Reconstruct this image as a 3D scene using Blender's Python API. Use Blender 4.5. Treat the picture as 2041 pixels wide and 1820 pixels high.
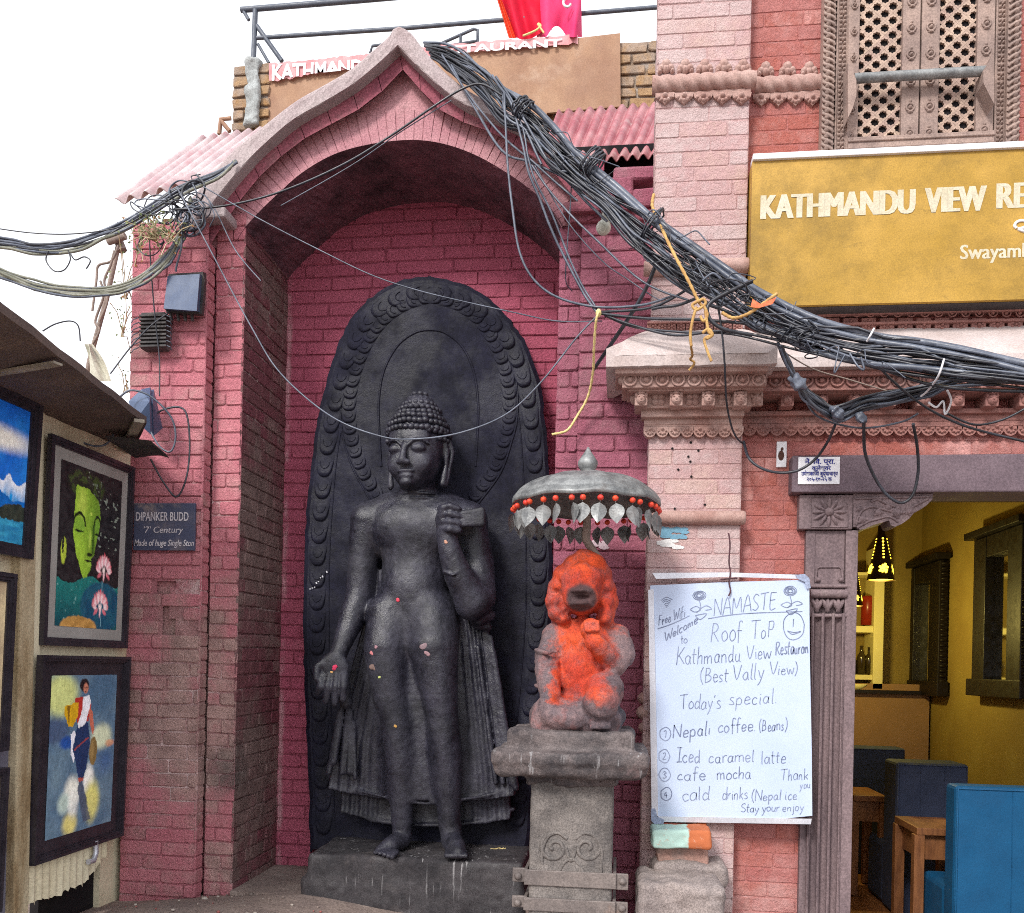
import bpy, bmesh, math, random
import numpy as np
from mathutils import Vector, Matrix

for _o in list(bpy.data.objects):
    bpy.data.objects.remove(_o)
SC = bpy.context.scene
COL = SC.collection
R = math.radians

# ------------------------------------------------------------------ camera
F, U0, V0 = 1750.0, 1020.5, 1325.0          # focal length and principal point in reference pixels (2041 wide)
YAW, ROLL = R(6.85), 0.021
CAM = Vector((0.0, -4.1, 1.1))
FWD = Vector((-math.sin(YAW), math.cos(YAW), 0))
_r0 = Vector((math.cos(YAW), math.sin(YAW), 0)); _u0 = Vector((0, 0, 1))
RGT = _r0*math.cos(ROLL) + _u0*math.sin(ROLL)
UPV = -_r0*math.sin(ROLL) + _u0*math.cos(ROLL)
cd = bpy.data.cameras.new('camera'); cam = bpy.data.objects.new('camera', cd); COL.objects.link(cam)
cd.sensor_fit = 'HORIZONTAL'; cd.sensor_width = 36.0; cd.lens = F/2041.0*36.0
cd.shift_y = (V0-910.0)/2041.0
cd.clip_start = 0.05; cd.clip_end = 2000
m3 = Matrix((RGT, UPV, -FWD)).transposed()
cam.matrix_world = Matrix.Translation(CAM) @ m3.to_4x4()
SC.camera = cam

# ------------------------------------------------------------------ sky, sun, exposure
SUN_EL, SUN_AZ = R(37), R(203)              # azimuth of the sun, clockwise from +Y: in front of the facade, a little to the left
w = bpy.data.worlds.new('World'); SC.world = w; w.use_nodes = True
nt = w.node_tree; nt.nodes.clear()
sky = nt.nodes.new('ShaderNodeTexSky'); sky.sky_type = 'NISHITA'; sky.sun_disc = False
sky.sun_elevation = SUN_EL; sky.sun_rotation = SUN_AZ
sky.air_density = 1.0; sky.dust_density = 2.0; sky.ozone_density = 1.0
hs = nt.nodes.new('ShaderNodeHueSaturation'); hs.inputs['Saturation'].default_value = 0.35
bg = nt.nodes.new('ShaderNodeBackground'); bg.inputs['Strength'].default_value = 0.11
ow = nt.nodes.new('ShaderNodeOutputWorld')
cl = nt.nodes.new('ShaderNodeMix'); cl.data_type = 'RGBA'      # an even white cloud layer over the sky
cl.inputs[0].default_value = 0.8; cl.inputs[7].default_value = (7.2, 7.3, 7.6, 1)
nt.links.new(sky.outputs[0], hs.inputs['Color']); nt.links.new(hs.outputs[0], cl.inputs[6]); nt.links.new(cl.outputs[2], bg.inputs[0]); nt.links.new(bg.outputs[0], ow.inputs[0])
sl = bpy.data.lights.new('sun', 'SUN'); sl.energy = 1.5; sl.angle = R(13); sl.color = (1.0, 0.96, 0.9)
so = bpy.data.objects.new('sun', sl); COL.objects.link(so)
_sd = Vector((math.sin(SUN_AZ)*math.cos(SUN_EL), math.cos(SUN_AZ)*math.cos(SUN_EL), math.sin(SUN_EL)))
so.rotation_euler = _sd.to_track_quat('Z', 'Y').to_euler()
so.location = (0, -6, 12)
SC.view_settings.view_transform = 'Standard'; SC.view_settings.look = 'None'
SC.view_settings.exposure = 1.05; SC.view_settings.gamma = 1.0
SC.cycles.use_denoising = False; SC.cycles.sample_clamp_indirect = 4.0; SC.cycles.use_adaptive_sampling = True; SC.cycles.adaptive_threshold = 0.02
SC.cycles.max_bounces = 6; SC.cycles.filter_width = 1.0

# ------------------------------------------------------------------ geometry helpers
rng = random.Random(11)
def P(u, v, Y=None, X=None, Z=None):
    """reference pixel (u, v) on the plane Y=.., X=.. or Z=.. -> world point"""
    d = FWD + RGT*((u-U0)/F) + UPV*((V0-v)/F)
    if Y is not None: t = (Y-CAM.y)/d.y
    elif X is not None: t = (X-CAM.x)/d.x
    else: t = (Z-CAM.z)/d.z
    return CAM + d*t
def mpp(p):
    """metres per reference pixel at a world point"""
    return (Vector(p)-CAM).dot(FWD)/F
def lerp(a, b, t): return a+(b-a)*t
def spline(pts, n=8, closed=False):
    """Catmull-Rom through a list of tuples"""
    P_ = [np.array(p, float) for p in pts]; out = []; N = len(P_)
    for i in range(N if closed else N-1):
        if closed: a, b, c, d = P_[i-1], P_[i], P_[(i+1) % N], P_[(i+2) % N]
        else: a, b, c, d = P_[max(i-1, 0)], P_[i], P_[i+1], P_[min(i+2, N-1)]
        for k in range(n):
            t = k/n
            out.append(tuple(0.5*((2*b)+(-a+c)*t+(2*a-5*b+4*c-d)*t*t+(-a+3*b-3*c+d)*t**3)))
    if not closed: out.append(tuple(P_[-1]))
    return out
def resample(pts, n):
    p = np.array(pts, float); s = np.concatenate([[0], np.cumsum(np.linalg.norm(np.diff(p, axis=0), axis=1))])
    t = np.linspace(0, s[-1], n)
    return [tuple(np.interp(x, s, p[:, k]) for k in range(p.shape[1])) for x in t]

class M:
    """collects shapes, then links them as ONE mesh object"""
    def __init__(s): s.v = []; s.f = []; s.sm = []; s.rn = []; s.mo = []; s.co = []; s.cur = 0.5; s.curc = None
    def add(s, verts, faces, smooth=False, mo=None):
        o = len(s.v); s.v += [tuple(x) for x in verts]
        s.f += [tuple(i+o for i in f) for f in faces]; s.sm += [smooth]*len(faces)
        s.rn += [s.cur]*len(verts); s.mo += (list(mo) if mo is not None else [0.0]*len(verts))
        s.co += [s.curc or (1, 1, 1)]*len(verts)
        return s
    def quad(s, a, b, c, d): return s.add([a, b, c, d], [(0, 1, 2, 3)])
    def box(s, c, size, rot=None, jit=0.0, bev=0.0):
        c = Vector(c); hx, hy, hz = [x/2 for x in size]
        if bev:
            bm = bmesh.new(); bmesh.ops.create_cube(bm, size=1.0)
            for vv in bm.verts: vv.co = Vector((vv.co.x*size[0], vv.co.y*size[1], vv.co.z*size[2]))
            bmesh.ops.bevel(bm, geom=list(bm.edges), offset=bev, segments=2, affect='EDGES', profile=0.5)
            vs = [vv.co.copy() for vv in bm.verts]; bm.verts.index_update()
            fs = [tuple(vv.index for vv in f.verts) for f in bm.faces]; bm.free()
        else:
            vs = [Vector((sx*hx, sy*hy, sz*hz)) for sx in (-1, 1) for sy in (-1, 1) for sz in (-1, 1)]
            fs = [(0, 1, 3, 2), (4, 6, 7, 5), (0, 4, 5, 1), (2, 3, 7, 6), (0, 2, 6, 4), (1, 5, 7, 3)]
        if jit: vs = [q+Vector((rng.uniform(-jit, jit), rng.uniform(-jit, jit), rng.uniform(-jit, jit))) for q in vs]
        if rot is not None: vs = [rot @ q for q in vs]
        return s.add([c+q for q in vs], fs)
    def bbox(s, u0, v0, u1, v1, Yf, Yb, bev=0.0):
        """box whose front face fills the pixel rectangle at depth Yf and which runs back to Yb"""
        a = P(u0, (v0+v1)/2, Yf); b = P(u1, (v0+v1)/2, Yf); t = P((u0+u1)/2, v0, Yf); l = P((u0+u1)/2, v1, Yf)
        return s.box(((a.x+b.x)/2, (Yf+Yb)/2, (t.z+l.z)/2), (b.x-a.x, Yb-Yf, t.z-l.z), bev=bev)
    def prism(s, front, back, cap=True, smooth=False):
        """two matching closed loops of points -> solid"""
        n = len(front); s.add(list(front)+list(back), [(i, i+n, (i+1) % n+n, (i+1) % n) for i in range(n)], smooth)
        if cap: s.add(front, [tuple(range(n))]); s.add(back, [tuple(range(n))[::-1]])
        return s
    def strip(s, A, B, smooth=False):
        n = len(A); return s.add(list(A)+list(B), [(i, i+1, n+i+1, n+i) for i in range(n-1)], smooth)
    def grid(s, rows, smooth=True, mo=None):
        nr, nc = len(rows), len(rows[0])
        return s.add([p for r in rows for p in r], [(i*nc+j, i*nc+j+1, (i+1)*nc+j+1, (i+1)*nc+j) for i in range(nr-1) for j in range(nc-1)], smooth, mo)
    def tube(s, pts, r, n=6, cap=True):
        pts = [Vector(p) for p in pts]; N = len(pts); rr = r if isinstance(r, (list, tuple)) else [r]*N
        T = [(pts[min(i+1, N-1)]-pts[max(i-1, 0)]).normalized() for i in range(N)]
        nv = T[0].orthogonal().normalized(); vs = []
        for i in range(N):
            nv = (nv-T[i]*nv.dot(T[i]))
            nv = nv.normalized() if nv.length > 1e-6 else T[i].orthogonal().normalized()
            b = T[i].cross(nv)
            vs += [pts[i]+(nv*math.cos(2*math.pi*k/n)+b*math.sin(2*math.pi*k/n))*rr[i] for k in range(n)]
        fs = [(i*n+k, i*n+(k+1) % n, (i+1)*n+(k+1) % n, (i+1)*n+k) for i in range(N-1) for k in range(n)]
        s.add(vs, fs, True)
        if cap: s.add(vs[:n], [tuple(range(n))[::-1]]); s.add(vs[-n:], [tuple(range(n))])
        return s
    def ball(s, c, r, seg=10, rings=6, rot=None):
        c = Vector(c); r = r if isinstance(r, (tuple, list)) else (r, r, r); vs = []; fs = []
        for i in range(rings+1):
            th = math.pi*i/rings
            for k in range(seg):
                ph = 2*math.pi*k/seg
                q = Vector((r[0]*math.sin(th)*math.cos(ph), r[1]*math.sin(th)*math.sin(ph), r[2]*math.cos(th)))
                vs.append(c+(rot @ q if rot is not None else q))
        fs = [(i*seg+k, (i+1)*seg+k, (i+1)*seg+(k+1) % seg, i*seg+(k+1) % seg) for i in range(rings) for k in range(seg)]
        return s.add(vs, fs, True)
    def lathe(s, c, prof, n=24, smooth=True, rot=None):
        """prof: list of (radius, z)"""
        c = Vector(c); vs = []
        for (r, z) in prof:
            for k in range(n):
                q = Vector((r*math.cos(2*math.pi*k/n), r*math.sin(2*math.pi*k/n), z))
                vs.append(c+(rot @ q if rot is not None else q))
        return s.add(vs, [(i*n+k, i*n+(k+1) % n, (i+1)*n+(k+1) % n, (i+1)*n+k) for i in range(len(prof)-1) for k in range(n)], smooth)
    def dome(s, c, ex, ez, n, rx, rz, h, seg=12, rings=3, flat=0.35):
        """low boss standing on a plane (c; ex, ez in the plane, n outward)"""
        c, ex, ez, n = Vector(c), Vector(ex), Vector(ez), Vector(n); vs = []
        for i in range(rings+1):
            t = i/rings; rad = math.cos(t*math.pi/2*(1-flat*0)) if i < rings else 0.0; hh = h*math.sin(t*math.pi/2)
            for k in range(seg):
                a = 2*math.pi*k/seg
                vs.append(c+ex*(rx*rad*math.cos(a))+ez*(rz*rad*math.sin(a))+n*hh)
        return s.add(vs, [(i*seg+k, i*seg+(k+1) % seg, (i+1)*seg+(k+1) % seg, (i+1)*seg+k) for i in range(rings) for k in range(seg)], True)
    def build(s, name, mat, parent=None, label=None, fix=True):
        me = bpy.data.meshes.new(name)
        off = parent_loc(parent) if parent is not None else Vector((0, 0, 0))
        vs = np.array(s.v, dtype=np.float64)-np.array(off)
        me.from_pydata(vs.tolist(), [], s.f)
        me.polygons.foreach_set('use_smooth', s.sm)
        a = me.attributes.new('rnd', 'FLOAT', 'POINT'); a.data.foreach_set('value', s.rn)
        a = me.attributes.new('mort', 'FLOAT', 'POINT'); a.data.foreach_set('value', s.mo)
        a = me.attributes.new('col', 'FLOAT_COLOR', 'POINT'); a.data.foreach_set('color', np.concatenate([np.array(s.co, np.float32), np.ones((len(s.co), 1), np.float32)], 1).ravel())
        if fix:
            bm = bmesh.new(); bm.from_mesh(me); bmesh.ops.recalc_face_normals(bm, faces=bm.faces); bm.to_mesh(me); bm.free()
        return link(name, me, mat, parent, label)
def parent_loc(p):
    l = Vector((0, 0, 0))
    while p is not None: l = l+p.location; p = p.parent
    return l
def link(name, me, mat, parent=None, label=None):
    o = bpy.data.objects.new(name, me); COL.objects.link(o)
    if mat is not None: me.materials.append(mat)
    if parent is not None: o.parent = parent
    if label: o['label'] = label
    return o
def tag(o, label, cat, group=None, kind=None):
    if label: o['label'] = label
    if cat: o['category'] = cat
    if group: o['group'] = group
    if kind: o['kind'] = kind
    return o
def thing(name, label, cat, loc=(0, 0, 0), group=None):
    o = bpy.data.objects.new(name, None); COL.objects.link(o); o.location = loc; o.empty_display_size = 0.1
    return tag(o, label, cat, group)
def copy_tree(o, parent=None, off=None):
    c = o.copy(); COL.objects.link(c); c.parent = parent
    if off is not None: c.location = o.location+Vector(off)
    for ch in list(o.children): copy_tree(ch, c)
    return c

# ------------------------------------------------------------------ bricks
def bricks(m, O, ex, ez, n, W, H, ch=.066, bl=.2, gap=.007, dep=.012, jit=.0025, skip=None, seed=1, wav=.004, half=False, hole=None):
    """real bricks with worn edges laid in courses on the panel O + s*ex + t*ez, facing n"""
    g = random.Random(seed); O, ex, ez, n = Vector(O), Vector(ex), Vector(ez), Vector(n)
    ph = g.uniform(0, 6)
    def wv(s, t): return wav*(math.sin(2.3*s+ph+t*.7)+.6*math.sin(5.1*s+t*1.9+ph*2))
    def pt(s, t, d): return O+ex*s+ez*(t+wv(s, t))+n*d
    nc = max(1, int(round(H/ch))); ch = H/nc
    ns, nt_ = max(2, int(W/(.15 if hole is None else .03))), max(2, int(H/(.15 if hole is None else .03)))
    rows = [[pt(W*j/ns, H*i/nt_, -dep) for j in range(ns+1)] for i in range(nt_+1)]
    m.cur = .5
    if hole is None: m.grid(rows, False, [1.0]*((ns+1)*(nt_+1)))
    else:
        for i in range(nt_):
            for k in range(ns):
                if not hole(W*(k+.5)/ns, H*(i+.5)/nt_): m.add([rows[i][k], rows[i][k+1], rows[i+1][k+1], rows[i+1][k]], [(0, 1, 2, 3)], False, [1.0]*4)
    for c in range(nc):
        s = -bl*(.5 if c % 2 else 0)*g.uniform(.85, 1.15)-(g.uniform(0, .02))
        t0, t1 = c*ch+gap/2*g.uniform(.5, 1.5), (c+1)*ch-gap/2*g.uniform(.5, 1.5)
        while s < W-.012:
            L = bl*g.uniform(.8, 1.2)*(.5 if (half and g.random() < .35) else 1)
            a, b = max(s, 0), min(s+L, W)
            s += L
            if b-a < .018: continue
            if W-b < .03: b = W; s = W
            if skip and skip((a+b)/2, (t0+t1)/2): continue
            a2, b2 = a+gap/2, b-gap/2; dk_ = min(1, dep/.012)
            if a == 0: a2 = a
            if b == W: b2 = b
            c0 = g.uniform(.003, .007)*(.5+.5*dk_); j = lambda q=jit: g.uniform(-q, q)
            cx, cz = c0*2.2, c0*1.6
            ring = [(a2+cx, t0), (b2-cx, t0), (b2, t0+cz), (b2, t1-cz), (b2-cx, t1), (a2+cx, t1), (a2, t1-cz), (a2, t0+cz)]
            ring = [(x+j(), y+j()) for x, y in ring]
            mx, my = (a2+b2)/2, (t0+t1)/2
            dk = min(1, dep/.012); tx, ty, td = g.uniform(-.02, .02)*dk, g.uniform(-.05, .05)*dk, g.uniform(-.0035, .003)*dk
            fr = []
            for (x, y) in ring:
                k1 = 1-c0*1.1/max((b2-a2)/2, .01); k2 = 1-c0*1.1/((t1-t0)/2)
                xx, yy = mx+(x-mx)*k1, my+(y-my)*k2
                fr.append(pt(xx, yy, td+tx*(xx-mx)+ty*(yy-my)))
            bk = [pt(x, y, -dep-.002) for x, y in ring]; mid = [pt(mx+(x-mx)*.995, my+(y-my)*.98, td-c0*.9) for x, y in ring]
            m.cur = g.random()
            vs = fr+mid+bk
            fs = [tuple(range(8))]+[(i, i+8, (i+1) % 8+8, (i+1) % 8) for i in range(8)]+[(i+8, i+16, (i+1) % 8+16, (i+1) % 8+8) for i in range(8)]
            m.add(vs, fs, False, [0.0]*8+[.35]*8+[1.0]*8)
    m.cur = .5

# ------------------------------------------------------------------ sculpting with distance fields
def vnoise(x, y, z, sc, seed=0):
    g = np.random.default_rng(seed); n = 32; L = g.random((n, n, n)).astype(np.float32)*2-1
    x, y, z = np.broadcast_arrays(x*sc, y*sc, z*sc)
    xi, yi, zi = np.floor(x).astype(int), np.floor(y).astype(int), np.floor(z).astype(int)
    fx, fy, fz = x-xi, y-yi, z-zi
    fx, fy, fz = fx*fx*(3-2*fx), fy*fy*(3-2*fy), fz*fz*(3-2*fz)
    r = 0
    for a in (0, 1):
        for b in (0, 1):
            for c in (0, 1):
                r = r+L[(xi+a) % n, (yi+b) % n, (zi+c) % n]*(fx if a else 1-fx)*(fy if b else 1-fy)*(fz if c else 1-fz)
    return r.astype(np.float32)
class SDF:
    def __init__(s, lo, hi, h):
        s.h = h; s.ax = [np.arange(lo[i], hi[i]+h, h, dtype=np.float32) for i in range(3)]
        s.D = np.full([len(a) for a in s.ax], .12, np.float32)
    def sub(s, lo, hi):
        sl = []
        for i in range(3):
            a = int(np.searchsorted(s.ax[i], lo[i])); b = int(np.searchsorted(s.ax[i], hi[i]))
            if b-a < 1: return None
            sl.append(slice(a, b))
        return tuple(sl), s.ax[0][sl[0]][:, None, None], s.ax[1][sl[1]][None, :, None], s.ax[2][sl[2]][None, None, :]
    def op(s, lo, hi, fn, k=.02, cut=False):
        pad = k+s.h*3
        q = s.sub([a-pad for a in lo], [a+pad for a in hi])
        if q is None: return
        sl, x, y, z = q; a = s.D[sl]; b = fn(x, y, z).astype(np.float32)
        if cut:
            b = -b; t = np.clip(.5-.5*(b-a)/k, 0, 1); s.D[sl] = b*(1-t)+a*t+k*t*(1-t)
        else:
            t = np.clip(.5+.5*(b-a)/k, 0, 1); s.D[sl] = b*(1-t)+a*t-k*t*(1-t)
    def cone(s, a, b, ra, rb, k=.02, cut=False, fl=1.0):
        a, b = Vector(a), Vector(b); d = b-a; L2 = max(d.dot(d), 1e-9); rm = max(ra, rb)
        lo = [min(a[i], b[i])-rm for i in range(3)]; hi = [max(a[i], b[i])+rm for i in range(3)]
        def fn(x, y, z):
            px, py, pz = x-a.x, y-a.y, z-a.z
            t = np.clip((px*d.x+py*d.y+pz*d.z)/L2, 0, 1)
            return np.sqrt((px-t*d.x)**2+((py-t*d.y)*fl)**2+(pz-t*d.z)**2)-(ra+(rb-ra)*t)
        s.op(lo, hi, fn, k, cut)
    def chain(s, pts, rs, k=.02, **kw):
        cut = kw.get('cut', False); pts = [Vector(p) for p in pts]; rm = max(rs)
        lo = [min(p[i] for p in pts)-rm for i in range(3)]; hi = [max(p[i] for p in pts)+rm for i in range(3)]
        def fn(x, y, z):
            o = None
            for a, b, ra, rb in zip(pts[:-1], pts[1:], rs[:-1], rs[1:]):
                d = b-a; L2 = max(d.dot(d), 1e-9); px, py, pz = x-a.x, y-a.y, z-a.z
                t = np.clip((px*d.x+py*d.y+pz*d.z)/L2, 0, 1)
                q = np.sqrt((px-t*d.x)**2+(py-t*d.y)**2+(pz-t*d.z)**2)-(ra+(rb-ra)*t)
                o = q if o is None else np.minimum(o, q)
            return o
        s.op(lo, hi, fn, k, cut)
    def ell(s, c, r, k=.02, rot=None, cut=False):
        c = Vector(c); rm = max(r); Ri = rot.inverted() if rot is not None else None
        ex = (rm,)*3 if rot is not None else r
        def fn(x, y, z):
            px, py, pz = x-c.x, y-c.y, z-c.z
            if Ri is not None:
                px, py, pz = (Ri[0][0]*px+Ri[0][1]*py+Ri[0][2]*pz, Ri[1][0]*px+Ri[1][1]*py+Ri[1][2]*pz, Ri[2][0]*px+Ri[2][1]*py+Ri[2][2]*pz)
            k0 = np.sqrt((px/r[0])**2+(py/r[1])**2+(pz/r[2])**2); k1 = np.sqrt((px/r[0]**2)**2+(py/r[1]**2)**2+(pz/r[2]**2)**2)+1e-9
            return k0*(k0-1)/k1
        s.op([c[i]-ex[i] for i in range(3)], [c[i]+ex[i] for i in range(3)], fn, k, cut)
    def box(s, c, hf, rd=.01, k=.01, cut=False, rot=None):
        c = Vector(c); Ri = rot.inverted() if rot is not None else None
        rm = math.sqrt(sum(q*q for q in hf)) if rot is not None else 0
        def fn(x, y, z):
            px, py, pz = x-c.x, y-c.y, z-c.z
            if Ri is not None:
                px, py, pz = (Ri[0][0]*px+Ri[0][1]*py+Ri[0][2]*pz, Ri[1][0]*px+Ri[1][1]*py+Ri[1][2]*pz, Ri[2][0]*px+Ri[2][1]*py+Ri[2][2]*pz)
            qx, qy, qz = np.abs(px)-hf[0]+rd, np.abs(py)-hf[1]+rd, np.abs(pz)-hf[2]+rd
            return np.sqrt(np.maximum(qx, 0)**2+np.maximum(qy, 0)**2+np.maximum(qz, 0)**2)+np.minimum(np.maximum(qx, np.maximum(qy, qz)), 0)-rd
        e = [rm]*3 if rot is not None else hf
        s.op([c[i]-e[i] for i in range(3)], [c[i]+e[i] for i in range(3)], fn, k, cut)
    def rough(s, amp, sc, seed=0):
        m_ = np.abs(s.D) < amp*2+s.h*3
        X, Y, Z = np.meshgrid(*s.ax, indexing='ij', sparse=False)
        s.D[m_] += amp*vnoise(X[m_], Y[m_], Z[m_], sc, seed)
    def mesh(s, name, mat, parent=None, label=None):
        D, h = s.D, s.h
        D[0], D[-1] = np.maximum(D[0], h*.3), np.maximum(D[-1], h*.3)
        D[:, 0], D[:, -1] = np.maximum(D[:, 0], h*.3), np.maximum(D[:, -1], h*.3)
        D[:, :, 0], D[:, :, -1] = np.maximum(D[:, :, 0], h*.3), np.maximum(D[:, :, -1], h*.3)
        neg = D < 0; n = [q-1 for q in D.shape]
        c = [(i, j, k) for i in (0, 1) for j in (0, 1) for k in (0, 1)]
        def cs(A, i, j, k): return A[i:i+n[0], j:j+n[1], k:k+n[2]]
        cnt = sum(cs(neg, *q).astype(np.int8) for q in c); mask = (cnt > 0) & (cnt < 8)
        idx = np.argwhere(mask); ids = np.full(mask.shape, -1, np.int32); ids[mask] = np.arange(len(idx))
        acc = np.zeros((len(idx), 3)); num = np.zeros(len(idx))
        for a in range(8):
            for b in range(a+1, 8):
                df = [c[b][q]-c[a][q] for q in range(3)]
                if sum(abs(q) for q in df) != 1: continue
                va = D[idx[:, 0]+c[a][0], idx[:, 1]+c[a][1], idx[:, 2]+c[a][2]]; vb = D[idx[:, 0]+c[b][0], idx[:, 1]+c[b][1], idx[:, 2]+c[b][2]]
                x = (va < 0) != (vb < 0); t = np.where(x, va/np.where(x, va-vb, 1), 0)
                acc += np.where(x[:, None], np.array(c[a])+t[:, None]*np.array(df), 0); num += x
        vs = (idx+acc/num[:, None])*h+np.array([q[0] for q in s.ax])
        fs = []
        for ax in range(3):
            o = [q for q in range(3) if q != ax]
            sl0 = [slice(None)]*3; sl1 = [slice(None)]*3; sl0[ax] = slice(0, -1); sl1[ax] = slice(1, None)
            A, B = neg[tuple(sl0)], neg[tuple(sl1)]
            e = np.argwhere(A != B)
            e = e[(e[:, o[0]] > 0) & (e[:, o[1]] > 0) & (e[:, o[0]] < n[o[0]]) & (e[:, o[1]] < n[o[1]])]
            fl = A[e[:, 0], e[:, 1], e[:, 2]]
            qs = []
            for (da, db) in ((-1, -1), (0, -1), (0, 0), (-1, 0)):
                q = e.copy(); q[:, o[0]] += da; q[:, o[1]] += db; qs.append(ids[q[:, 0], q[:, 1], q[:, 2]])
            Q = np.stack(qs, 1); flip = fl if ax != 1 else ~fl
            Q[~flip] = Q[~flip][:, ::-1]; fs.append(Q)
        fs = np.concatenate(fs)
        off = np.array(parent_loc(parent)) if parent is not None else 0
        me = bpy.data.meshes.new(name); vs = vs-off
        me.vertices.add(len(vs)); me.vertices.foreach_set('co', vs.astype(np.float32).ravel())
        me.loops.add(fs.size); me.loops.foreach_set('vertex_index', fs.ravel().astype(np.int32))
        me.polygons.add(len(fs)); me.polygons.foreach_set('loop_start', np.arange(0, fs.size, 4, dtype=np.int32))
        me.polygons.foreach_set('use_smooth', np.ones(len(fs), bool)); me.update(calc_edges=True); me.validate()
        return link(name, me, mat, parent, label)
# ------------------------------------------------------------------ materials
def srgb(*c):
    return tuple((x/255/12.92 if x/255 <= .04045 else ((x/255+.055)/1.055)**2.4) for x in c)
class NT:
    def __init__(s, name):
        s.m = bpy.data.materials.new(name); s.m.use_nodes = True; s.t = s.m.node_tree; s.t.nodes.clear()
        s.out = s.n('ShaderNodeOutputMaterial'); s.b = s.n('ShaderNodeBsdfPrincipled'); s.l(s.b.outputs[0], s.out.inputs[0])
        s.geo = s.n('ShaderNodeNewGeometry'); s.pos = s.geo.outputs['Position']
    def n(s, t): return s.t.nodes.new(t)
    def l(s, a, b): s.t.links.new(a, b)
    def set(s, sock, v):
        if isinstance(v, bpy.types.NodeSocket): s.l(v, sock)
        elif isinstance(v, (tuple, list)): sock.default_value = (*v, 1.0) if len(v) == 3 and len(sock.default_value) == 4 else v
        else: sock.default_value = v
    def noise(s, scale, detail=5, rough=.6, stretch=None, dist=0.0):
        t = s.n('ShaderNodeTexNoise'); t.inputs['Scale'].default_value = scale; t.inputs['Detail'].default_value = detail
        t.inputs['Roughness'].default_value = rough; t.inputs['Distortion'].default_value = dist
        if stretch:
            mp = s.n('ShaderNodeMapping'); mp.inputs['Scale'].default_value = stretch; s.l(s.pos, mp.inputs[0]); s.l(mp.outputs[0], t.inputs['Vector'])
        else: s.l(s.pos, t.inputs['Vector'])
        return t.outputs['Fac']
    def attr(s, name, col=False):
        t = s.n('ShaderNodeAttribute'); t.attribute_name = name; return t.outputs['Color' if col else 'Fac']
    def rng(s, v, a, b, lo=0.0, hi=1.0, smooth=True):
        t = s.n('ShaderNodeMapRange'); t.interpolation_type = 'SMOOTHSTEP' if smooth else 'LINEAR'; t.clamp = True
        s.set(t.inputs['Value'], v)
        for q, x in zip(('From Min', 'From Max', 'To Min', 'To Max'), (a, b, lo, hi)): t.inputs[q].default_value = x
        return t.outputs[0]
    def math(s, op, a, b=0.0):
        t = s.n('ShaderNodeMath'); t.operation = op; s.set(t.inputs[0], a); s.set(t.inputs[1], b); return t.outputs[0]
    def mix(s, f, a, b, mode='MIX'):
        t = s.n('ShaderNodeMix'); t.data_type = 'RGBA'; t.blend_type = mode
        s.set(t.inputs[0], f); s.set(t.inputs[6], a); s.set(t.inputs[7], b); return t.outputs[2]
    def ramp(s, f, stops, const=False):
        t = s.n('ShaderNodeValToRGB'); e = t.color_ramp.elements
        if const: t.color_ramp.interpolation = 'CONSTANT'
        e[0].position, e[0].color = stops[0][0], (*stops[0][1], 1)
        e[1].position, e[1].color = stops[-1][0], (*stops[-1][1], 1)
        for p, c in stops[1:-1]:
            q = e.new(p); q.color = (*c, 1)
        s.set(t.inputs[0], f); return t.outputs[0]
    def z(s, axis='Z'):
        t = s.n('ShaderNodeSeparateXYZ'); s.l(s.pos, t.inputs[0]); return t.outputs[axis]
    def bump(s, h, strength=.5, dist=.004, prev=None):
        t = s.n('ShaderNodeBump'); t.inputs['Strength'].default_value = strength; t.inputs['Distance'].default_value = dist
        s.l(h, t.inputs['Height'])
        if prev is not None: s.l(prev, t.inputs['Normal'])
        return t.outputs[0]
    def done(s, col, rough=.8, normal=None, metal=0.0, spec=.3):
        s.set(s.b.inputs['Base Color'], col); s.set(s.b.inputs['Roughness'], rough); s.set(s.b.inputs['Metallic'], metal)
        s.b.inputs['Specular IOR Level'].default_value = spec
        if normal is not None: s.l(normal, s.b.inputs['Normal'])
        return s.m
def surf(name, c1, c2, scale=6, detail=6, rough=.8, dirt=None, damt=.45, dscale=2.0, speck=.25, bump=.4, bscale=90, bdist=.003, metal=0.0, spec=.3, stretch=None, vcol=False):
    t = NT(name)
    f = t.rng(t.noise(scale, detail, .65, stretch), .3, .7)
    col = t.mix(f, c1, c2)
    if vcol: col = t.mix(1.0, t.attr('col', True), t.mix(f, (vcol*.8,)*3, (vcol*1.0,)*3), 'MULTIPLY')
    if dirt: col = t.mix(t.rng(t.noise(dscale, 7, .7, stretch), 1-damt-.12, 1-damt+.12), col, dirt)
    sp = t.noise(bscale*1.7, 3, .7)
    col = t.mix(1.0, col, t.mix(t.rng(sp, .3, .7), (1-speck,)*3, (1+speck,)*3), 'MULTIPLY')
    nb = None
    if bump: nb = t.bump(t.math('ADD', t.noise(bscale, 4, .7), t.math('MULTIPLY', t.noise(bscale*.2, 3), 1.5)), bump, bdist)
    rr = t.rng(t.noise(scale*2.3, 4), .3, .7, max(.05, rough-.12), min(1, rough+.1))
    return t.done(col, rr, nb, metal, spec)
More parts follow.
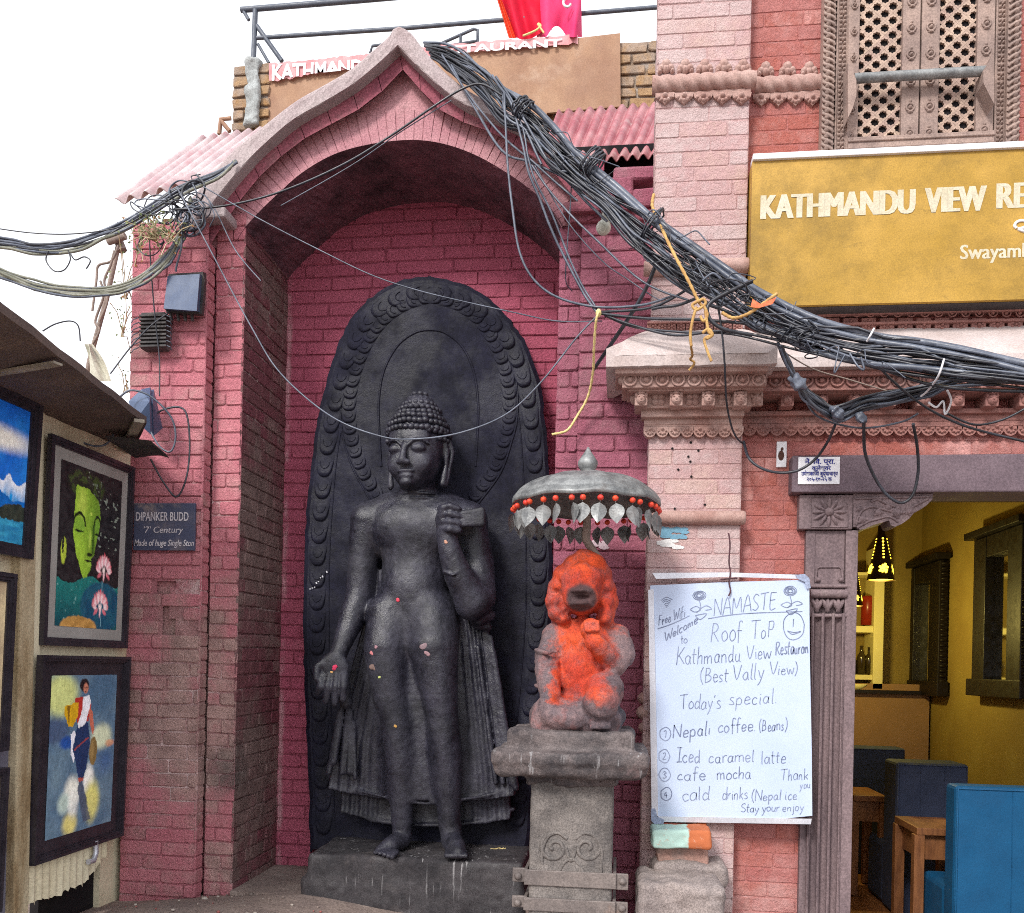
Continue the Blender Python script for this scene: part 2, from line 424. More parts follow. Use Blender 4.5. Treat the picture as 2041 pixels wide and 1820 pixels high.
def brick_mat(name, cols, grime, gamt=.45, gscale=1.4, mortar=(.3, .2, .2), effl=(.62, .55, .54), eamt=.45, wash=None, wamt=.3, zband=None, speck=.38, stain=None, edge=None, rv=.42, mk=.45):
    t = NT(name); rnd = t.attr('rnd'); mort = t.attr('mort')
    f = t.math('ADD', t.math('MULTIPLY', rnd, rv), t.math('ADD', t.math('MULTIPLY', t.noise(3.0, 6, .7), .95-rv), t.math('MULTIPLY', t.math('SUBTRACT', t.noise(26, 6, .8), .5), .5)))
    col = t.ramp(f, [(.15+.7*i/(len(cols)-1), c) for i, c in enumerate(cols)])
    n1 = t.noise(gscale, 7, .7, (1, 1, .8)); gm = t.math('ADD', n1, t.math('MULTIPLY', t.math('SUBTRACT', rnd, .5), .14))
    if zband:                       # a belt where the old paint has worn off (z0, z1)
        z = t.z(); zb = t.math('MULTIPLY', t.rng(z, zband[0]-.25, zband[0]+.1), t.rng(z, zband[1]+.25, zband[1]-.15))
        gm = t.math('ADD', gm, t.math('MULTIPLY', zb, zband[2]))
    g = t.rng(gm, 1-gamt-.1, 1-gamt+.1)
    gcol = t.mix(t.rng(t.noise(9, 5), .35, .65), grime, tuple(x*1.5 for x in grime))
    col = t.mix(t.math('MULTIPLY', g, .9), col, gcol)
    if stain:
        dv = t.n('ShaderNodeVectorMath'); dv.operation = 'DISTANCE'; t.l(t.pos, dv.inputs[0]); dv.inputs[1].default_value = stain[0]
        k = t.rng(t.math('ADD', dv.outputs['Value'], t.math('MULTIPLY', t.noise(5, 6, .7), .35)), stain[1]+.16, stain[1]-.02, 0, .9)
        col = t.mix(k, col, t.mix(t.rng(t.noise(9, 5), .3, .7), srgb(92, 84, 82), srgb(128, 118, 112)))
    if wash: col = t.mix(t.rng(t.noise(2.2, 6, .7), 1-wamt-.15, 1-wamt+.2, 0, .8), col, wash)
    # joints: painted over, whitened by salts here and there
    col = t.mix(t.math('MULTIPLY', mort, mk), col, mortar)
    em = t.math('MULTIPLY', t.rng(t.noise(2.6, 6, .75), 1-eamt-.06, 1-eamt+.12), t.rng(t.math('ADD', mort, t.math('MULTIPLY', t.noise(60, 3), .55)), .62, .95))
    col = t.mix(t.math('MULTIPLY', em, .75), col, effl)
    if edge is not None:
        ek = t.math('MULTIPLY', t.rng(t.math('ADD', t.math('ABSOLUTE', t.math('SUBTRACT', t.z('X'), edge)), t.math('MULTIPLY', t.noise(14, 5, .8), .05)), .05, .025), t.rng(t.noise(3.5, 4), .40, .55))
        col = t.mix(t.math('MULTIPLY', ek, .75), col, effl)
    fl = t.rng(t.noise(22, 4, .8), .70, .76); col = t.mix(t.math('MULTIPLY', fl, .6), col, effl)
    sp = t.mix(t.rng(t.noise(230, 3, .85), .28, .72), (1-speck,)*3, (1+speck,)*3); col = t.mix(1.0, col, sp, 'MULTIPLY')
    nb = t.bump(t.math('ADD', t.noise(110, 4, .75), t.math('MULTIPLY', t.noise(22, 6, .7), 2.6)), .8, .008)
    return t.done(col, .85, nb, 0, .2)
STAIN = tuple(P(462, 1535, .03)); EDGE = P(474, 1200, 0).x+.012
CRIM = [srgb(168, 80, 104), srgb(176, 92, 112), srgb(170, 85, 107), srgb(186, 108, 124)]
PINK = [srgb(170, 76, 94), srgb(190, 104, 118), srgb(178, 88, 102), srgb(200, 128, 136)]
MAT = {}
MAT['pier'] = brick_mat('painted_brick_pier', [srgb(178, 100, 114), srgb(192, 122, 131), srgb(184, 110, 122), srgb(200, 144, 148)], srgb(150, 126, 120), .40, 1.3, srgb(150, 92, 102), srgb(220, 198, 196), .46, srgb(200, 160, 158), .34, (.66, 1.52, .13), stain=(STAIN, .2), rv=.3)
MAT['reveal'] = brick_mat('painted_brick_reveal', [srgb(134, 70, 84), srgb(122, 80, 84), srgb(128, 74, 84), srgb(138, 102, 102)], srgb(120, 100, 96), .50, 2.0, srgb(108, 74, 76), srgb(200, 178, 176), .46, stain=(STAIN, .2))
MAT['back'] = brick_mat('painted_brick_niche', CRIM, srgb(140, 86, 96), .30, 1.1, srgb(104, 44, 56), srgb(206, 160, 166), .36, srgb(186, 126, 138), .26, edge=EDGE, rv=.3)
MAT['right'] = brick_mat('painted_brick_dusty', [srgb(150, 84, 104), srgb(162, 100, 116), srgb(154, 90, 108), srgb(170, 114, 126)], srgb(138, 108, 112), .40, 1.2, srgb(112, 56, 70), srgb(198, 160, 166), .3)
MAT['gable'] = surf('gable_plaster', srgb(190, 144, 149), srgb(172, 120, 129), 4, 7, .9, srgb(150, 118, 118), .36, 2.2, .28, .6, 80, .005)
MAT['moulding'] = surf('gable_moulding', srgb(152, 88, 100), srgb(130, 70, 84), 5, 7, .9, srgb(124, 92, 94), .4, 3, .3, .6, 70, .005)
MAT['coping'] = surf('coping_cement', srgb(176, 164, 164), srgb(158, 142, 144), 4, 7, .95, srgb(146, 124, 122), .34, 3, .25, .5, 80, .004)
MAT['vault'] = surf('vault_mottled', srgb(130, 84, 96), srgb(98, 70, 80), 4, 7, .95, srgb(52, 38, 44), .4, 2, .3, .8, 60, .008)  # dull purple brown with random darker blotches
MAT['statue'] = None
def stone_mat(name, c1, c2, polish=.45, dirt=None, damt=.3, pig=None, spec=.5):
    t = NT(name); f = t.rng(t.math('ADD', t.math('MULTIPLY', t.noise(5, 8, .75), .7), t.math('MULTIPLY', t.noise(38, 6, .8), .3)), .36, .64); col = t.mix(f, c1, c2)
    if dirt: col = t.mix(t.rng(t.noise(2.3, 8, .75), 1-damt-.1, 1-damt+.15), col, dirt)
    if pig: col = pig(t, col)
    sp = t.mix(t.rng(t.noise(170, 3, .8), .3, .7), (.6,)*3, (1.45,)*3); col = t.mix(1.0, col, sp, 'MULTIPLY')
    nb = t.bump(t.math('ADD', t.noise(150, 4, .75), t.math('MULTIPLY', t.noise(30, 5, .7), 2.0)), .5, .004)
    return t.done(col, t.rng(t.noise(3.0, 8, .7), .38, .62, polish-.12, polish+.3), nb, 0, spec)
MAT['statue'] = stone_mat('black_stone', srgb(22, 22, 31), srgb(57, 56, 68), .36, srgb(90, 84, 84), .30)
MAT['slab'] = stone_mat('black_stone_slab', srgb(16, 16, 27), srgb(29, 29, 46), .55, srgb(46, 44, 58), .2, None, .24)
def drips(t, col):
    d = t.math('MULTIPLY', t.rng(t.noise(1, 3, .6, (60, 30, 2.2)), .60, .66), t.rng(t.noise(4, 3), .45, .6))
    return t.mix(t.math('MULTIPLY', d, .8), col, srgb(150, 148, 150))
MAT['pedestal'] = stone_mat('pedestal_stone', srgb(40, 38, 42), srgb(70, 66, 69), .6, srgb(98, 90, 88), .36, drips)
MAT['plinth'] = stone_mat('pillar_stone', srgb(124, 117, 113), srgb(84, 80, 79), .8, srgb(54, 51, 53), .42)
MAT['capstone'] = stone_mat('pillar_cap_stone', srgb(108, 98, 97), srgb(52, 48, 51), .8, srgb(146, 112, 112), .32, drips)
MAT['greystone'] = stone_mat('grey_step_stone', srgb(150, 138, 134), srgb(122, 112, 110), .85, srgb(96, 88, 88), .34)
MAT['pilaster'] = brick_mat('pale_pink_brick', [srgb(190, 164, 164), srgb(196, 173, 172), srgb(192, 156, 156), srgb(198, 168, 160), srgb(196, 178, 178)], srgb(186, 160, 156), .36, 1.6, srgb(184, 148, 146), srgb(214, 200, 198), .35, srgb(208, 190, 188), .46, None, .26, rv=.3, mk=.35)
MAT['redwall'] = brick_mat('red_brick_wall', [srgb(164, 88, 84), srgb(176, 116, 112), srgb(170, 98, 88), srgb(184, 136, 130)], srgb(186, 140, 136), .36, 1.6, srgb(176, 112, 108), srgb(210, 180, 178), .34, srgb(204, 166, 162), .36, None, .26, rv=.4, mk=.3)
MAT['roughbrick'] = brick_mat('bare_brick', [srgb(150, 116, 86), srgb(178, 146, 110), srgb(166, 126, 80), srgb(190, 160, 130)], srgb(140, 126, 116), .5, 2, srgb(104, 92, 84), srgb(180, 172, 166), .5)
MAT['terra'] = surf('carved_terracotta', srgb(182, 154, 146), srgb(156, 120, 112), 7, 6, .9, srgb(150, 126, 118), .36, 3, .22, .4, 100, .003)
MAT['terradark'] = surf('carved_terracotta_weathered', srgb(166, 120, 112), srgb(140, 100, 96), 7, 6, .9, srgb(122, 102, 98), .4, 3, .25, .4, 100, .003)
MAT['ledge'] = surf('whitewashed_ledge', srgb(196, 184, 182), srgb(180, 164, 160), 5, 7, .95, srgb(186, 158, 152), .33, 2.6, .16, .4, 70, .003)
MAT['wood'] = surf('weathered_grey_wood', srgb(128, 110, 112), srgb(96, 82, 86), 8, 7, .75, srgb(150, 134, 132), .34, 5, .25, .5, 60, .003, stretch=(1, 1, .25))
MAT['lintel'] = surf('grey_purple_beam', srgb(116, 100, 108), srgb(98, 84, 92), 5, 7, .75, srgb(128, 116, 118), .3, 5, .22, .4, 70, .003)
MAT['palewood'] = surf('pale_carved_wood', srgb(164, 142, 132), srgb(132, 114, 108), 9, 7, .8, srgb(130, 110, 106), .36, 5, .22, .4, 80, .003)
MAT['lattice'] = surf('lattice_wood', srgb(214, 194, 172), srgb(180, 152, 140), 14, 5, .8, srgb(204, 178, 134), .3, 9, .2, .3, 90, .002)
MAT['gap_shade'] = surf('painted_gap_shade', srgb(26, 22, 26), srgb(18, 16, 18), 5, 3, .9, None, bump=0)  # near-black: the shade of gaps and hollows is put into this colour
MAT['cable'] = surf('cable_black', srgb(30, 31, 38), srgb(54, 57, 68), 9, 5, .42, srgb(88, 90, 98), .26, 6, .2, .2, 90, .002, spec=.6)
MAT['cablegrey'] = surf('cable_dusty_sheen', srgb(62, 69, 84), srgb(100, 107, 122), 9, 5, .45, srgb(70, 70, 78), .35, 6, .2, .2, 90, .002, spec=.6)  # dusty grey, with the bluish tint of the highlights put into the colour
MAT['cableolive'] = surf('cable_weathered', srgb(110, 112, 96), srgb(140, 140, 128), 9, 5, .55, srgb(84, 86, 78), .35, 6, .2, .2, 90, .002, spec=.5)
MAT['rope'] = surf('yellow_rope', srgb(200, 164, 104), srgb(168, 128, 80), 30, 4, .9, None, bump=.5, bscale=200)
MAT['cord'] = surf('cream_cord', srgb(232, 212, 150), srgb(214, 190, 128), 30, 4, .8, None, bump=.2)
MAT['ground'] = surf('dusty_concrete', srgb(142, 126, 118), srgb(118, 104, 100), 3, 8, .95, srgb(162, 148, 140), .4, 2, .25, .7, 50, .006)
MAT['tin'] = surf('red_oxide_tin', srgb(146, 66, 78), srgb(176, 116, 120), 5, 6, .5, srgb(168, 140, 138), .36, 3, .15, .15, 60, .002, spec=.5, stretch=(1, 1, 1))
MAT['tinfaded'] = surf('sun_bleached_tin', srgb(176, 146, 150), srgb(200, 184, 184), 5, 6, .4, srgb(188, 136, 142), .36, 3, .15, .15, 60, .002, spec=.5)
MAT['rail'] = surf('blue_grey_rail', srgb(72, 80, 94), srgb(92, 98, 110), 8, 5, .5, srgb(120, 116, 112), .28, 6, .15, .2, spec=.5)
MAT['ply'] = surf('brown_plywood', srgb(172, 138, 112), srgb(150, 116, 96), 3, 7, .8, srgb(186, 160, 140), .36, 2, .15, .15)
MAT['iron'] = surf('iron_strap', srgb(120, 110, 106), srgb(96, 88, 86), 8, 6, .65, srgb(136, 104, 88), .3, 5, .25, .4, spec=.5)
MAT['tinmetal'] = surf('grey_metal', srgb(148, 150, 150), srgb(100, 102, 104), 18, 6, .5, srgb(120, 112, 108), .32, 5, .2, .3, 80, .002, .35, .5)
MAT['poledark'] = surf('rusty_pole', srgb(150, 134, 124), srgb(120, 108, 102), 9, 6, .7, None, bump=.3)
MAT['bead'] = surf('red_bead', srgb(206, 60, 56), srgb(222, 84, 48), 40, 3, .4, None, bump=0)
MAT['white'] = surf('white_paint', srgb(236, 236, 240), srgb(224, 224, 230), 4, 5, .5, None, speck=.06, bump=.1)
MAT['board'] = surf('whiteboard_face', srgb(190, 204, 228), srgb(180, 196, 224), 2.5, 5, .35, srgb(172, 189, 218), .3, 2, .04, 0, spec=.5)
MAT['ink'] = surf('marker_ink', srgb(98, 108, 136), srgb(140, 150, 176), 14, 5, .6, None, bump=0)
MAT['navyink'] = surf('navy_lettering', srgb(38, 46, 130), srgb(52, 60, 140), 9, 3, .6, None, bump=0)
MAT['alu'] = surf('aluminium_edge', srgb(214, 216, 224), srgb(190, 192, 202), 6, 4, .35, None, speck=.1, bump=.1, metal=.4, spec=.5)
MAT['frame'] = surf('black_picture_frame', srgb(42, 38, 46), srgb(56, 52, 60), 9, 5, .38, None, speck=.2, bump=.3, bscale=60, spec=.5)
MAT['mat'] = surf('grey_mount', srgb(176, 174, 170), srgb(160, 158, 154), 4, 5, .8, None, speck=.08, bump=.1)
MAT['canvas'] = surf('painted_canvas', (1, 1, 1), (1, 1, 1), 30, 4, .5, None, speck=.12, bump=.15, bscale=140, vcol=1.8)
MAT['vcol'] = surf('coloured_surface', (1, 1, 1), (1, 1, 1), 12, 5, .7, None, speck=.18, bump=.3, vcol=True)
MAT['cream'] = surf('cream_wall', srgb(232, 224, 196), srgb(216, 204, 172), 3, 7, .85, srgb(160, 136, 104), .34, 3.2, .14, .3, 60, .003, stretch=(1, 1, .3))
MAT['greywall'] = surf('grey_dado', srgb(118, 116, 130), srgb(100, 98, 114), 4, 7, .85, srgb(140, 136, 146), .36, 5, .18, .3)
MAT['oldwood'] = surf('stained_post', srgb(206, 194, 164), srgb(156, 134, 100), 7, 7, .85, srgb(122, 98, 70), .36, 7, .2, .5, 60, .004, stretch=(1, 1, .2))
MAT['awning'] = surf('awning_underside', srgb(112, 96, 88), srgb(90, 78, 76), 4, 7, .85, srgb(136, 118, 102), .3, 3, .2, .4, 60, .003)
MAT['boxblue'] = surf('blue_grey_plastic', srgb(66, 82, 112), srgb(78, 94, 124), 5, 5, .45, srgb(120, 126, 140), .25, 5, .12, .1, spec=.5)
MAT['darkplastic'] = surf('dark_plastic', srgb(58, 56, 58), srgb(76, 72, 72), 9, 6, .6, srgb(108, 100, 92), .34, 9, .2, .3)
MAT['yellowwall'] = surf('ochre_room_wall', srgb(142, 122, 66), srgb(130, 108, 56), 2, 5, .75, None, speck=.08, bump=.15)
MAT['ivory'] = surf('ivory_shelf', srgb(222, 212, 160), srgb(210, 198, 146), 4, 4, .6, None, speck=.06, bump=.1)
MAT['navy'] = surf('navy_upholstery', srgb(44, 52, 76), srgb(54, 62, 88), 6, 5, .8, None, speck=.12, bump=.2)
MAT['teal'] = surf('bright_blue_upholstery', srgb(8, 72, 112), srgb(12, 80, 122), 5, 5, .7, None, speck=.12, bump=.2)
MAT['tablewood'] = surf('oiled_table_wood', srgb(134, 88, 54), srgb(104, 66, 42), 6, 6, .5, None, speck=.12, bump=.2, stretch=(6, 1, 1))
MAT['ebony'] = surf('dark_carved_frame', srgb(24, 17, 18), srgb(17, 12, 14), 9, 5, .5, None, speck=.2, bump=.3)
MAT['gold'] = None
def gold():
    t = NT('gold_sign_sheet'); col = t.mix(t.rng(t.noise(1.7, 6, .6), .3, .7), srgb(164, 128, 42), srgb(192, 152, 70))
    col = t.mix(t.rng(t.noise(2.0, 9, .75), .42, .68, 0, .7), col, srgb(122, 96, 34))
    col = t.mix(t.rng(t.noise(9, 9, .9, (1, 1, 1.6), .8), .55, .70, 0, .6), col, srgb(104, 84, 38))
    col = t.mix(t.rng(t.noise(5, 8, .85, (1, 1, 2.4)), .69, .74, 0, .6), col, srgb(232, 200, 140))
    col = t.mix(t.rng(t.noise(1.1, 4), .58, .7, 0, .55), col, srgb(204, 168, 98))
    sp = t.mix(t.rng(t.noise(170, 3, .8), .3, .7), (.82,)*3, (1.16,)*3); col = t.mix(1.0, col, sp, 'MULTIPLY')
    return t.done(col, .5, t.bump(t.noise(3.5, 5), .5, .012), 0, .35)
MAT['gold'] = gold()
def glow(name, col, st, base=(.02, .02, .02)):
    t = NT(name); t.b.inputs['Emission Color'].default_value = (*col, 1); t.b.inputs['Emission Strength'].default_value = st
    return t.done(base, .6)
MAT['glow'] = glow('lamp_light', (1.0, .66, .04), 3.2)
def mirror():
    t = NT('mirror_glass'); return t.done((.75, .75, .7), .06, None, 1.0, .5)
MAT['mirror'] = mirror()
def pigment(t, col):
    """vermilion powder pasted on the middle and the head of the figure"""
    mp = t.n('ShaderNodeTexGradient'); z = t.z('Z'); x = t.z('X')
    n = t.math('MULTIPLY', t.math('SUBTRACT', t.noise(9, 6, .7), .5), .24)
    zc, xc = t.math('ADD', z, n), t.math('ADD', x, n)
    head = t.rng(zc, PIG['zh']-.035, PIG['zh']+.035)
    mid = t.math('MULTIPLY', t.math('MULTIPLY', t.rng(xc, PIG['x0']-.03, PIG['x0']+.02), t.rng(xc, PIG['x1']+.05, PIG['x1']-.03)), t.rng(zc, PIG['zb']-.01, PIG['zb']+.05))
    k = t.math('MULTIPLY', t.math('MAXIMUM', head, mid), t.math('MULTIPLY', t.rng(t.noise(14, 5, .7), .26, .56, .4, .95), t.rng(t.noise(5.5, 6, .75), .30, .50, .35, 1.0)))
    orange = t.mix(t.rng(t.noise(6, 5), .35, .65), srgb(206, 72, 18), srgb(172, 52, 30))
    col = t.mix(k, col, orange)
    face = t.math('MULTIPLY', t.rng(t.noise(12, 5), .55, .68), .3); col = t.mix(face, col, srgb(150, 78, 72))
    dz = t.n('ShaderNodeVectorMath'); dz.operation = 'DISTANCE'; t.l(t.pos, dz.inputs[0]); dz.inputs[1].default_value = PIG['mouth']
    col = t.mix(t.rng(t.math('ADD', dz.outputs['Value'], t.math('MULTIPLY', n, .12)), .075, .05, 0, .95), col, srgb(64, 50, 52))
    return col
# ------------------------------------------------------------------ ground (structure)
def ground_z(x, y):
    s = max(0.0, min(1.0, (x-.55)/.5)); s = s*s*(3-2*s)
    f = max(0.0, min(1.0, (-.75-y)/2.2)); f = f*f*(3-2*f)
    return -.085-.355*s-.26*f*(1-s)
gm = M()
xs = [-400, -60, -12, -6]+[-3.5+.12*i for i in range(64)]+[6, 12, 60, 400]
ys = [-400, -60, -12]+[-5+.12*i for i in range(50)]+[3, 12, 60, 400]
gm.grid([[(x, y, ground_z(x, y)+(.018*math.sin(3.1*x+1.7*y)*math.sin(2.3*y-x) if abs(x) < 5 and abs(y) < 6 else 0)
          +(.10*math.exp(-((x+1.98)/.34)**2-((y+.42)/.3)**2)) + (.05*math.exp(-((x+1.45)/.3)**2-((y+.05)/.16)**2))) for x in xs] for y in ys], True)
tag(gm.build('ground', MAT['ground']), None, None, None, 'structure')

# ------------------------------------------------------------------ shrine
EXv, EZv, NF = Vector((1, 0, 0)), Vector((0, 0, 1)), Vector((0, -1, 0))
YB = 0.56                                   # back wall of the niche
shrine = thing('brick_shrine', 'crimson painted brick shrine with an arched niche and a pointed gable', 'shrine', (P(800, 1400, 0).x, 0.2, 0))
XL = P(474, 1200, 0).x                       # inner edge of the left pier
XR = P(1109, 900, 0).x                       # inner edge of the right pier
ZS = P(480, 462, 0).z                        # springing of the arch
x0 = P(251, 1100, -.08).x; xs_ = P(402, 1100, -.08).x
m = M()
ztop = P(330, 440, -.08).z
def crack(s, t):
    z = t-.13; x = x0+s
    w_ = .022+.020*math.sin(z*31)+.012*math.sin(z*57+1); c_ = P(330, 1230, -.08).x+.012*math.sin(z*17)
    return P(330, 1165, -.08).z > z > P(330, 1295, -.08).z and abs(x-c_) < w_
bricks(m, (x0, -.08, -.13), EXv, EZv, NF, xs_-x0, ztop+.13, .0675, .235, .005, .007, .002, lambda s, t: any(crack(s+d, t) for d in (-.05, 0, .05)) and math.sin(t*61) > -.35, 3, .004, hole=crack)
# right return of the outer block, then the strip set back from it
bricks(m, (xs_, -.08, -.13), Vector((0, 1, 0)), EZv, EXv, .08, ztop+.03, .0675, .2, .005, .007, .002, None, 4)
bricks(m, (xs_+.004, 0.0, -.13), EXv, EZv, NF, XL-xs_-.004, ZS+.22, .0675, .15, .005, .007, .002, None, 5, .004)
m.box(((x0+XL)/2+.01, .33, (ztop-.06)/2-.02), (XL-x0-.04, .56, ztop+.02))
m.box(((x0+xs_)/2, .13, ztop/2-.02), (xs_-x0-.05, .36, ztop-.02))
m.build('left_pier', MAT['pier'], shrine, fix=False)
m = M()
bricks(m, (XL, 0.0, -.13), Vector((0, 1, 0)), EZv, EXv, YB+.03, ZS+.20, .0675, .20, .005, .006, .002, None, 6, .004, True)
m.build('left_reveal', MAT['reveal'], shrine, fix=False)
m = M()
bricks(m, (XL-.02, YB, -.13), EXv, EZv, NF, XR-XL+.2, ZS+.72, .071, .27, .005, .0065, .0025, None, 7, .004)
m.build('niche_back_wall', MAT['back'], shrine, fix=False)
# right pier in two planes
m = M()
xa, xb, xc = P(1109, 800, 0.02).x, P(1153, 800, 0.02).x, P(1320, 800, 0.0).x
zr = P(1200, 440, 0).z
bricks(m, (xa, .02, -.13), EXv, EZv, NF, xb-xa, zr+.13, .076, .16, .006, .009, .003, None, 8, .004)
bricks(m, (xb, -.03, -.13), EXv, EZv, NF, xc-xb, zr+.13, .076, .28, .006, .008, .0025, None, 9, .005)
m.box(((xb+xc)/2, .3, zr/2-.03), (xc-xb-.04, .6, zr))
m.box(((xa+xb)/2+.02, .33, zr/2-.03), (xb-xa+.0, .56, zr-.01))
m.build('right_pier', MAT['right'], shrine, fix=False)

# gable: intrados of the arch, the moulding and the coping are traced curves with their own depth
INTR = spline([(474, 480), (486, 458), (520, 420), (560, 382), (600, 347), (650, 316), (700, 297), (765, 284), (830, 280), (890, 289), (950, 311), (1010, 345), (1060, 381), (1095, 415), (1112, 436), (1121, 452)], 6)
BANDIN = spline([(412, 500), (440, 455), (470, 412), (510, 360), (560, 312), (620, 268), (680, 238), (722, 214), (762, 182), (803, 139)], 6)+spline([(803, 139), (835, 176), (866, 210), (895, 232), (932, 247), (970, 260), (1000, 274), (1045, 300), (1082, 327), (1120, 362), (1150, 402), (1172, 440)], 6)[1:]
BANDOUT = spline([(385, 462), (415, 420), (447, 378), (485, 332), (535, 282), (585, 240), (640, 208), (700, 172), (748, 134), (793, 92)], 6)+spline([(793, 92), (828, 128), (868, 166), (908, 198), (950, 220), (1000, 240), (1050, 268), (1100, 306), (1150, 354), (1185, 395), (1205, 425)], 6)[1:]
COPOUT = spline([(352, 430), (388, 388), (430, 338), (470, 296), (525, 252), (590, 202), (650, 168), (700, 138), (742, 102), (776, 72), (784, 57)], 6)+[(795, 53), (812, 60)]+spline([(820, 66), (850, 106), (882, 140), (920, 172), (960, 196), (1005, 218), (1060, 246), (1110, 282), (1165, 332), (1205, 378), (1228, 408)], 6)[1:]
def L3(c, Y): return [P(u, v, Y) for u, v in c]
NG = 90
intr, bin_, bout, cop = [resample(c, NG) for c in (INTR, BANDIN, BANDOUT, COPOUT)]
# make the peak of the three upper curves one shared sample
def split_resample(c, pk):
    i = min(range(len(c)), key=lambda k: (c[k][0]-pk[0])**2+(c[k][1]-pk[1])**2)
    return resample(c[:i+1], NG//2)+resample(c[i:], NG//2+1)[1:]
bin_, bout, cop = split_resample(BANDIN, (803, 139)), split_resample(BANDOUT, (793, 92)), split_resample(COPOUT, (795, 53))
intr3 = L3(intr, 0.0)
m = M(); m.strip(L3(resample(INTR, NG), .012), L3(bin_, .012))
# radial voussoirs round the arch
vo = resample(INTR, 47); g = random.Random(5)
mid = resample([(a[0]+(b[0]-a[0])*.62, a[1]+(b[1]-a[1])*.62) for a, b in zip(intr, bin_)], 47)
for i in range(46):
    a0, a1 = lerp(np.array(vo[i]), np.array(vo[i+1]), .012), lerp(np.array(vo[i]), np.array(vo[i+1]), .988)
    dirn = np.array(vo[i])-np.array((800, 640)); dirn = dirn/np.linalg.norm(dirn)
    ln = 62+g.uniform(-5, 6) if 6 < i < 40 else 44
    b0, b1 = a0+dirn*ln+g.uniform(-2, 2), a1+dirn*ln+g.uniform(-2, 2)
    a0, a1 = a0-dirn*g.uniform(0, 3), a1-dirn*g.uniform(0, 3)
    yy = .0075+g.uniform(-.002, .002)
    m.cur = g.random()
    q = [a0, lerp(a0, b0, .06), lerp(a0, b0, .94), b0, b1, lerp(a1, b1, .94), lerp(a1, b1, .06), a1]
    fr = [P(*lerp(p, (a0+b0+a1+b1)/4, .03), yy) for p in q]; bk = [P(*p, .016) for p in q]
    m.prism(fr, bk)
# a few faint courses above the voussoirs
m.build('arch_front', MAT['gable'], shrine)
m = M()
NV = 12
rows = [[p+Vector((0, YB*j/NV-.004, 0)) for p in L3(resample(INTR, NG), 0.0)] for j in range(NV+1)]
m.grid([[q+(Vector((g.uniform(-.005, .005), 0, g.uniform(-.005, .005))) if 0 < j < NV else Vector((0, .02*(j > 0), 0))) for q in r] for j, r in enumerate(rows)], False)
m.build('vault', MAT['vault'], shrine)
# moulding in blocks, with the gap of a joint between them
m = M()
def band_blocks(mm, inner, outer, yf, yb, n, gap=.03, seed=1):
    g = random.Random(seed)
    I, O = resample(inner, n+1), resample(outer, n+1)
    for i in range(n):
        y = yf+g.uniform(-.002, .002)
        e0, e1 = gap*g.uniform(.2, 1), 1-gap*g.uniform(.2, 1)
        q = [lerp(np.array(I[i]), np.array(I[i+1]), e0), lerp(np.array(O[i]), np.array(O[i+1]), e0), lerp(np.array(O[i]), np.array(O[i+1]), e1), lerp(np.array(I[i]), np.array(I[i+1]), e1)]
        c = sum(q)/4; mm.cur = g.random()
        mm.prism([P(*lerp(p, c, .02), y) for p in q], [P(*p, y+.007) for p in q], True); mm.prism([P(*p, y+.007) for p in q], [P(*p, yb) for p in q], False)
h = NG//2
band_blocks(m, bin_[:h], bout[:h], -.055, .05, 9, .006, 2); band_blocks(m, bin_[h-1:], bout[h-1:], -.055, .05, 9, .006, 3)
m.build('gable_moulding', MAT['moulding'], shrine)
m = M()
def smooth_band(mm, I, O, yf, yb, seed=1, am=.004):
    g = random.Random(seed)
    f = []; n = len(I)
    K = [0, .08, .3, .55, .8, .95, 1.0]; dy = [.006, 0, 0, 0, 0, .002, .008]
    rows = []
    for k, d in zip(K, dy):
        rows.append([P(*lerp(np.array(I[i]), np.array(O[i]), k), yf+d+g.uniform(-am, am)*.5) for i in range(n)])
    mm.grid(rows, False)
    mm.strip(rows[0], [Vector((p.x, yb, p.z)) for p in rows[0]]); mm.strip(rows[-1], [Vector((p.x, yb, p.z)) for p in rows[-1]])
    for e in (0, -1): mm.add([r[e] for r in rows]+[Vector((rows[-1][e].x, yb, rows[-1][e].z)), Vector((rows[0][e].x, yb, rows[0][e].z))], [tuple(range(len(rows)+2))])
smooth_band(m, bout, cop, -.12, .45, 4)
m.build('coping', MAT['coping'], shrine)
# solid behind the gable so that it has the depth of the niche
m = M()
m.prism(L3(bin_, .03), [Vector((p.x, .62, p.z)) for p in L3(bin_, .03)], True)
# (its lower edge is left open by the vault: only the crown above the vault is closed)
m2 = M()
I3, B3 = L3(resample(INTR, NG), .02), L3(bout, .02)
m2.strip([Vector((p.x, .64, p.z)) for p in I3], [Vector((p.x, .64, p.z)) for p in B3])
m2.strip([Vector((p.x, .02, p.z+.02)) for p in B3], [Vector((p.x, .64, p.z+.02)) for p in B3])
m2.build('gable_body', MAT['moulding'], shrine)
# ledges where the coping lands on the piers
m = M()
def ledge(mm, u0, v0, u1, v1, yf, yb, seed):
    mm.bbox(u0, v0, u1, v1, yf, yb, .012)
ledge(m, 388, 411, 448, 433, -.13, .1, 1); ledge(m, 396, 432, 462, 448, -.04, .1, 2)
m.build('ledge', MAT['coping'], shrine)
m = M()
m.bbox(1122, 398, 1262, 420, -.09, .3, .012); m.bbox(1136, 419, 1300, 440, -.05, .3, .01)
m.build('ledge', MAT['moulding'], shrine)
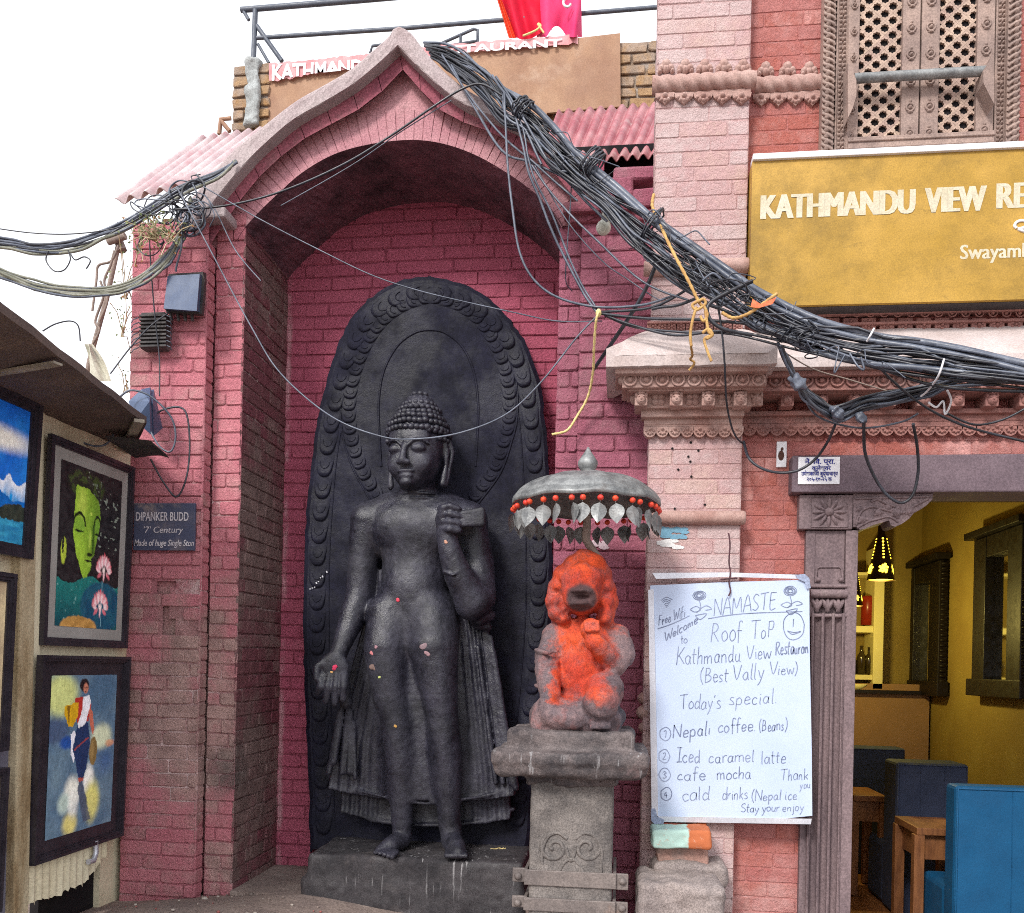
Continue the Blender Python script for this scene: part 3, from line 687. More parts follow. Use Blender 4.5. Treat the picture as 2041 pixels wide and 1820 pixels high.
# broken brickwork above the right pier
m = M(); g = random.Random(21)
for (a, b, c, d, y) in [(1190, 352, 1262, 400, .02), (1262, 372, 1320, 410, .0), (1222, 330, 1312, 358, .03), (1195, 372, 1232, 402, -.02), (1250, 398, 1318, 436, .02)]:
    m.cur = g.random(); m.bbox(a, b, c, d, y, y+.3, .014)
for k, q in enumerate(m.v): m.v[k] = tuple(x+g.uniform(-.004, .004) for x in q)
m.build('broken_brickwork', MAT['right'], shrine)
# raised floor of the niche
m = M(); m.box(((XL+XR)/2, .28, -.07), (XR-XL, .60, .08)); m.build('niche_floor', MAT['ground'], shrine)
# ------------------------------------------------------------------ standing stone figure on its slab
YS = 0.36                                   # face of the slab
st = thing('standing_statue', 'tall black stone relief of a standing robed figure with a halo in the arched niche', 'statue', (P(830, 1700, .2).x, .2, 0))
OUT = [(857, 552), (805, 558), (752, 584), (712, 620), (682, 668), (657, 735), (637, 820), (623, 900), (613, 1000), (606, 1100), (604, 1200), (605, 1300), (608, 1400), (612, 1500), (616, 1600), (619, 1700)]
OUTR = [(857, 552), (914, 564), (966, 589), (1011, 632), (1043, 676), (1070, 742), (1085, 822), (1093, 914), (1097, 1000), (1101, 1100), (1101, 1200), (1093, 1320), (1081, 1440), (1066, 1560), (1050, 1700)]
outl = spline(OUT, 5); outr = spline(OUTR, 5)
loop = outl[::-1]+outr[1:]
g = random.Random(3)
m = M()
cx, cy = 850, 1130
def shr(c, k): return [(cx+(u-cx)*(1-k/240), cy+(v-cy)*(1-k/560)) for u, v in c]
l0 = [(u+g.uniform(-2, 2), v+g.uniform(-2, 2)) for u, v in loop]
A, B, C_ = [P(u, v, YS) for u, v in shr(l0, 7)], [P(u, v, YS+.015) for u, v in l0], [P(u, v, YB+.02) for u, v in l0]
n = len(A)
m.add(A, [tuple(range(n))]); m.strip(A, B, True); m.strip(B, C_)
m.build('slab', MAT['slab'], st)
# rows of petals along the rim of the slab and round the halo
def petals(m, curve, w, n, y, inward, hgt, seed, flip=False):
    g = random.Random(seed); c = resample(curve, n+1)
    for i in range(n):
        a, b = np.array(c[i]), np.array(c[i+1]); t = b-a; L = np.linalg.norm(t); t = t/L; nrm = np.array((-t[1], t[0]))*inward
        ctr = (a+b)/2+nrm*w*.52
        p = P(*ctr, y); s = mpp(p)
        ex = Vector((t[0], 0, -t[1])); ez = Vector((nrm[0], 0, -nrm[1]))
        # a scale: rounded tile whose far edge stands proud and laps over the next
        rows = []
        K = [0, .3, .62, .86, 1.0, 1.03]
        for k, q in enumerate(K):
            row = []
            for j in range(11):
                x_ = j/5-1; e = (1-abs(x_)**2.8)**.5
                yy = -L*.66+L*1.25*q*(.42+.58*e)
                hh = hgt*(.12+.88*q)*(.25+.75*e**.6)*(1 if g.random() > .04 else .8)
                if k == 4: hh *= .92
                if k == 5: hh = -.006
                if abs(x_) > .99: hh = min(hh, .001)
                row.append(p+ez*(x_*.49*w*s)+ex*(yy*s)+Vector((0, -hh, 0)))
            rows.append(row)
        m.grid(rows, True)
        c_ = [p+ex*(L*(.12+.30*math.sin(t_))*s-L*.18*s)+ez*(w*.27*math.cos(t_)*s)+Vector((0, -hgt*(.62+.2*math.sin(t_)), 0)) for t_ in [math.pi*q/6 for q in range(7)]]
        m.tube(c_, .0025, 4)
m = M()
rim = [(u, v) for u, v in shr(outl, 9) if v < 1660]; rimr = [(u, v) for u, v in shr(outr, 9) if v < 1660]
petals(m, rim, 36, 27, YS, -1, .013, 1); petals(m, rimr, 36, 27, YS, 1, .013, 2)
m.build('petal_rim', MAT['slab'], st)
m = M()
hl = spline([(857, 573), (800, 590), (748, 628), (708, 690), (684, 765), (679, 830), (688, 890), (708, 944), (742, 1004)], 5)
hr = spline([(857, 573), (915, 587), (970, 626), (1008, 690), (1029, 760), (1031, 830), (1020, 880), (997, 944), (953, 1004)], 5)
petals(m, hl, 31, 21, YS, -1, .011, 4); petals(m, hr, 31, 21, YS, 1, .011, 5)
for c in (hl, hr): m.tube([P(u, v, YS) for u, v in c], .006, 5)
hin = spline([(760, 930), (756, 860), (755, 800), (765, 740), (792, 690), (826, 664), (857, 658), (888, 664), (922, 692), (944, 740), (953, 800), (952, 860), (948, 930)], 6)
m.tube([P(u, v, YS+.001) for u, v in hin], .007, 6)
for side in (-1, 1):
    m.tube([P(u, v, YS) for u, v in (shr(outl if side < 0 else outr, 50)[8:])], .004, 5)
m.build('halo', MAT['slab'], st)

# the body: arms, legs, clinging robe and its hanging panels in one carved surface
S_ = SDF((P(600, 1300, .1).x, -.16, P(800, 1718, 0).z), (P(1075, 1300, .1).x, .46, P(800, 770, .2).z), .0068)
def C(u, v, Y): return P(u, v, Y)
def r_(px, Y=.15): return px*mpp(P(830, 1200, Y))
# hanging robe behind the limbs
def panel(lo_v, hi_v, left, right, yc, th, fold):
    zl = P(830, lo_v, yc).z; zh = P(830, hi_v, yc).z
    Lp = sorted([(P(u, v, yc).z, P(u, v, yc).x) for u, v in left]); Rp = sorted([(P(u, v, yc).z, P(u, v, yc).x) for u, v in right])
    lz, lx, rz, rx = [q[0] for q in Lp], [q[1] for q in Lp], [q[0] for q in Rp], [q[1] for q in Rp]
    def fn(x, y, z):
        a = np.interp(z.ravel(), lz, lx).reshape(z.shape); b = np.interp(z.ravel(), rz, rx).reshape(z.shape)
        t = (x-a)/(b-a+1e-6)
        side = np.clip(np.maximum((.30-t)/.12, (t-.72)/.12), 0, 1)
        f = fold*np.sin(t*112)*side
        sag = -.045*(1-(2*t-1)**2)
        dz = np.maximum(zl+sag-z, z-zh)
        dx = np.maximum(a-x, x-b); dy = np.abs(y-yc)-(th+f+.012*np.exp(-((z-zl-sag)/.02)**2))
        return np.maximum(np.maximum(dx, dz), dy)
    S_.op((min(lx)-.01, yc-th-.06, zl-.08), (max(rx)+.01, yc+th+.06, zh+.01), fn, .02)
panel(1622, 1500, [(690, 1500), (682, 1640)], [(1010, 1500), (1020, 1640)], .31, .045, .006)
panel(1576, 1140, [(742, 1140), (728, 1250), (692, 1380), (668, 1480), (656, 1620)], [(905, 1140), (972, 1240), (990, 1340), (1010, 1450), (1024, 1540), (1030, 1620)], .26, .05, .005)
# pleated ends
for (a, b, r0) in [((684, 1400), (666, 1520), 6), ((694, 1410), (682, 1540), 6), ((700, 1420), (696, 1540), 6), ((676, 1420), (656, 1540), 6), ((706, 1440), (708, 1550), 5)]:
    S_.chain([C(a[0], a[1], .2), C((a[0]+b[0])/2, (a[1]+b[1])/2, .19), C(*b, .18)], [r_(r0*.8), r_(r0*.9), r_(r0*1.0)], .014)
for (a, b, r0) in [((962, 1260), (1002, 1560), 5), ((970, 1260), (1010, 1540), 5), ((978, 1270), (1020, 1560), 6), ((984, 1300), (1028, 1570), 6), ((952, 1290), (988, 1560), 5)]:
    S_.chain([C(a[0], a[1], .2), C((a[0]+b[0])/2, (a[1]+b[1])/2, .2), C(*b, .19)], [r_(r0*.8), r_(r0*.9), r_(r0*1.1)], .014)
# sheath of the robe over hips and legs
def sheath(x, y, z):
    zz = z.ravel(); zt, zb = P(820, 1180, .2).z, P(820, 1590, .2).z
    vs_ = [1180, 1230, 1300, 1400, 1500, 1590]; lx = [757, 742, 730, 738, 748, 752]; rx = [884, 896, 906, 914, 920, 922]
    zs = [P(820, v, .2).z for v in vs_][::-1]; L = np.interp(zz, zs, [P(u, v, .2).x for u, v in zip(lx, vs_)][::-1]).reshape(z.shape); Rr = np.interp(zz, zs, [P(u, v, .2).x for u, v in zip(rx, vs_)][::-1]).reshape(z.shape)
    cxx, w = (L+Rr)/2, (Rr-L)/2
    dp = .15
    d = (np.sqrt(((x-cxx)/w)**2+((y-.27)/dp)**2)-1)*dp*.8
    return np.maximum(d, np.maximum(zb-z, z-zt))
S_.op((P(720, 1300, .2).x, .08, P(820, 1595, .2).z), (P(935, 1300, .2).x, .42, P(820, 1175, .2).z), sheath, .03)
# torso
S_.ell(C(834, 1062, .2), (r_(98), .135, r_(78)), .05); S_.ell(C(800, 1045, .13), (r_(52), .055, r_(38)), .05); S_.ell(C(880, 1045, .13), (r_(50), .055, r_(38)), .05)
S_.ell(C(826, 1160, .19), (r_(66), .115, r_(92)), .05); S_.ell(C(818, 1180, .12), (r_(44), .055, r_(52)), .05)
S_.ell(C(820, 1255, .2), (r_(84), .125, r_(64)), .05)
S_.chain([C(735, 1035, .2), C(780, 1012, .21), C(838, 1004, .22), C(890, 1012, .21), C(935, 1035, .2)], [r_(32), r_(31), r_(30), r_(31), r_(33)], .05)
S_.cone(C(836, 1012, .2), C(832, 950, .18), r_(36), r_(33), .03)
for v in (985, 994): S_.ell(C(834, v, .13), (r_(34), .035, r_(3.5)), .006)
# belt line of the robe, thighs, knees, shins
S_.chain([C(768, 1200, .115), C(805, 1206, .075), C(845, 1204, .08)], [r_(3)]*3, .01)
S_.chain([C(777, 1225, .17), C(768, 1290, .12), C(776, 1390, .12), C(788, 1430, .13), C(797, 1510, .15), C(802, 1636, .16)], [r_(46), r_(43), r_(33), r_(30), r_(31), r_(21)], .035)
S_.chain([C(862, 1225, .17), C(866, 1290, .11), C(877, 1385, .10), C(882, 1425, .11), C(889, 1505, .13), C(896, 1642, .14)], [r_(50), r_(48), r_(35), r_(31), r_(32), r_(21)], .035)
# hems lie over the shins as a fine ridge
S_.chain([C(700, 1572, .22), C(752, 1585, .17), C(800, 1597, .12), C(850, 1602, .14), C(893, 1598, .11), C(960, 1588, .19), C(1010, 1575, .22)], [r_(3.4)]*7, .012)
S_.chain([C(688, 1610, .29), C(740, 1636, .26), C(810, 1645, .25), C(900, 1645, .25), C(975, 1636, .26), C(1024, 1612, .29)], [r_(3.4)]*6, .012)
# feet: his right turned out to the left, the other forward
S_.chain([C(803, 1640, .17), C(801, 1672, .15), C(778, 1686, .06), C(757, 1696, .015)], [r_(20), r_(20), r_(18), r_(11)], .02)
S_.chain([C(897, 1645, .15), C(900, 1674, .12), C(908, 1690, .03), C(914, 1700, -.025)], [r_(20), r_(21), r_(20), r_(13)], .02)
for i in range(5):
    S_.chain([C(770-i*2+i*7, 1693+i*1.6, .03-.012*i), C(748+i*8.5, 1699+i*2.2, -.015-.012*i)], [r_(6), r_(5.2)], .006)
    S_.chain([C(893+i*7.5, 1697, .0), C(891+i*9.5, 1706, -.055)], [r_(6), r_(5.4)], .006)
# his right arm, hanging with the palm open
S_.chain([C(735, 1040, .2), C(724, 1110, .2), C(717, 1180, .19), C(699, 1240, .15), C(680, 1290, .1), C(671, 1312, .08)], [r_(37), r_(30), r_(27), r_(25), r_(18), r_(17)], .025)
S_.ell(C(665, 1332, .06), (r_(31), .032, r_(32)), .02)
for i, (u0_, u1_, v1_) in enumerate([(644, 635, 1380), (658, 650, 1398), (672, 667, 1403), (686, 684, 1394)]):
    S_.chain([C(u0_, 1348, .045), C((u0_+u1_)/2, 1368, .02), C(u1_, v1_, .03)], [r_(9.2), r_(8.6), r_(6.6)], .006)
S_.chain([C(650, 1318, .06), C(632, 1330, .035), C(630, 1352, .02)], [r_(10), r_(8), r_(6)], .01)
S_.chain([C(676, 1292, .1), C(690, 1400, .16)], [r_(8), r_(14)], .02)
# his left arm, raised and holding the gathered end of the robe
S_.chain([C(932, 1040, .2), C(950, 1120, .19), C(953, 1190, .14), C(940, 1204, .10)], [r_(38), r_(35), r_(36), r_(32)], .03)
S_.chain([C(942, 1200, .09), C(915, 1150, .04), C(897, 1100, .01), C(889, 1062, .0)], [r_(32), r_(28), r_(22), r_(19)], .03)
S_.ell(C(892, 1036, -.005), (r_(24), .042, r_(26)), .02)
for i in range(4):
    v = 1016+i*13
    S_.chain([C(878+i*1.5, v-2, -.03), C(897, v-7+i*2, -.06), C(913, v-2+i*1.5, -.045), C(916, v+2, -.02)], [r_(7), r_(7), r_(6.4), r_(6)], .005)
S_.chain([C(880, 1030, -.035), C(884, 1012, -.05), C(895, 1006, -.045)], [r_(8), r_(7), r_(6)], .006)
for i in range(4):
    S_.chain([C(905, 1026+i*7, -.03), C(935, 1022+i*7.5, -.035), C(960, 1018+i*8.5, -.03)], [r_(5), r_(6), r_(7.5)], .004)
S_.ell(C(935, 1034, .05), (r_(28), .06, r_(14)), .01)
S_.chain([C(884, 1140, -.012), C(904, 1146, -.04), C(926, 1130, -.005)], [r_(2.4)]*3, .008)
# sash from the elbow
S_.chain([C(930, 1218, .16), C(955, 1234, .15), C(976, 1226, .2)], [r_(9), r_(13), r_(12)], .01); S_.chain([C(925, 1206, .17), C(950, 1246, .17), C(972, 1250, .2)], [r_(7), r_(9), r_(9)], .01)
# head, turned a little to his right
HC = C(833, 902, .16); hr_ = r_(1, .16)
RZ = Matrix.Rotation(R(-11), 3, 'Z')
def H(x, y, z):
    """head frame in pixels: x to the picture's right, y out of the face, z up"""
    return HC+RZ @ Vector((x*hr_, -y*hr_, z*hr_))
S_.ell(H(0, 0, 12), (57*hr_, 60*hr_, 66*hr_), .02, RZ)
S_.ell(H(0, 12, -28), (48*hr_, 48*hr_, 50*hr_), .03, RZ)
S_.ell(H(0, 30, -58), (26*hr_, 26*hr_, 20*hr_), .02, RZ)
S_.ell(H(0, 44, 20), (42*hr_, 16*hr_, 24*hr_), .02, RZ)           # forehead
for sx in (-1, 1):
    S_.ell(H(sx*25, 63, -3), (17*hr_, 9*hr_, 9*hr_), .006, RZ, True)      # socket
    S_.ell(H(sx*24, 53, -5), (15*hr_, 10*hr_, 9.5*hr_), .005, RZ)         # lid
    S_.chain([H(sx*40, 46, -9), H(sx*31, 57, -13), H(sx*20, 60, -13), H(sx*11, 57, -10)], [1.4*hr_]*4, .003, cut=True)  # lowered lashes
    S_.chain([H(sx*44, 44, 4), H(sx*32, 57, 12), H(sx*18, 62, 10), H(sx*7, 63, 0)], [2.6*hr_]*4, .006)       # brow
    S_.ell(H(sx*27, 40, -31), (19*hr_, 15*hr_, 20*hr_), .03, RZ)          # cheek
    S_.ell(H(sx*9, 68, -34), (6.5*hr_, 7*hr_, 5.5*hr_), .006, RZ)         # nostril
S_.chain([H(0, 60, 4), H(0, 68, -14), H(0, 72, -32)], [5*hr_, 6*hr_, 7.5*hr_], .008)
S_.ell(H(0, 57, -49), (18*hr_, 8*hr_, 5*hr_), .004, RZ); S_.ell(H(0, 56, -58), (15*hr_, 8*hr_, 6*hr_), .004, RZ)
S_.chain([H(-20, 52, -52), H(-9, 62, -54), H(0, 64.5, -53.5), H(9, 62, -54), H(20, 52, -52)], [1.5*hr_]*5, .003, cut=True)
S_.ell(H(0, 52, -70), (14*hr_, 12*hr_, 9*hr_), .012, RZ)
for sx in (-1, 1):                                                     # long ears
    S_.chain([H(sx*56, 2, 20), H(sx*61, -2, 0), H(sx*60, -2, -30), H(sx*56, 4, -66)], [5*hr_, 6*hr_, 4.6*hr_, 6*hr_], .006)
    S_.chain([H(sx*62, -10, 20), H(sx*68, -14, 0), H(sx*65, -10, -30), H(sx*60, -2, -68)], [5*hr_, 5*hr_, 4*hr_, 5*hr_], .004)
S_.rough(.0012, 55, 4); S_.rough(.0018, 14, 5)
S_.mesh('body', MAT['statue'], st)
# hair: rows of small curls over a cap and a raised topknot
m = M()
m.ball(H(0, -3, 22), (62*hr_, 64*hr_, 66*hr_), 28, 18, RZ)
g = random.Random(9)
HLINE = 34
hv = M()
def curl(p, s): hv.ball(p, (s*hr_, s*hr_, s*.85*hr_), 7, 5, RZ)
for i in range(5):
    el = R(13+i*12.5); n = int(38*math.cos(el))
    for k in range(n):
        a = 2*math.pi*(k+.5*(i % 2))/n
        if math.cos(a) > .97 and False: continue
        x, y, z = 62*math.cos(el)*math.sin(a), 62*math.cos(el)*math.cos(a), 22+66*math.sin(el)
        curl(H(x+g.uniform(-1, 1), y-2, z+g.uniform(-1, 1)), g.uniform(7, 8.4))
for i in range(4):
    rr = 40-i*9; z = 82+i*11
    n = max(5, int(2*math.pi*rr/10.5))
    for k in range(n):
        a = 2*math.pi*(k+.5*(i % 2))/n; curl(H(rr*math.sin(a), rr*math.cos(a)-4, z), 6.4)
for row in (20, 32):                                                  # the rows that come down to the ears, behind the brow
    n = 30
    for k in range(n):
        a = 2*math.pi*(k+.5)/n
        if math.cos(a) > (.55 if row == 20 else .80): continue
        curl(H(61*math.sin(a), 61*math.cos(a)-3, row), 6.6)
hv.ball(H(0, -4, 86), (36*hr_, 36*hr_, 30*hr_), 18, 10, RZ); curl(H(0, -4, 117), 8)
# cap only above the hair line
cap = M(); vv = []
for i in range(9):
    el = R(10+i*10)
    vv.append([H(61*math.cos(el)*math.sin(2*math.pi*k/28), 61*math.cos(el)*math.cos(2*math.pi*k/28)-2, 22+65*math.sin(el)) for k in range(29)])
hv.grid(vv, True)
hv.build('hair', MAT['statue'], st)
# red and yellow dabs of powder left by worshippers
body = [o for o in st.children if o.name.startswith('body')][0]
from mathutils.bvhtree import BVHTree
off = parent_loc(st)
bt = BVHTree.FromPolygons([v.co+off for v in body.data.vertices], [tuple(p.vertices) for p in body.data.polygons])
for (u, v, Y, r0, c) in [(795, 1195, .045, 5, srgb(208, 70, 90)), (668, 1331, .02, 6, srgb(206, 60, 96)), (661, 1340, .03, 3, srgb(220, 170, 110)), (741, 1302, .075, 6, srgb(196, 120, 124)), (749, 1290, .075, 4, srgb(170, 130, 140)), (788, 1447, .09, 3.5, srgb(206, 160, 90)), (756, 1350, .08, 3, srgb(190, 200, 120)), (745, 1330, .08, 9, srgb(120, 98, 92)), (845, 1290, .055, 9, srgb(140, 118, 124)), (851, 1302, .055, 6, srgb(156, 124, 130)), (889, 1080, -.04, 4, srgb(196, 150, 130))]:
    m = M(); m.curc = c; p = P(u, v, Y); s = mpp(p); g = random.Random(u+v)
    hit = bt.ray_cast(CAM, (p-CAM).normalized()); hp = hit[0] if hit[0] is not None else p
    for q in range(4): m.ball(hp+Vector((g.uniform(-.45, .45)*r0*s, 0, g.uniform(-.45, .45)*r0*s)), (r0*.75*s, .0025, r0*.6*s), 8, 5)
    m.build('powder_dab', MAT['vcol'], st)
# rough block the figure stands on
S2 = SDF((P(596, 1750, .1).x, -.16, -.16), (P(1062, 1750, .1).x, .60, P(800, 1690, .2).z+.03), .011)
zt = P(800, 1710, -.04).z; xl, xr_ = P(616, 1750, -.02).x, P(1042, 1750, -.02).x
S2.box(((xl+xr_)/2, .25, zt/2-.08), ((xr_-xl)/2, .29, zt/2+.08), .018, .01)
S2.box(((xl+xr_)/2-.02, .26, -.05), ((xr_-xl)/2+.022, .30, zt*.42+.04), .04, .03)
S2.rough(.010, 9, 2); S2.rough(.004, 40, 3)
S2.mesh('pedestal', MAT['pedestal'], st)
g = random.Random(2); m = M()
for k in range(5):
    u = 985+k*5; p = P(u, 1694, .06); m.tube([p+Vector((0, 0, .004)), p+Vector((g.uniform(-.03, .03), g.uniform(-.02, .02), .008))], .002, 4)
m.build('straw_offering', MAT['cord'], st)
# ------------------------------------------------------------------ stone pillar with the small seated guardian and its parasol
YG = -.5
def pg(u, v, d=0.0): return P(u, v, YG+d)
rg = lambda px: px*mpp(P(1165, 1350, YG))
pil = thing('stone_pillar', 'square carved stone pillar with a worn wide cap and two iron straps', 'pillar', (P(1140, 1700, YG).x, YG, 0))
xl, xr_ = P(1056, 1650, YG-.16).x, P(1221, 1650, YG-.16).x
s = SDF((xl-.25, YG-.42, -.1), (xr_+.25, YG+.38, P(1140, 1450, YG).z+.04), .011)
zt = P(1140, 1559, YG-.16).z
s.box(((xl+xr_)/2, YG, zt/2-.05), ((xr_-xl)/2, .165, zt/2+.06), .012)
s.rough(.004, 30, 3)
s.mesh('shaft', MAT['plinth'], pil)
s = SDF((xl-.28, YG-.45, P(1140, 1575, YG).z-.03), (xr_+.28, YG+.42, P(1140, 1450, YG).z+.04), .009)
a, b = P(984, 1505, YG-.28).x, P(1290, 1505, YG-.28).x
z0, z1, z2 = P(1140, 1556, YG-.28).z, P(1140, 1503, YG-.28).z, P(1140, 1462, YG-.2).z
s.box(((a+b)/2, YG, (z0+z1)/2), ((b-a)/2, .275, (z1-z0)/2), .035); s.box(((a+b)/2, YG, z1-.02), ((b-a)/2+.006, .285, .022), .012, .02)
c, d = P(1012, 1480, YG-.2).x, P(1264, 1480, YG-.2).x
s.box(((c+d)/2, YG, (z1+z2)/2), ((d-c)/2, .215, (z2-z1)/2+.01), .018, .012)
s.box(((xl+xr_)/2, YG, z0-.01), ((xr_-xl)/2+.012, .18, .025), .006, .01)
s.rough(.009, 11, 3); s.rough(.004, 40, 6)
s.mesh('cap', MAT['capstone'], pil)
# scroll carved on the front
m = M(); yf = YG-.163
def spiral(cu, cv, sg):
    pts = []
    for i in range(30):
        t = i/29; a = -math.pi*.5+sg*t*math.pi*2.7; r0 = 26*(1-t)**.8+4
        pts.append(P(cu+r0*math.cos(a), cv+r0*math.sin(a), yf))
    return pts
m.tube(spiral(1105, 1690, -1), .009, 6); m.tube(spiral(1170, 1690, 1), .009, 6)
for L in ([(1084, 1745), (1080, 1700), (1092, 1668), (1112, 1660), (1130, 1672)], [(1196, 1745), (1200, 1700), (1188, 1668), (1166, 1660), (1146, 1672)], [(1112, 1745), (1122, 1722), (1138, 1712), (1154, 1722), (1164, 1745)], [(1128, 1690), (1138, 1716), (1148, 1690)]):
    m.tube([P(u, v, yf) for u, v, in spline(L, 5)], .008, 6)
m.build('scroll_carving', MAT['plinth'], pil)
for k, (va, vb, u0_, u1_) in enumerate([(1736, 1767, 1032, 1238), (1792, 1818, 1030, 1238)]):
    m = M(); zc, zh = (P(1140, va, yf).z+P(1140, vb, yf).z)/2, P(1140, va, yf).z-P(1140, vb, yf).z
    xa, xb = P(u0_, va, yf).x, P(u1_, va, yf).x
    m.box(((xl+xr_)/2, YG-.17, zc), (xr_-xl+.035, .014, zh), bev=.003)
    m.box((xl-.012, YG-.02, zc), (.012, .29, zh)); m.box((xr_+.012, YG-.02, zc), (.012, .29, zh))
    m.box((xl-.035, YG-.155, zc+.004), (.06, .012, zh*.92), bev=.004); m.box((xr_+.035, YG-.155, zc-.004), (.06, .012, zh*1.05), bev=.004)
    stp = m.build('iron_strap', MAT['iron'], pil)
    for sx, xx in ((-1, xl-.042), (1, xr_+.042)):
        m = M(); m.lathe((xx, YG-.162, zc), [(0.0, .016), (.009, .015), (.014, .008), (.015, 0)], 10, True, Matrix.Rotation(R(90), 3, 'X')); m.build('bolt', MAT['iron'], stp)
# the guardian
PIG = dict(zh=pg(1165, 1240).z, x0=pg(1112, 1300).x, x1=pg(1215, 1300).x, zb=pg(1165, 1400).z, mouth=tuple(pg(1159, 1192, -.16)))
MAT['guardian'] = stone_mat('vermilion_smeared_stone', srgb(136, 110, 110), srgb(84, 74, 80), .8, srgb(50, 45, 53), .48, pigment)
gd = thing('seated_statue', 'small weathered seated stone guardian smeared with orange vermilion powder on the pillar cap', 'statue', (pg(1160, 1460).x, YG, pg(1160, 1460).z))
s = SDF((pg(1035, 1300).x, YG-.27, pg(1160, 1474).z), (pg(1275, 1300).x, YG+.24, pg(1160, 1090).z), .0062)
# seat
s.ell(pg(1150, 1425, .0), (rg(92), .19, rg(44)), .02); s.box(pg(1150, 1440, .02), (rg(86), .17, rg(28)), .03, .04)
# trunk
s.ell(pg(1165, 1330, .05), (rg(62), .12, rg(95)), .03); s.ell(pg(1170, 1275, .04), (rg(70), .11, rg(46)), .03); s.ell(pg(1160, 1350, -.03), (rg(46), .08, rg(54)), .03)
# head: eroded face ringed by a scalloped mane
s.ell(pg(1163, 1172, .0), (rg(52), .11, rg(58)), .02)
for (u, v, rr) in [(1163, 1121, 22), (1188, 1128, 19), (1140, 1130, 18), (1122, 1148, 17), (1202, 1146, 16), (1112, 1172, 17), (1210, 1172, 16), (1108, 1198, 18), (1212, 1200, 16), (1112, 1222, 17), (1208, 1224, 15), (1126, 1236, 13), (1204, 1238, 14)]:
    s.ell(pg(u, v, .0), (rg(rr*1.15), .075, rg(rr*1.15)), .02)
s.ell(pg(1157, 1165, -.09), (rg(36), .05, rg(40)), .02)
s.ell(pg(1158, 1194, -.12), (rg(33), .05, rg(24)), .03)
s.ell(pg(1159, 1190, -.185), (rg(22), .04, rg(5)), .008, None, True)
s.ell(pg(1158, 1178, -.155), (rg(21), .03, rg(5)), .012); s.ell(pg(1158, 1203, -.15), (rg(20), .03, rg(5)), .012)
s.ell(pg(1160, 1146, -.10), (rg(34), .035, rg(20)), .03)
# his right arm hanging to the knee, in worn folds
s.chain([pg(1108, 1268, .02), pg(1094, 1310, .0), pg(1092, 1340, -.06), pg(1098, 1385, -.12), pg(1092, 1402, -.13)], [rg(27), rg(27), rg(26), rg(19), rg(20)], .02)
for v in (1296, 1318, 1340, 1366): s.chain([pg(1068, v, -.03), pg(1090, v+6, -.105), pg(1114, v+2, -.06)], [rg(4)]*3, .008)
# left arm folded to the chest
s.chain([pg(1228, 1270, .02), pg(1240, 1305, -.02), pg(1226, 1322, -.07), pg(1196, 1292, -.14), pg(1184, 1280, -.16)], [rg(26), rg(26), rg(24), rg(19), rg(17)], .015)
s.ell(pg(1178, 1256, -.15), (rg(19), .04, rg(22)), .012)
for i in range(4): s.chain([pg(1168+i*7.5, 1240, -.17), pg(1169+i*7, 1256, -.195)], [rg(4.6), rg(4.6)], .005)
s.chain([pg(1190, 1266, -.17), pg(1182, 1242, -.19)], [rg(6), rg(5)], .006)
# legs: raised knee, the other folded on the seat
s.chain([pg(1175, 1400, .0), pg(1205, 1378, -.12), pg(1198, 1400, -.17), pg(1196, 1436, -.15)], [rg(40), rg(38), rg(35), rg(22)], .02)
s.chain([pg(1150, 1405, .0), pg(1090, 1416, -.08), pg(1100, 1425, -.15), pg(1140, 1432, -.17)], [rg(34), rg(28), rg(22), rg(18)], .02)
for i in range(5): s.chain([pg(1182+i*7, 1438, -.17), pg(1180+i*8, 1449, -.20)], [rg(5)]*2, .006)
s.rough(.007, 20, 8); s.rough(.003, 60, 9)
s.mesh('body', MAT['guardian'], gd)
# the parasol
zr_ = pg(1168, 1003).z; cx_ = pg(1168, 1003).x; Rr = rg(147)
pa = thing('ritual_parasol', 'small round metal parasol hung with leaf pendants above the orange guardian', 'parasol', (cx_, YG, zr_))
m = M(); hD = .12
pr = [(Rr*math.sin(math.pi/2*t), hD*math.cos(math.pi/2*t)**1.15) for t in [i/14 for i in range(1, 15)]]
pr = [(.02, hD)]+pr[:-1]+[(Rr, .012), (Rr+.002, -.014), (Rr-.004, -.016), (Rr-.008, .008)]+[(r-.006, zz-.008) for r, zz in pr[::-1][2:]]
g = random.Random(4)
vs0 = len(m.v); m.lathe((cx_, YG, zr_), pr, 48)
m.v = [tuple(q) for q in [Vector(q)+Vector((0, 0, .004*math.sin(9*math.atan2(q[1]-YG, q[0]-cx_)+1)*min(1, math.hypot(q[0]-cx_, q[1]-YG)/Rr))) for q in m.v]]
m.build('canopy', MAT['tinmetal'], pa)
m = M(); m.lathe((cx_+.004, YG, zr_+hD-.008), [(.032, 0), (.03, .012), (.02, .018), (.034, .028), (.041, .045), (.04, .058), (.026, .08), (.012, .1), (.004, .116), (.0, .118)], 18); m.build('finial', MAT['tinmetal'], pa)
m = M(); m.tube([Vector((cx_, YG, zr_+hD-.01)), Vector((cx_, YG, zr_)), pg(1170, 1040), pg(1168, 1076), pg(1178, 1092, .01), pg(1194, 1112, .02)], [.016, .016, .017, .018, .017, .014], 10); m.build('pole', MAT['poledark'], pa)
NL = 32; proto = None
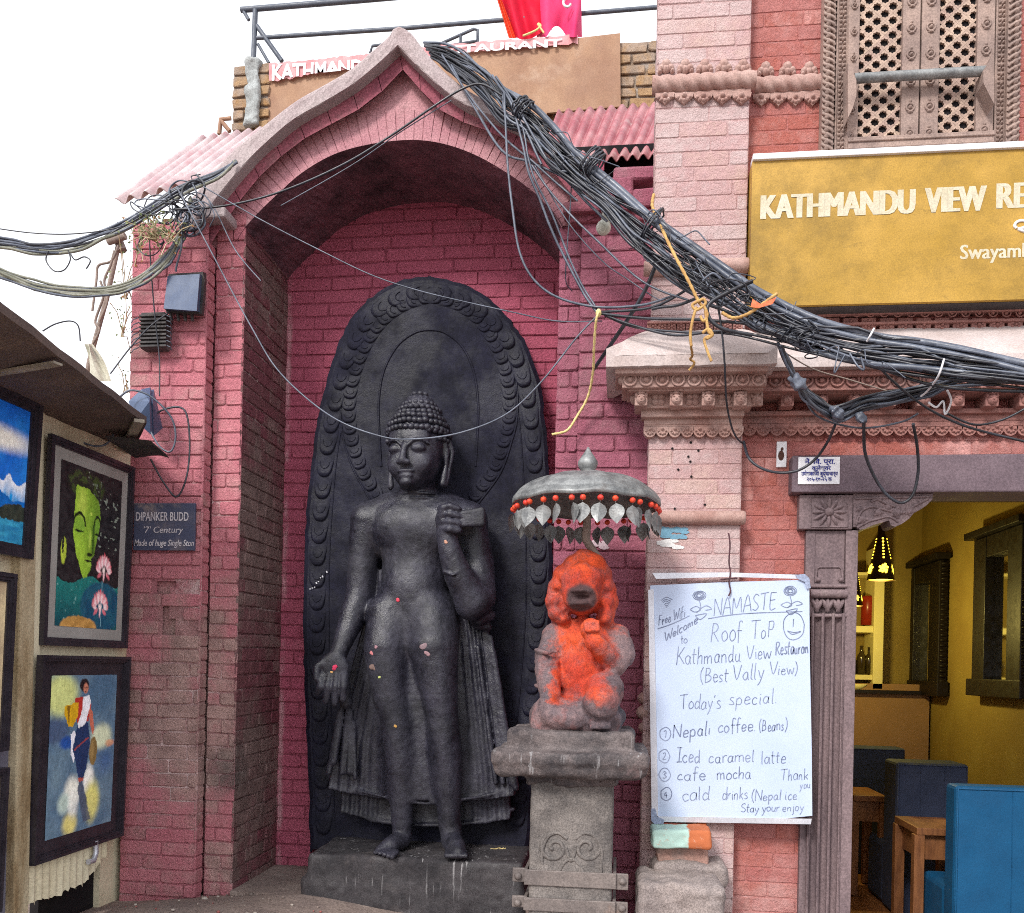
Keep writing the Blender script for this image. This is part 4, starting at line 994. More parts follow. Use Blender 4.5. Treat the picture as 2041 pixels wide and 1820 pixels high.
for k in range(NL):
    a = 2*math.pi*(k+.3)/NL+g.uniform(-.06, .06); r0 = Rr-.007
    lx, ly, lz = cx_+r0*math.cos(a), YG+r0*math.sin(a), zr_-.014
    if proto is None or k % 10 == 0:
        leaf = bpy.data.meshes.new('leaf_pendant'); vv = []; ff = []
        W, Hh = rg(15), rg(40)
        for i in range(9):
            t = i/8; wd = W*math.sin(math.pi*min(1, t*1.02)**.72)**.9*(1 if t < .99 else 0)
            for j in (-1, 0, 1): vv.append((j*wd, .006*abs(j)*math.sin(math.pi*t)+.004*math.sin(t*3+k), -.036-Hh*t))
        for i in range(8):
            for j in (0, 1): ff.append((i*3+j, i*3+j+1, i*3+j+4, i*3+j+3))
        n0 = len(vv); vv += [(-.0008, 0, 0), (.0008, 0, 0), (.0008, 0, -.034), (-.0008, 0, -.034)]; ff.append((n0, n0+1, n0+2, n0+3))
        leaf.from_pydata(vv, [], ff); leaf.materials.append(MAT['tinmetal'])
        mb = M(); mb.ball((0, 0, -.018), (.0125, .0125, .0115), 8, 6)
    o = bpy.data.objects.new('leaf_pendant', leaf); COL.objects.link(o); o.parent = pa
    o.location = Vector((lx, ly, lz))-Vector(pa.location)
    o.rotation_euler = (g.uniform(-.12, .12), g.uniform(-.12, .12), a+math.pi/2+g.uniform(-.9, .9))
    if proto is None:
        bo = mb.build('bead', MAT['bead'], None); bo.parent = o; proto = bo
    else:
        bo = proto.copy(); COL.objects.link(bo); bo.parent = o
# ------------------------------------------------------------------ writing helpers
def text_mesh(s, bold=0.0, ext=.03):
    cu = bpy.data.curves.new('lettering', 'FONT'); cu.body = s; cu.size = 1.0; cu.offset = bold; cu.extrude = ext; cu.resolution_u = 3
    o = bpy.data.objects.new('lettering', cu); COL.objects.link(o)
    dg = bpy.context.evaluated_depsgraph_get(); me = o.evaluated_get(dg).to_mesh()
    vs = [tuple(v.co) for v in me.vertices]; fs = [tuple(p.vertices) for p in me.polygons]
    o.evaluated_get(dg).to_mesh_clear(); bpy.data.objects.remove(o); bpy.data.curves.remove(cu)
    return vs, fs
def put_text(m, s, u0, v0, h, u1=None, Y=None, X=None, bold=.0, cap=.727, slant=0.0, ext=.0016, gap=.001, slope=0.0):
    """text with its base line starting at pixel (u0, v0) on a wall plane, cap height h px, stretched to end at u1"""
    vs, fs = text_mesh(s, bold)
    p0 = P(u0, v0, Y, X); sc = h*mpp(p0)/cap
    x0 = min(v[0] for v in vs); x1 = max(v[0] for v in vs)
    if Y is not None:
        sx = sc if u1 is None else (P(u1, v0, Y).x-p0.x)/(x1-x0)
        out = [(p0.x+(v[0]-x0)*sx+v[1]*sc*slant, Y-gap-(ext if v[2] > 0 else 0), p0.z+v[1]*sc+slope*(v[0]-x0)*sx) for v in vs]
    else:
        sx = sc if u1 is None else (P(u1, v0, None, X).y-p0.y)/(x1-x0)
        out = [(X+gap+(ext if v[2] > 0 else 0), p0.y+(v[0]-x0)*sx, p0.z+v[1]*sc) for v in vs]
    m.add(out, fs)
# ------------------------------------------------------------------ the restaurant building on the right
YP, YW = -.20, -.12
bd = thing('brick_building', 'pink and red brick building with carved cornice, lattice window and open restaurant doorway', 'building', (2.0, YW, -.42))
def XP(u, v, Y): return P(u, v, Y).x
def ZP(u, v, Y): return P(u, v, Y).z
XPL, XPR = XP(1291, 1000, YP), XP(1477, 1000, YP)
XDL = XP(1612, 1300, YW)                       # where the wall meets the door frame
XEND = 4.6
ZL0, ZL1 = ZP(1700, 981, YW-.06), ZP(1700, 903, YW-.06)     # lintel
ZTOP = 4.4
m = M()
bricks(m, (XPL, YP, -.42), EXv, EZv, NF, XPR-XPL, ZTOP+.42, .0655, .215, .003, .0035, .0012, None, 31, .0015)
bricks(m, (XPL, .0, -.42), Vector((0, -1, 0)), EZv, Vector((-1, 0, 0)), -YP, ZTOP+.42, .0655, .2, .003, .0035, .001, None, 32, .001)
bricks(m, (XPR, YP, -.42), Vector((0, 1, 0)), EZv, EXv, YW-YP, ZTOP+.42, .0655, .2, .003, .0035, .001, None, 33, .001)
m.box(((XPL+XPR)/2, YP+.06, 2.0), (XPR-XPL-.012, .10, 4.8))
m.build('pilaster', MAT['pilaster'], bd, fix=False)
m = M()
bricks(m, (XPR, YW, -.42), EXv, EZv, NF, XDL-XPR, ZL1+.42, .0655, .2, .003, .0035, .0012, None, 34, .0015)
bricks(m, (XPR, YW, ZL1), EXv, EZv, NF, XEND-XPR, ZTOP-ZL1, .0655, .2, .003, .0035, .0012, None, 35, .0015)
m.box(((XPR+XDL)/2, YW+.11, ZL1/2-.21), (XDL-XPR, .2, ZL1+.42)); m.box(((XPR+XEND)/2, YW+.11, (ZL1+ZTOP)/2), (XEND-XPR, .2, ZTOP-ZL1))
XDR = 3.35
m.box(((XDR+XEND)/2, YW+.1, ZL1/2-.21), (XEND-XDR, .2, ZL1+.42))
m.build('wall', MAT['redwall'], bd, fix=False)
# carved courses: built from small bosses
def crest(mm, u0, u1, vb, Y, pitch, h):
    n = max(1, int(round((u1-u0)/pitch)))
    for i in range(n):
        u = u0+(i+.5)*(u1-u0)/n; p = P(u, vb, Y); s = mpp(p)
        for (dx, dz, r0) in ((0, .62, .34), (-.27, .34, .25), (.27, .34, .25), (-.36, .12, .16), (.36, .12, .16), (0, .28, .28)):
            mm.dome(p+Vector((dx*h*s*1.15, 0, dz*h*s)), EXv, EZv, NF, r0*h*s, r0*h*s*1.1, .018, 8, 2)
def lace(mm, u0, u1, vt, Y, pitch, h, pointed=False):
    n = max(1, int(round((u1-u0)/pitch)))
    for i in range(n):
        u = u0+(i+.5)*(u1-u0)/n; p = P(u, vt, Y); s = mpp(p); w = (u1-u0)/n*.5*s
        if pointed: q = [(-w, 0), (w, 0), (w*.9, -h*s*.4), (w*.4, -h*s*.7), (0, -h*s), (-w*.4, -h*s*.7), (-w*.9, -h*s*.4)]
        else: q = [(w*math.cos(a)*1.02, -h*s*.35+h*s*.65*math.sin(a)) for a in [math.pi+k*math.pi/8 for k in range(9)]]+[(w, 0), (-w, 0)]
        mm.prism([p+Vector((x, -.012, z)) for x, z in q], [p+Vector((x, .03, z)) for x, z in q])
        for k in range(5):
            a = math.pi+math.pi*(k+.5)/5; mm.dome(p+Vector((w*.62*math.cos(a), -.012, -h*s*.3+h*s*.42*math.sin(a))), EXv, EZv, NF, w*.22, w*.22, .010, 6, 2)
        mm.dome(p+Vector((0, -.012, -h*s*.25)), EXv, EZv, NF, w*.3, w*.3, .014, 8, 2)
def rope(mm, u0, u1, v, Y, r0, pitch=14):
    a, b = P(u0, v, Y), P(u1, v, Y); a.z = b.z = (a.z+b.z)/2; s = mpp(a); L = (b-a).length; n = max(8, int(L/(pitch*s)*12))
    rows = []
    for i in range(n+1):
        c = a+(b-a)*(i/n); row = []
        for k in range(15):
            t = math.pi*(k/14-.5); rr = r0*s*(1+.2*abs(math.sin(math.pi*(i/12)+1.5*t))-.1)
            row.append(c+Vector((0, -rr*math.cos(t)*1.1, rr*math.sin(t))))
        rows.append(row)
    mm.grid(rows, True)
    for rw in (rows[0], rows[-1]): mm.add(rw, [tuple(range(15))])
def face_boss(mm, u, v, Y, s_px, yb):
    """corbel carved with a small face"""
    p = P(u, v, Y); s = mpp(p)*s_px
    mm.box(p+Vector((0, (yb-Y)/2, 0)), (s*1.5, yb-Y, s*1.7), bev=s*.12)
    mm.dome(p+Vector((0, 0, -.1*s)), EXv, EZv, NF, s*.6, s*.68, s*.5, 10, 3)
    for sx in (-1, 1): mm.dome(p+Vector((sx*.26*s, -s*.34, .12*s)), EXv, EZv, NF, s*.17, s*.13, s*.2, 6, 2); mm.dome(p+Vector((sx*.55*s, 0, .35*s)), EXv, EZv, NF, s*.22, s*.3, s*.26, 6, 2)
    mm.dome(p+Vector((0, -s*.42, -.12*s)), EXv, EZv, NF, s*.13, s*.2, s*.2, 6, 2); mm.dome(p+Vector((0, -s*.3, -.42*s)), EXv, EZv, NF, s*.28, s*.1, s*.2, 6, 2)
    mm.dome(p+Vector((0, -s*.05, .62*s)), EXv, EZv, NF, s*.5, s*.22, s*.34, 8, 2)
def roundels(mm, u0, u1, v, Y, pitch, r0):
    n = max(1, int(round((u1-u0)/pitch)))
    for i in range(n):
        u = u0+(i+.5)*(u1-u0)/n; p = P(u, v, Y); s = mpp(p)*r0
        ring = [p+Vector((s*math.cos(a), -.004, s*math.sin(a))) for a in [2*math.pi*k/14 for k in range(15)]]
        mm.tube(ring, s*.2, 5, False); mm.dome(p, EXv, EZv, NF, s*.5, s*.5, s*.5, 8, 2)
        mm.tube([p+Vector((s*1.35*math.cos(a), 0, s*.2+s*1.25*math.sin(a))) for a in [math.pi*k/10 for k in range(11)]], s*.12, 4, False)
def flowers(mm, u0, u1, v, Y, pitch, r0):
    n = max(1, int(round((u1-u0)/pitch)))
    for i in range(n):
        u = u0+(i+.5)*(u1-u0)/n; p = P(u, v, Y); s = mpp(p)*r0
        mm.box(p+Vector((0, .006, 0)), (s*2.15, .02, s*2.15), bev=.003)
        for k in range(6):
            a = 2*math.pi*k/6+.5; mm.dome(p+Vector((.55*s*math.cos(a), -.004, .55*s*math.sin(a))), EXv, EZv, NF, s*.3, s*.3, s*.3, 6, 2)
        mm.dome(p+Vector((0, -.004, 0)), EXv, EZv, NF, s*.3, s*.3, s*.45, 6, 2)
def hbox(mm, u0, u1, va, vb, Y, yb, bev=.004): mm.bbox(u0, va, u1, vb, Y, yb, bev)
# belt of carving high on the pilaster and wall
m = M()
crest(m, 1308, 1500, 147, YP-.005, 38, 30); m.build('leaf_crest', MAT['terra'], bd); m = M(); crest(m, 1504, 1634, 152, YW-.005, 43, 30)
m.build('leaf_crest', MAT['terra'], bd)
m = M(); rope(m, 1300, 1506, 167, YP, 17, 26); m.build('rope_moulding', MAT['terra'], bd); m = M(); rope(m, 1504, 1640, 170, YW, 16, 26); m.build('rope_moulding', MAT['terra'], bd)
m = M(); hbox(m, 1306, 1497, 180, 190, YP-.012, YP+.02); lace(m, 1306, 1497, 188, YP-.004, 38, 22, True); m.build('pointed_lace', MAT['terra'], bd); m = M(); hbox(m, 1500, 1636, 182, 192, YW-.012, YW+.02); lace(m, 1500, 1636, 190, YW-.004, 38, 24, True)
m.build('pointed_lace', MAT['terra'], bd)
# rolls round the pilaster
for (u0_, u1_, v_, r0) in ((1283, 1494, 533, 15), (1300, 1486, 1032, 14)):
    m = M(); p, q = P(u0_, v_, YP-.012), P(u1_, v_, YP-.012); zz = (p.z+q.z)/2; r1 = r0*mpp(p)
    m.tube([Vector((p.x, p.y, zz)), Vector((p.x+.01, p.y, zz)), Vector((q.x-.012, q.y, zz)), Vector((q.x-.003, q.y, zz)), Vector((q.x, q.y, zz))], [r1*.9, r1, r1, r1*.92, r1*.7], 14)
    m.build('roll_moulding', MAT['terra'], bd)
# cap of the pilaster
m = M(); flowers(m, 1292, 1478, 652, YP-.03, 19, 10.5); hbox(m, 1290, 1480, 639, 643, YP-.045, YP); hbox(m, 1290, 1480, 662, 667, YP-.05, YP)
m.build('carved_band', MAT['terradark'], bd)
m = M()
YE = -.46
tz, ez_ = ZP(1380, 666, YP), ZP(1380, 706, YE); fz = ZP(1380, 727, YE)
ax, bx = XP(1290, 666, YP)-.01, XP(1476, 666, YP)+.01; cx0, dx0 = XP(1208, 712, YE), XP(1550, 700, YE)
top = [Vector((ax, YP-.04, tz)), Vector((bx, YP-.04, tz)), Vector((bx, YW, tz)), Vector((ax, YW+.1, tz))]
g = random.Random(8)
def ring_at(k, dz=0):
    x0_, x1_ = lerp(ax, cx0, k), lerp(bx, dx0, k); y = lerp(YP-.04, YE, k); z = lerp(tz, ez_, k**1.25)
    F_ = [Vector((lerp(x0_, x1_, i/20), y+g.uniform(-.003, .003), z+g.uniform(-.002, .002)+(.03*(k**3) if i in (0, 20) else 0))) for i in range(21)]
    return [Vector((x0_, .02, z))]+F_+[Vector((x1_, YW, z))]
m.grid([ring_at(k) for k in (0, .2, .4, .6, .8, 1.0)], False)
re = ring_at(1.0); rb = [Vector((p.x, p.y+.004, fz+g.uniform(-.002, .002))) for p in re]
m.strip(re, rb); m.strip(rb, [Vector((min(max(p.x, cx0+.1), dx0-.1), YP+.02, fz-.01)) for p in rb])
m.strip([Vector((p.x, max(p.y, p.y), p.z)) for p in ring_at(0)], [Vector((p.x, YW, p.z+.01)) for p in ring_at(0)])
m.build('cap_roof', MAT['ledge'], bd)
m = M()
hbox(m, 1226, 1532, 728, 742, -.43, YP, .006); hbox(m, 1240, 1528, 742, 771, -.385, YP, .004); hbox(m, 1250, 1522, 771, 778, -.36, YP, .003)
roundels(m, 1240, 1528, 757, -.387, 31, 12)
hbox(m, 1266, 1500, 778, 812, -.30, YP, .004); hbox(m, 1278, 1484, 812, 830, -.27, YP, .004); hbox(m, 1284, 1480, 830, 846, -.235, YP, .004)
for u in (1278, 1348, 1412, 1476, 1508): face_boss(m, u, 794, -.345 if u < 1500 else -.30, 17, -.28)
for u in (1312, 1380, 1444):
    p = P(u, 796, -.302); s = mpp(p)
    for k in range(4): a = math.pi/4+k*math.pi/2; m.dome(p+Vector((9*s*math.cos(a), 0, 8*s*math.sin(a))), EXv, EZv, NF, 8*s, 7*s, .012, 8, 2)
# left return of the stepped cap
for (u, va, vb, y0, y1) in ((1240, 742, 771, -.36, -.05), (1264, 778, 812, -.28, -.05)):
    for k in range(5): p = P(u, (va+vb)/2, lerp(y0, y1, k/4)); s = mpp(p); m.ball(p, (9*s, 14*s, 12*s), 8, 5)
m.build('cap_tiers', MAT['terra'], bd)
m = M(); hbox(m, 1284, 1480, 845, 852, YP-.03, YP); lace(m, 1283, 1481, 851, YP-.018, 25, 22)
m.build('scalloped_lace', MAT['terra'], bd)
# main cornice over the door
XC0, XC1 = XP(1476, 700, YW), XEND
m = M(); hbox(m, 1630, 2600, 606, 616, -.17, YW, .003); hbox(m, 1640, 2600, 632, 637, -.165, YW, .002)
roundels(m, 1640, 2480, 624, -.15, 27, 8); flowers(m, 1640, 2480, 648, -.145, 36, 13)
m.build('carved_band', MAT['terradark'], bd)
m = M()
pr = [(YW, ZP(1800, 660, YW)), (YW-.03, ZP(1800, 660, YW)), (-.2, ZP(1800, 672, -.2)), (-.29, ZP(1800, 690, -.29)), (-.35, ZP(1800, 708, -.35)), (-.352, ZP(1800, 728, -.352)), (YW, ZP(1800, 729, -.35))]
def run(mm, prof, xa, xb, n=30, jit=.003):
    g = random.Random(3); rows = []
    for y, z in prof: rows.append([Vector((lerp(xa, xb, i/n), y+g.uniform(-jit, jit)*(y < YW-.02), z+g.uniform(-jit, jit)*.6)) for i in range(n+1)])
    mm.grid(rows, False)
run(m, pr, XC0, XC1)
m.build('cornice_ledge', MAT['ledge'], bd)
m = M()
hbox(m, 1478, 2600, 730, 742, -.31, YW, .004); hbox(m, 1478, 2600, 742, 772, -.28, YW, .004); roundels(m, 1500, 2480, 758, -.282, 31, 12); hbox(m, 1478, 2600, 772, 779, -.25, YW, .003)
hbox(m, 1478, 2600, 812, 822, -.18, YW, .004); hbox(m, 1478, 2600, 822, 838, -.155, YW, .004)
for i in range(14): face_boss(m, 1570+i*68, 795, -.235, 17, YW)
lace(m, 1480, 2490, 846, YW-.02, 27, 24); hbox(m, 1478, 2600, 838, 848, YW-.035, YW, .003)
m.build('cornice', MAT['terradark'], bd)
# small carved scrolls on the left foot of the pilaster
m = M()
for (v, r0) in ((1392, 17), (1420, 20), (1450, 15)):
    p = P(1284, v, YP+.05); s = mpp(p)*r0; m.ball(p, (s*.8, s*1.3, s*.75), 10, 7); m.tube([p+Vector((-s*.75*math.sin(a)*.9, -s*1.0*math.cos(a), -s*.1)) for a in [math.pi*k/8 for k in range(9)]], s*.16, 5)
m.build('scroll_corbel', MAT['terra'], bd)
# ---- door frame
YDF = -.17
fr = M(); hbox(fr, 1579, 2600, 904, 980, YDF-.03, YW+.14, .006)
df = fr.build('door_frame', MAT['lintel'], bd)
m = M(); hbox(m, 1593, 1700, 986, 1055, YDF, YW+.12, .005)
p = P(1652, 1021, YDF); s = mpp(p)
for k in range(12):
    a = 2*math.pi*k/12; sx = (1 if abs(math.cos(a)) > .3 else .8)
    m.dome(p+Vector((20*s*math.cos(a), 0, 17*s*math.sin(a))), Vector((math.cos(a), 0, math.sin(a))), Vector((-math.sin(a), 0, math.cos(a))), NF, 15*s, 4.4*s, .012, 8, 2)
m.dome(p, EXv, EZv, NF, 10*s, 10*s, .022, 10, 3)
for (a, b) in (((1616, 991), (1690, 991)), ((1690, 991), (1690, 1050)), ((1690, 1050), (1616, 1050)), ((1616, 1050), (1616, 991))): m.tube([P(*a, YDF), P(*b, YDF)], .004, 4)
m.build('rosette_block', MAT['wood'], df)
m = M()
BR = [(1701, 984), (1860, 984), (1858, 996), (1846, 1008), (1834, 1016), (1822, 1022), (1812, 1034), (1798, 1044), (1784, 1050), (1776, 1047), (1772, 1037), (1760, 1041), (1742, 1046), (1724, 1054), (1714, 1056), (1708, 1050), (1701, 1050)]
m.prism([P(u, v, YDF) for u, v in BR], [Vector((P(u, v, YDF).x, YW+.08, P(u, v, YDF).z)) for u, v in BR])
for L in ([(1706, 1046), (1716, 1020), (1740, 1010), (1770, 1018), (1800, 1022), (1826, 1006), (1850, 994)], [(1708, 1052), (1730, 1040), (1752, 1034), (1772, 1030), (1790, 1040)], [(1704, 994), (1770, 992), (1852, 990)], [(1736, 1000), (1750, 996), (1766, 1004), (1784, 1010)]):
    m.tube([P(u, v, YDF) for u, v in spline(L, 5)], .0065, 5)
for (u, v, r0) in ((1719, 1036, 9), (1786, 1022, 10), (1750, 1022, 8), (1812, 1020, 7), (1704+8, 1014, 6), (1770, 1012, 6)):
    p = P(u, v, YDF); s = mpp(p)*r0
    m.dome(p, EXv, EZv, NF, s, s, s*.7, 8, 2)
    for k in range(5): a = 2*math.pi*k/5; m.dome(p+Vector((s*.9*math.cos(a), 0, s*.9*math.sin(a))), EXv, EZv, NF, s*.45, s*.45, s*.4, 6, 2)
m.build('carved_bracket', MAT['wood'], df)
m = M()
XCa, XCb = XP(1614, 1400, YDF), XP(1681, 1400, YDF); XJ = XP(1693, 1400, YW+.05)
zA, zB = -.42, ZP(1650, 1056, YDF)
m.box(((XCa+XCb)/2, YDF+.105, (zA+zB)/2), (XCb-XCa, .12, zB-zA), bev=.004); m.box(((XCa+XCb)/2, YDF+.08, (ZP(1650, 1188, YDF)+zB)/2), (XCb-XCa-.002, .11, zB-ZP(1650, 1188, YDF)), bev=.003)
m.box(((XCb+XJ)/2, YW+.04, (zA+zB)/2), (XJ-XCb, .16, zB-zA), bev=.003)
m.box((XCa-.006, YW+.02, (zA+zB)/2), (.04, .1, zB-zA), bev=.003)
def colx(f): return lerp(XCa, XCb, f)
zF1, zF0 = ZP(1650, 1222, YDF), -.2
# fluted shaft
rows = []
for z in [zF0, zF0+.02]+[lerp(zF0+.02, zF1-.02, i/6) for i in range(1, 6)]+[zF1-.02, zF1]:
    row = []
    for i in range(49):
        f = i/48; q = (f*3) % 1.0 if f < 1 else 1.0
        dep_ = .034*math.sin(math.pi*q)**.6 if .06 < q < .94 else 0
        end = 0 if (z <= zF0 or z >= zF1) else 1
        row.append(Vector((colx(.04+.92*f), YDF+.012-.012*end+dep_*end-(.006 if (q < .07 or q > .93) else 0), z)))
    rows.append(row)
m.grid(rows, True)
for k in range(4): m.tube([Vector((colx(.04+.92*k/3), YDF+.004, zF0)), Vector((colx(.04+.92*k/3), YDF+.004, zF1))], .007, 6)
for v, r0 in ((1183, 9), (1168, 4), (1227, 4)):
    z = ZP(1650, v, YDF); rr = r0*mpp(P(1650, v, YDF)); m.tube([Vector((XCa-.006, YDF+.01, z)), Vector((XCb+.006, YDF+.01, z))], rr, 10)
for k in range(3):
    for j in range(3):
        p = Vector((colx(.18+.32*k), YDF+.018, ZP(1650, 1206, YDF))); a = (j-1)*.5
        m.dome(p+Vector((.018*math.sin(a), 0, .0)), Vector((math.cos(a), 0, -math.sin(a))), Vector((math.sin(a), 0, math.cos(a))), NF, .011, .034, .014, 8, 2)
for L in ([(1626, 1160), (1628, 1134), (1634, 1130), (1672, 1130), (1678, 1134), (1680, 1160)], ):
    m.tube([P(u, v, YDF+.023) for u, v in L], .006, 5)
for u in (1630, 1676): m.dome(P(u, 1156, YDF+.022), EXv, EZv, NF, .012, .012, .014, 8, 2)
m.build('fluted_column', MAT['wood'], df)
m = M(); m.box((XDR-.07, YDF+.08, (zA+ZL0)/2), (.14, .14, ZL0-zA), bev=.004); m.build('fluted_column', MAT['wood'], df)
def mixc0(c, d, k): return tuple(c[i]+(d[i]-c[i])*k for i in range(3))
# ---- lattice window over the sign
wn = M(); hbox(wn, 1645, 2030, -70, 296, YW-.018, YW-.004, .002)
win = wn.build('window', MAT['gap_shade'], bd)  # solid board; darkness behind the lattice is painted as its near-black colour
def vcol_strip(mm, ua, ub, yf, fn=None):
    xa, xb = XP(ua, 140, yf), XP(ub, 140, yf); za, zb = ZP(1850, 292, yf), ZP(1850, -60, yf)
    mm.box(((xa+xb)/2, (yf+YW)/2, (za+zb)/2), (xb-xa, YW-yf, zb-za), bev=.003)
    return xa, xb, za, zb
for (ua, ub, sg) in ((1640, 1664, 1), (2008, 2034, -1)):
    m = M(); xa, xb, za, zb = vcol_strip(m, ua, ub, YW-.06)
    n = 28
    for i in range(n):
        z = lerp(za, zb, (i+.5)/n); c = Vector(((xa+xb)/2, YW-.062, z)); w_ = (xb-xa)
        m.tube([c+Vector((sg*w_*.42*math.cos(t), -.006*math.sin(t), w_*.62*(t/math.pi-.5))) for t in [math.pi*k/8 for k in range(9)]], w_*.13, 5)
        m.dome(c+Vector((-sg*w_*.08, 0, 0)), EXv, EZv, NF, w_*.24, w_*.3, .012, 8, 2)
    m.build('scroll_border', MAT['palewood'], win)
for (ua, ub) in ((1667, 1689), (1984, 2005)):
    m = M(); xa, xb, za, zb = vcol_strip(m, ua, ub, YW-.035); w_ = xb-xa
    m.tube([Vector((xa, YW-.04, za)), Vector((xa, YW-.04, zb))], .005, 5); m.tube([Vector((xb, YW-.04, za)), Vector((xb, YW-.04, zb))], .005, 5)
    n = 20
    for i in range(n):
        c = Vector(((xa+xb)/2, YW-.036, lerp(za, zb, (i+.5)/n)))
        for k in range(4): a = math.pi/4+k*math.pi/2; m.dome(c+Vector((w_*.24*math.cos(a), 0, w_*.3*math.sin(a))), EXv, EZv, NF, w_*.16, w_*.18, .01, 6, 2)
        m.dome(c, EXv, EZv, NF, w_*.12, w_*.12, .014, 6, 2)
    m.build('flower_border', MAT['palewood'], win)
m = M()
for (ua, ub, ros) in ((1690, 1712, 1), (1798, 1833, 1), (1836, 1872, 1), (1947, 1982, 1)):
    xa, xb, za, zb = vcol_strip(m, ua, ub, YW-.05); w_ = xb-xa
    for i in range(7):
        c = Vector(((xa+xb)/2, YW-.052, zb-.02-.113*i)); r0 = min(w_*.26, .017)
        m.dome(c, EXv, EZv, NF, r0*.5, r0*.5, .012, 8, 2)
        m.tube([c+Vector((r0*math.cos(a), 0, r0*math.sin(a))) for a in [2*math.pi*k/10 for k in range(11)]], r0*.28, 5, False)
        m.dome(c+Vector((0, 0, r0*1.5)), EXv, EZv, NF, r0*.35, r0*.55, .008, 6, 2); m.dome(c-Vector((0, 0, r0*1.2)), EXv, EZv, NF, r0*.8, r0*.3, .008, 6, 2)
xa, xb = XP(1690, 280, YW-.055), XP(1982, 280, YW-.055); za, zb = ZP(1850, 290, YW-.055), ZP(1850, 266, YW-.055)
m.box(((xa+xb)/2, YW-.03, (za+zb)/2), (xb-xa, .055, zb-za), bev=.004); m.tube([Vector((xa, YW-.06, (za+zb)/2+.006)), Vector((xb, YW-.06, (za+zb)/2+.006))], .006, 6)
m.build('sash', MAT['palewood'], win)
g = random.Random(6)
for (ua, ub) in ((1708, 1800), (1868, 1950)):
    m = M(); yl = YW-.032; xa, xb = XP(ua, 140, yl), XP(ub, 140, yl); za, zb = ZP(1850, 272, yl), ZP(1850, -60, yl)
    hx, hz = 15.3*mpp(P(1800, 100, yl)), 14.4*mpp(P(1800, 100, yl))
    nx = int((xb-xa)/hx)+1; nz = int((zb-za)/hz)+1
    for i in range(-1, nx+1):
        tone = None
        for j in range(-1, nz+1):
            if (i+j) % 2: continue
            c = Vector((xa+hx*(i+.4), yl, za+hz*(j+.35)))
            if not (xa-.2*hx < c.x < xb+.2*hx and za < c.z < zb): continue
            k = random.Random((i-j)*7+int(ua)).random(); tnt = mixc0(srgb(196, 172, 154), srgb(168, 142, 132), k); m.curc = tnt
            oo, ii = [], []
            for q in range(16):
                a = 2*math.pi*q/16; d = 1/(abs(math.cos(a))+abs(math.sin(a)))
                oo.append(c+Vector((hx*.985*d*math.cos(a), 0, hz*.985*d*math.sin(a))))
                rr = (.60 if q % 2 == 0 else .47)
                ii.append(c+Vector((hx*rr*math.cos(a), 0, hz*rr*math.sin(a))))
            n0 = 16; bk = [p+Vector((0, .012, 0)) for p in ii]; ob = [p+Vector((0, .005, 0)) for p in oo]
            m.add(oo+ii+bk+ob, [(q, (q+1) % 16, 16+(q+1) % 16, 16+q) for q in range(16)]+[(16+q, 16+(q+1) % 16, 32+(q+1) % 16, 32+q) for q in range(16)]+[(48+q, 48+(q+1) % 16, (q+1) % 16, q) for q in range(16)])
    # the slats show as ridges running one way
    m.curc = (1, .98, .95)
    o = m.build('lattice', None, win, fix=False); o.data.materials.append(MAT['lattice_v'] if 'lattice_v' in MAT else MAT.setdefault('lattice_v', surf('lattice_wood_tinted', srgb(206, 186, 168), srgb(178, 152, 142), 16, 5, .8, None, speck=.2, bump=.3, vcol=True)))
m = M(); a, b = P(1702, 158, YW-.10), P(1972, 140, YW-.10); zz = (a.z+b.z)/2; m.tube([Vector((a.x, a.y, zz)), Vector((b.x, b.y, zz))], 9.5*mpp(a), 12); m.build('rail', MAT['tinmetal'], win)
for L in ([(1690, 125), (1700, 140), (1707, 160), (1707, 190), (1700, 215), (1690, 235)], [(1982, 100), (1972, 122), (1960, 140), (1960, 165), (1970, 185), (1982, 208)]):
    m = M(); m.prism([P(u, v, YW-.13) for u, v in L], [Vector((P(u, v, YW-.13).x, YW-.05, P(u, v, YW-.13).z)) for u, v in L]); m.build('rail_bracket', MAT['palewood'], win)
# ------------------------------------------------------------------ room behind the doorway
XR1, YR1, ZC = 2.62, 3.95, 2.55
m = M()
m.quad((XR1, .05, -.42), (XR1, YR1, -.42), (XR1, YR1, ZC), (XR1, .05, ZC)); m.quad((.75, YR1, -.42), (XR1, YR1, -.42), (XR1, YR1, ZC), (.75, YR1, ZC))
m.quad((.75, .05, -.42), (.75, YR1, -.42), (.75, YR1, ZC), (.75, .05, ZC)); m.quad((.75, .05, ZC), (XR1, .05, ZC), (XR1, YR1, ZC), (.75, YR1, ZC))
m.quad((.75, .06, ZL0), (XR1, .06, ZL0), (XR1, .06, ZC), (.75, .06, ZC))
m.quad((2.62, .01, -.42), (XR1+.0, .05, -.42), (XR1, .05, ZC), (2.62, .01, ZC))
m.build('room_wall', MAT['yellowwall'], bd, fix=False)
m = M(); m.quad((.75, .0, -.415), (3.3, .0, -.415), (3.3, YR1, -.415), (.75, YR1, -.415)); m.build('room_floor', MAT['tablewood'], bd)
m = M(); m.box((1.9, YR1-.18, ZP(1750, 1440, 3.6)/1-.2), (1.4, .3, 1.05)); m.build('half_wall', surf('beige_half_wall', srgb(146, 112, 84), srgb(136, 104, 78), 3, 4, .8, None, speck=.08, bump=.1), bd)
m = M(); p = P(1750, 1379, 3.6); m.box((1.9, YR1-.2, p.z), (1.44, .36, .03)); m.build('counter_top', MAT['ebony'], bd)
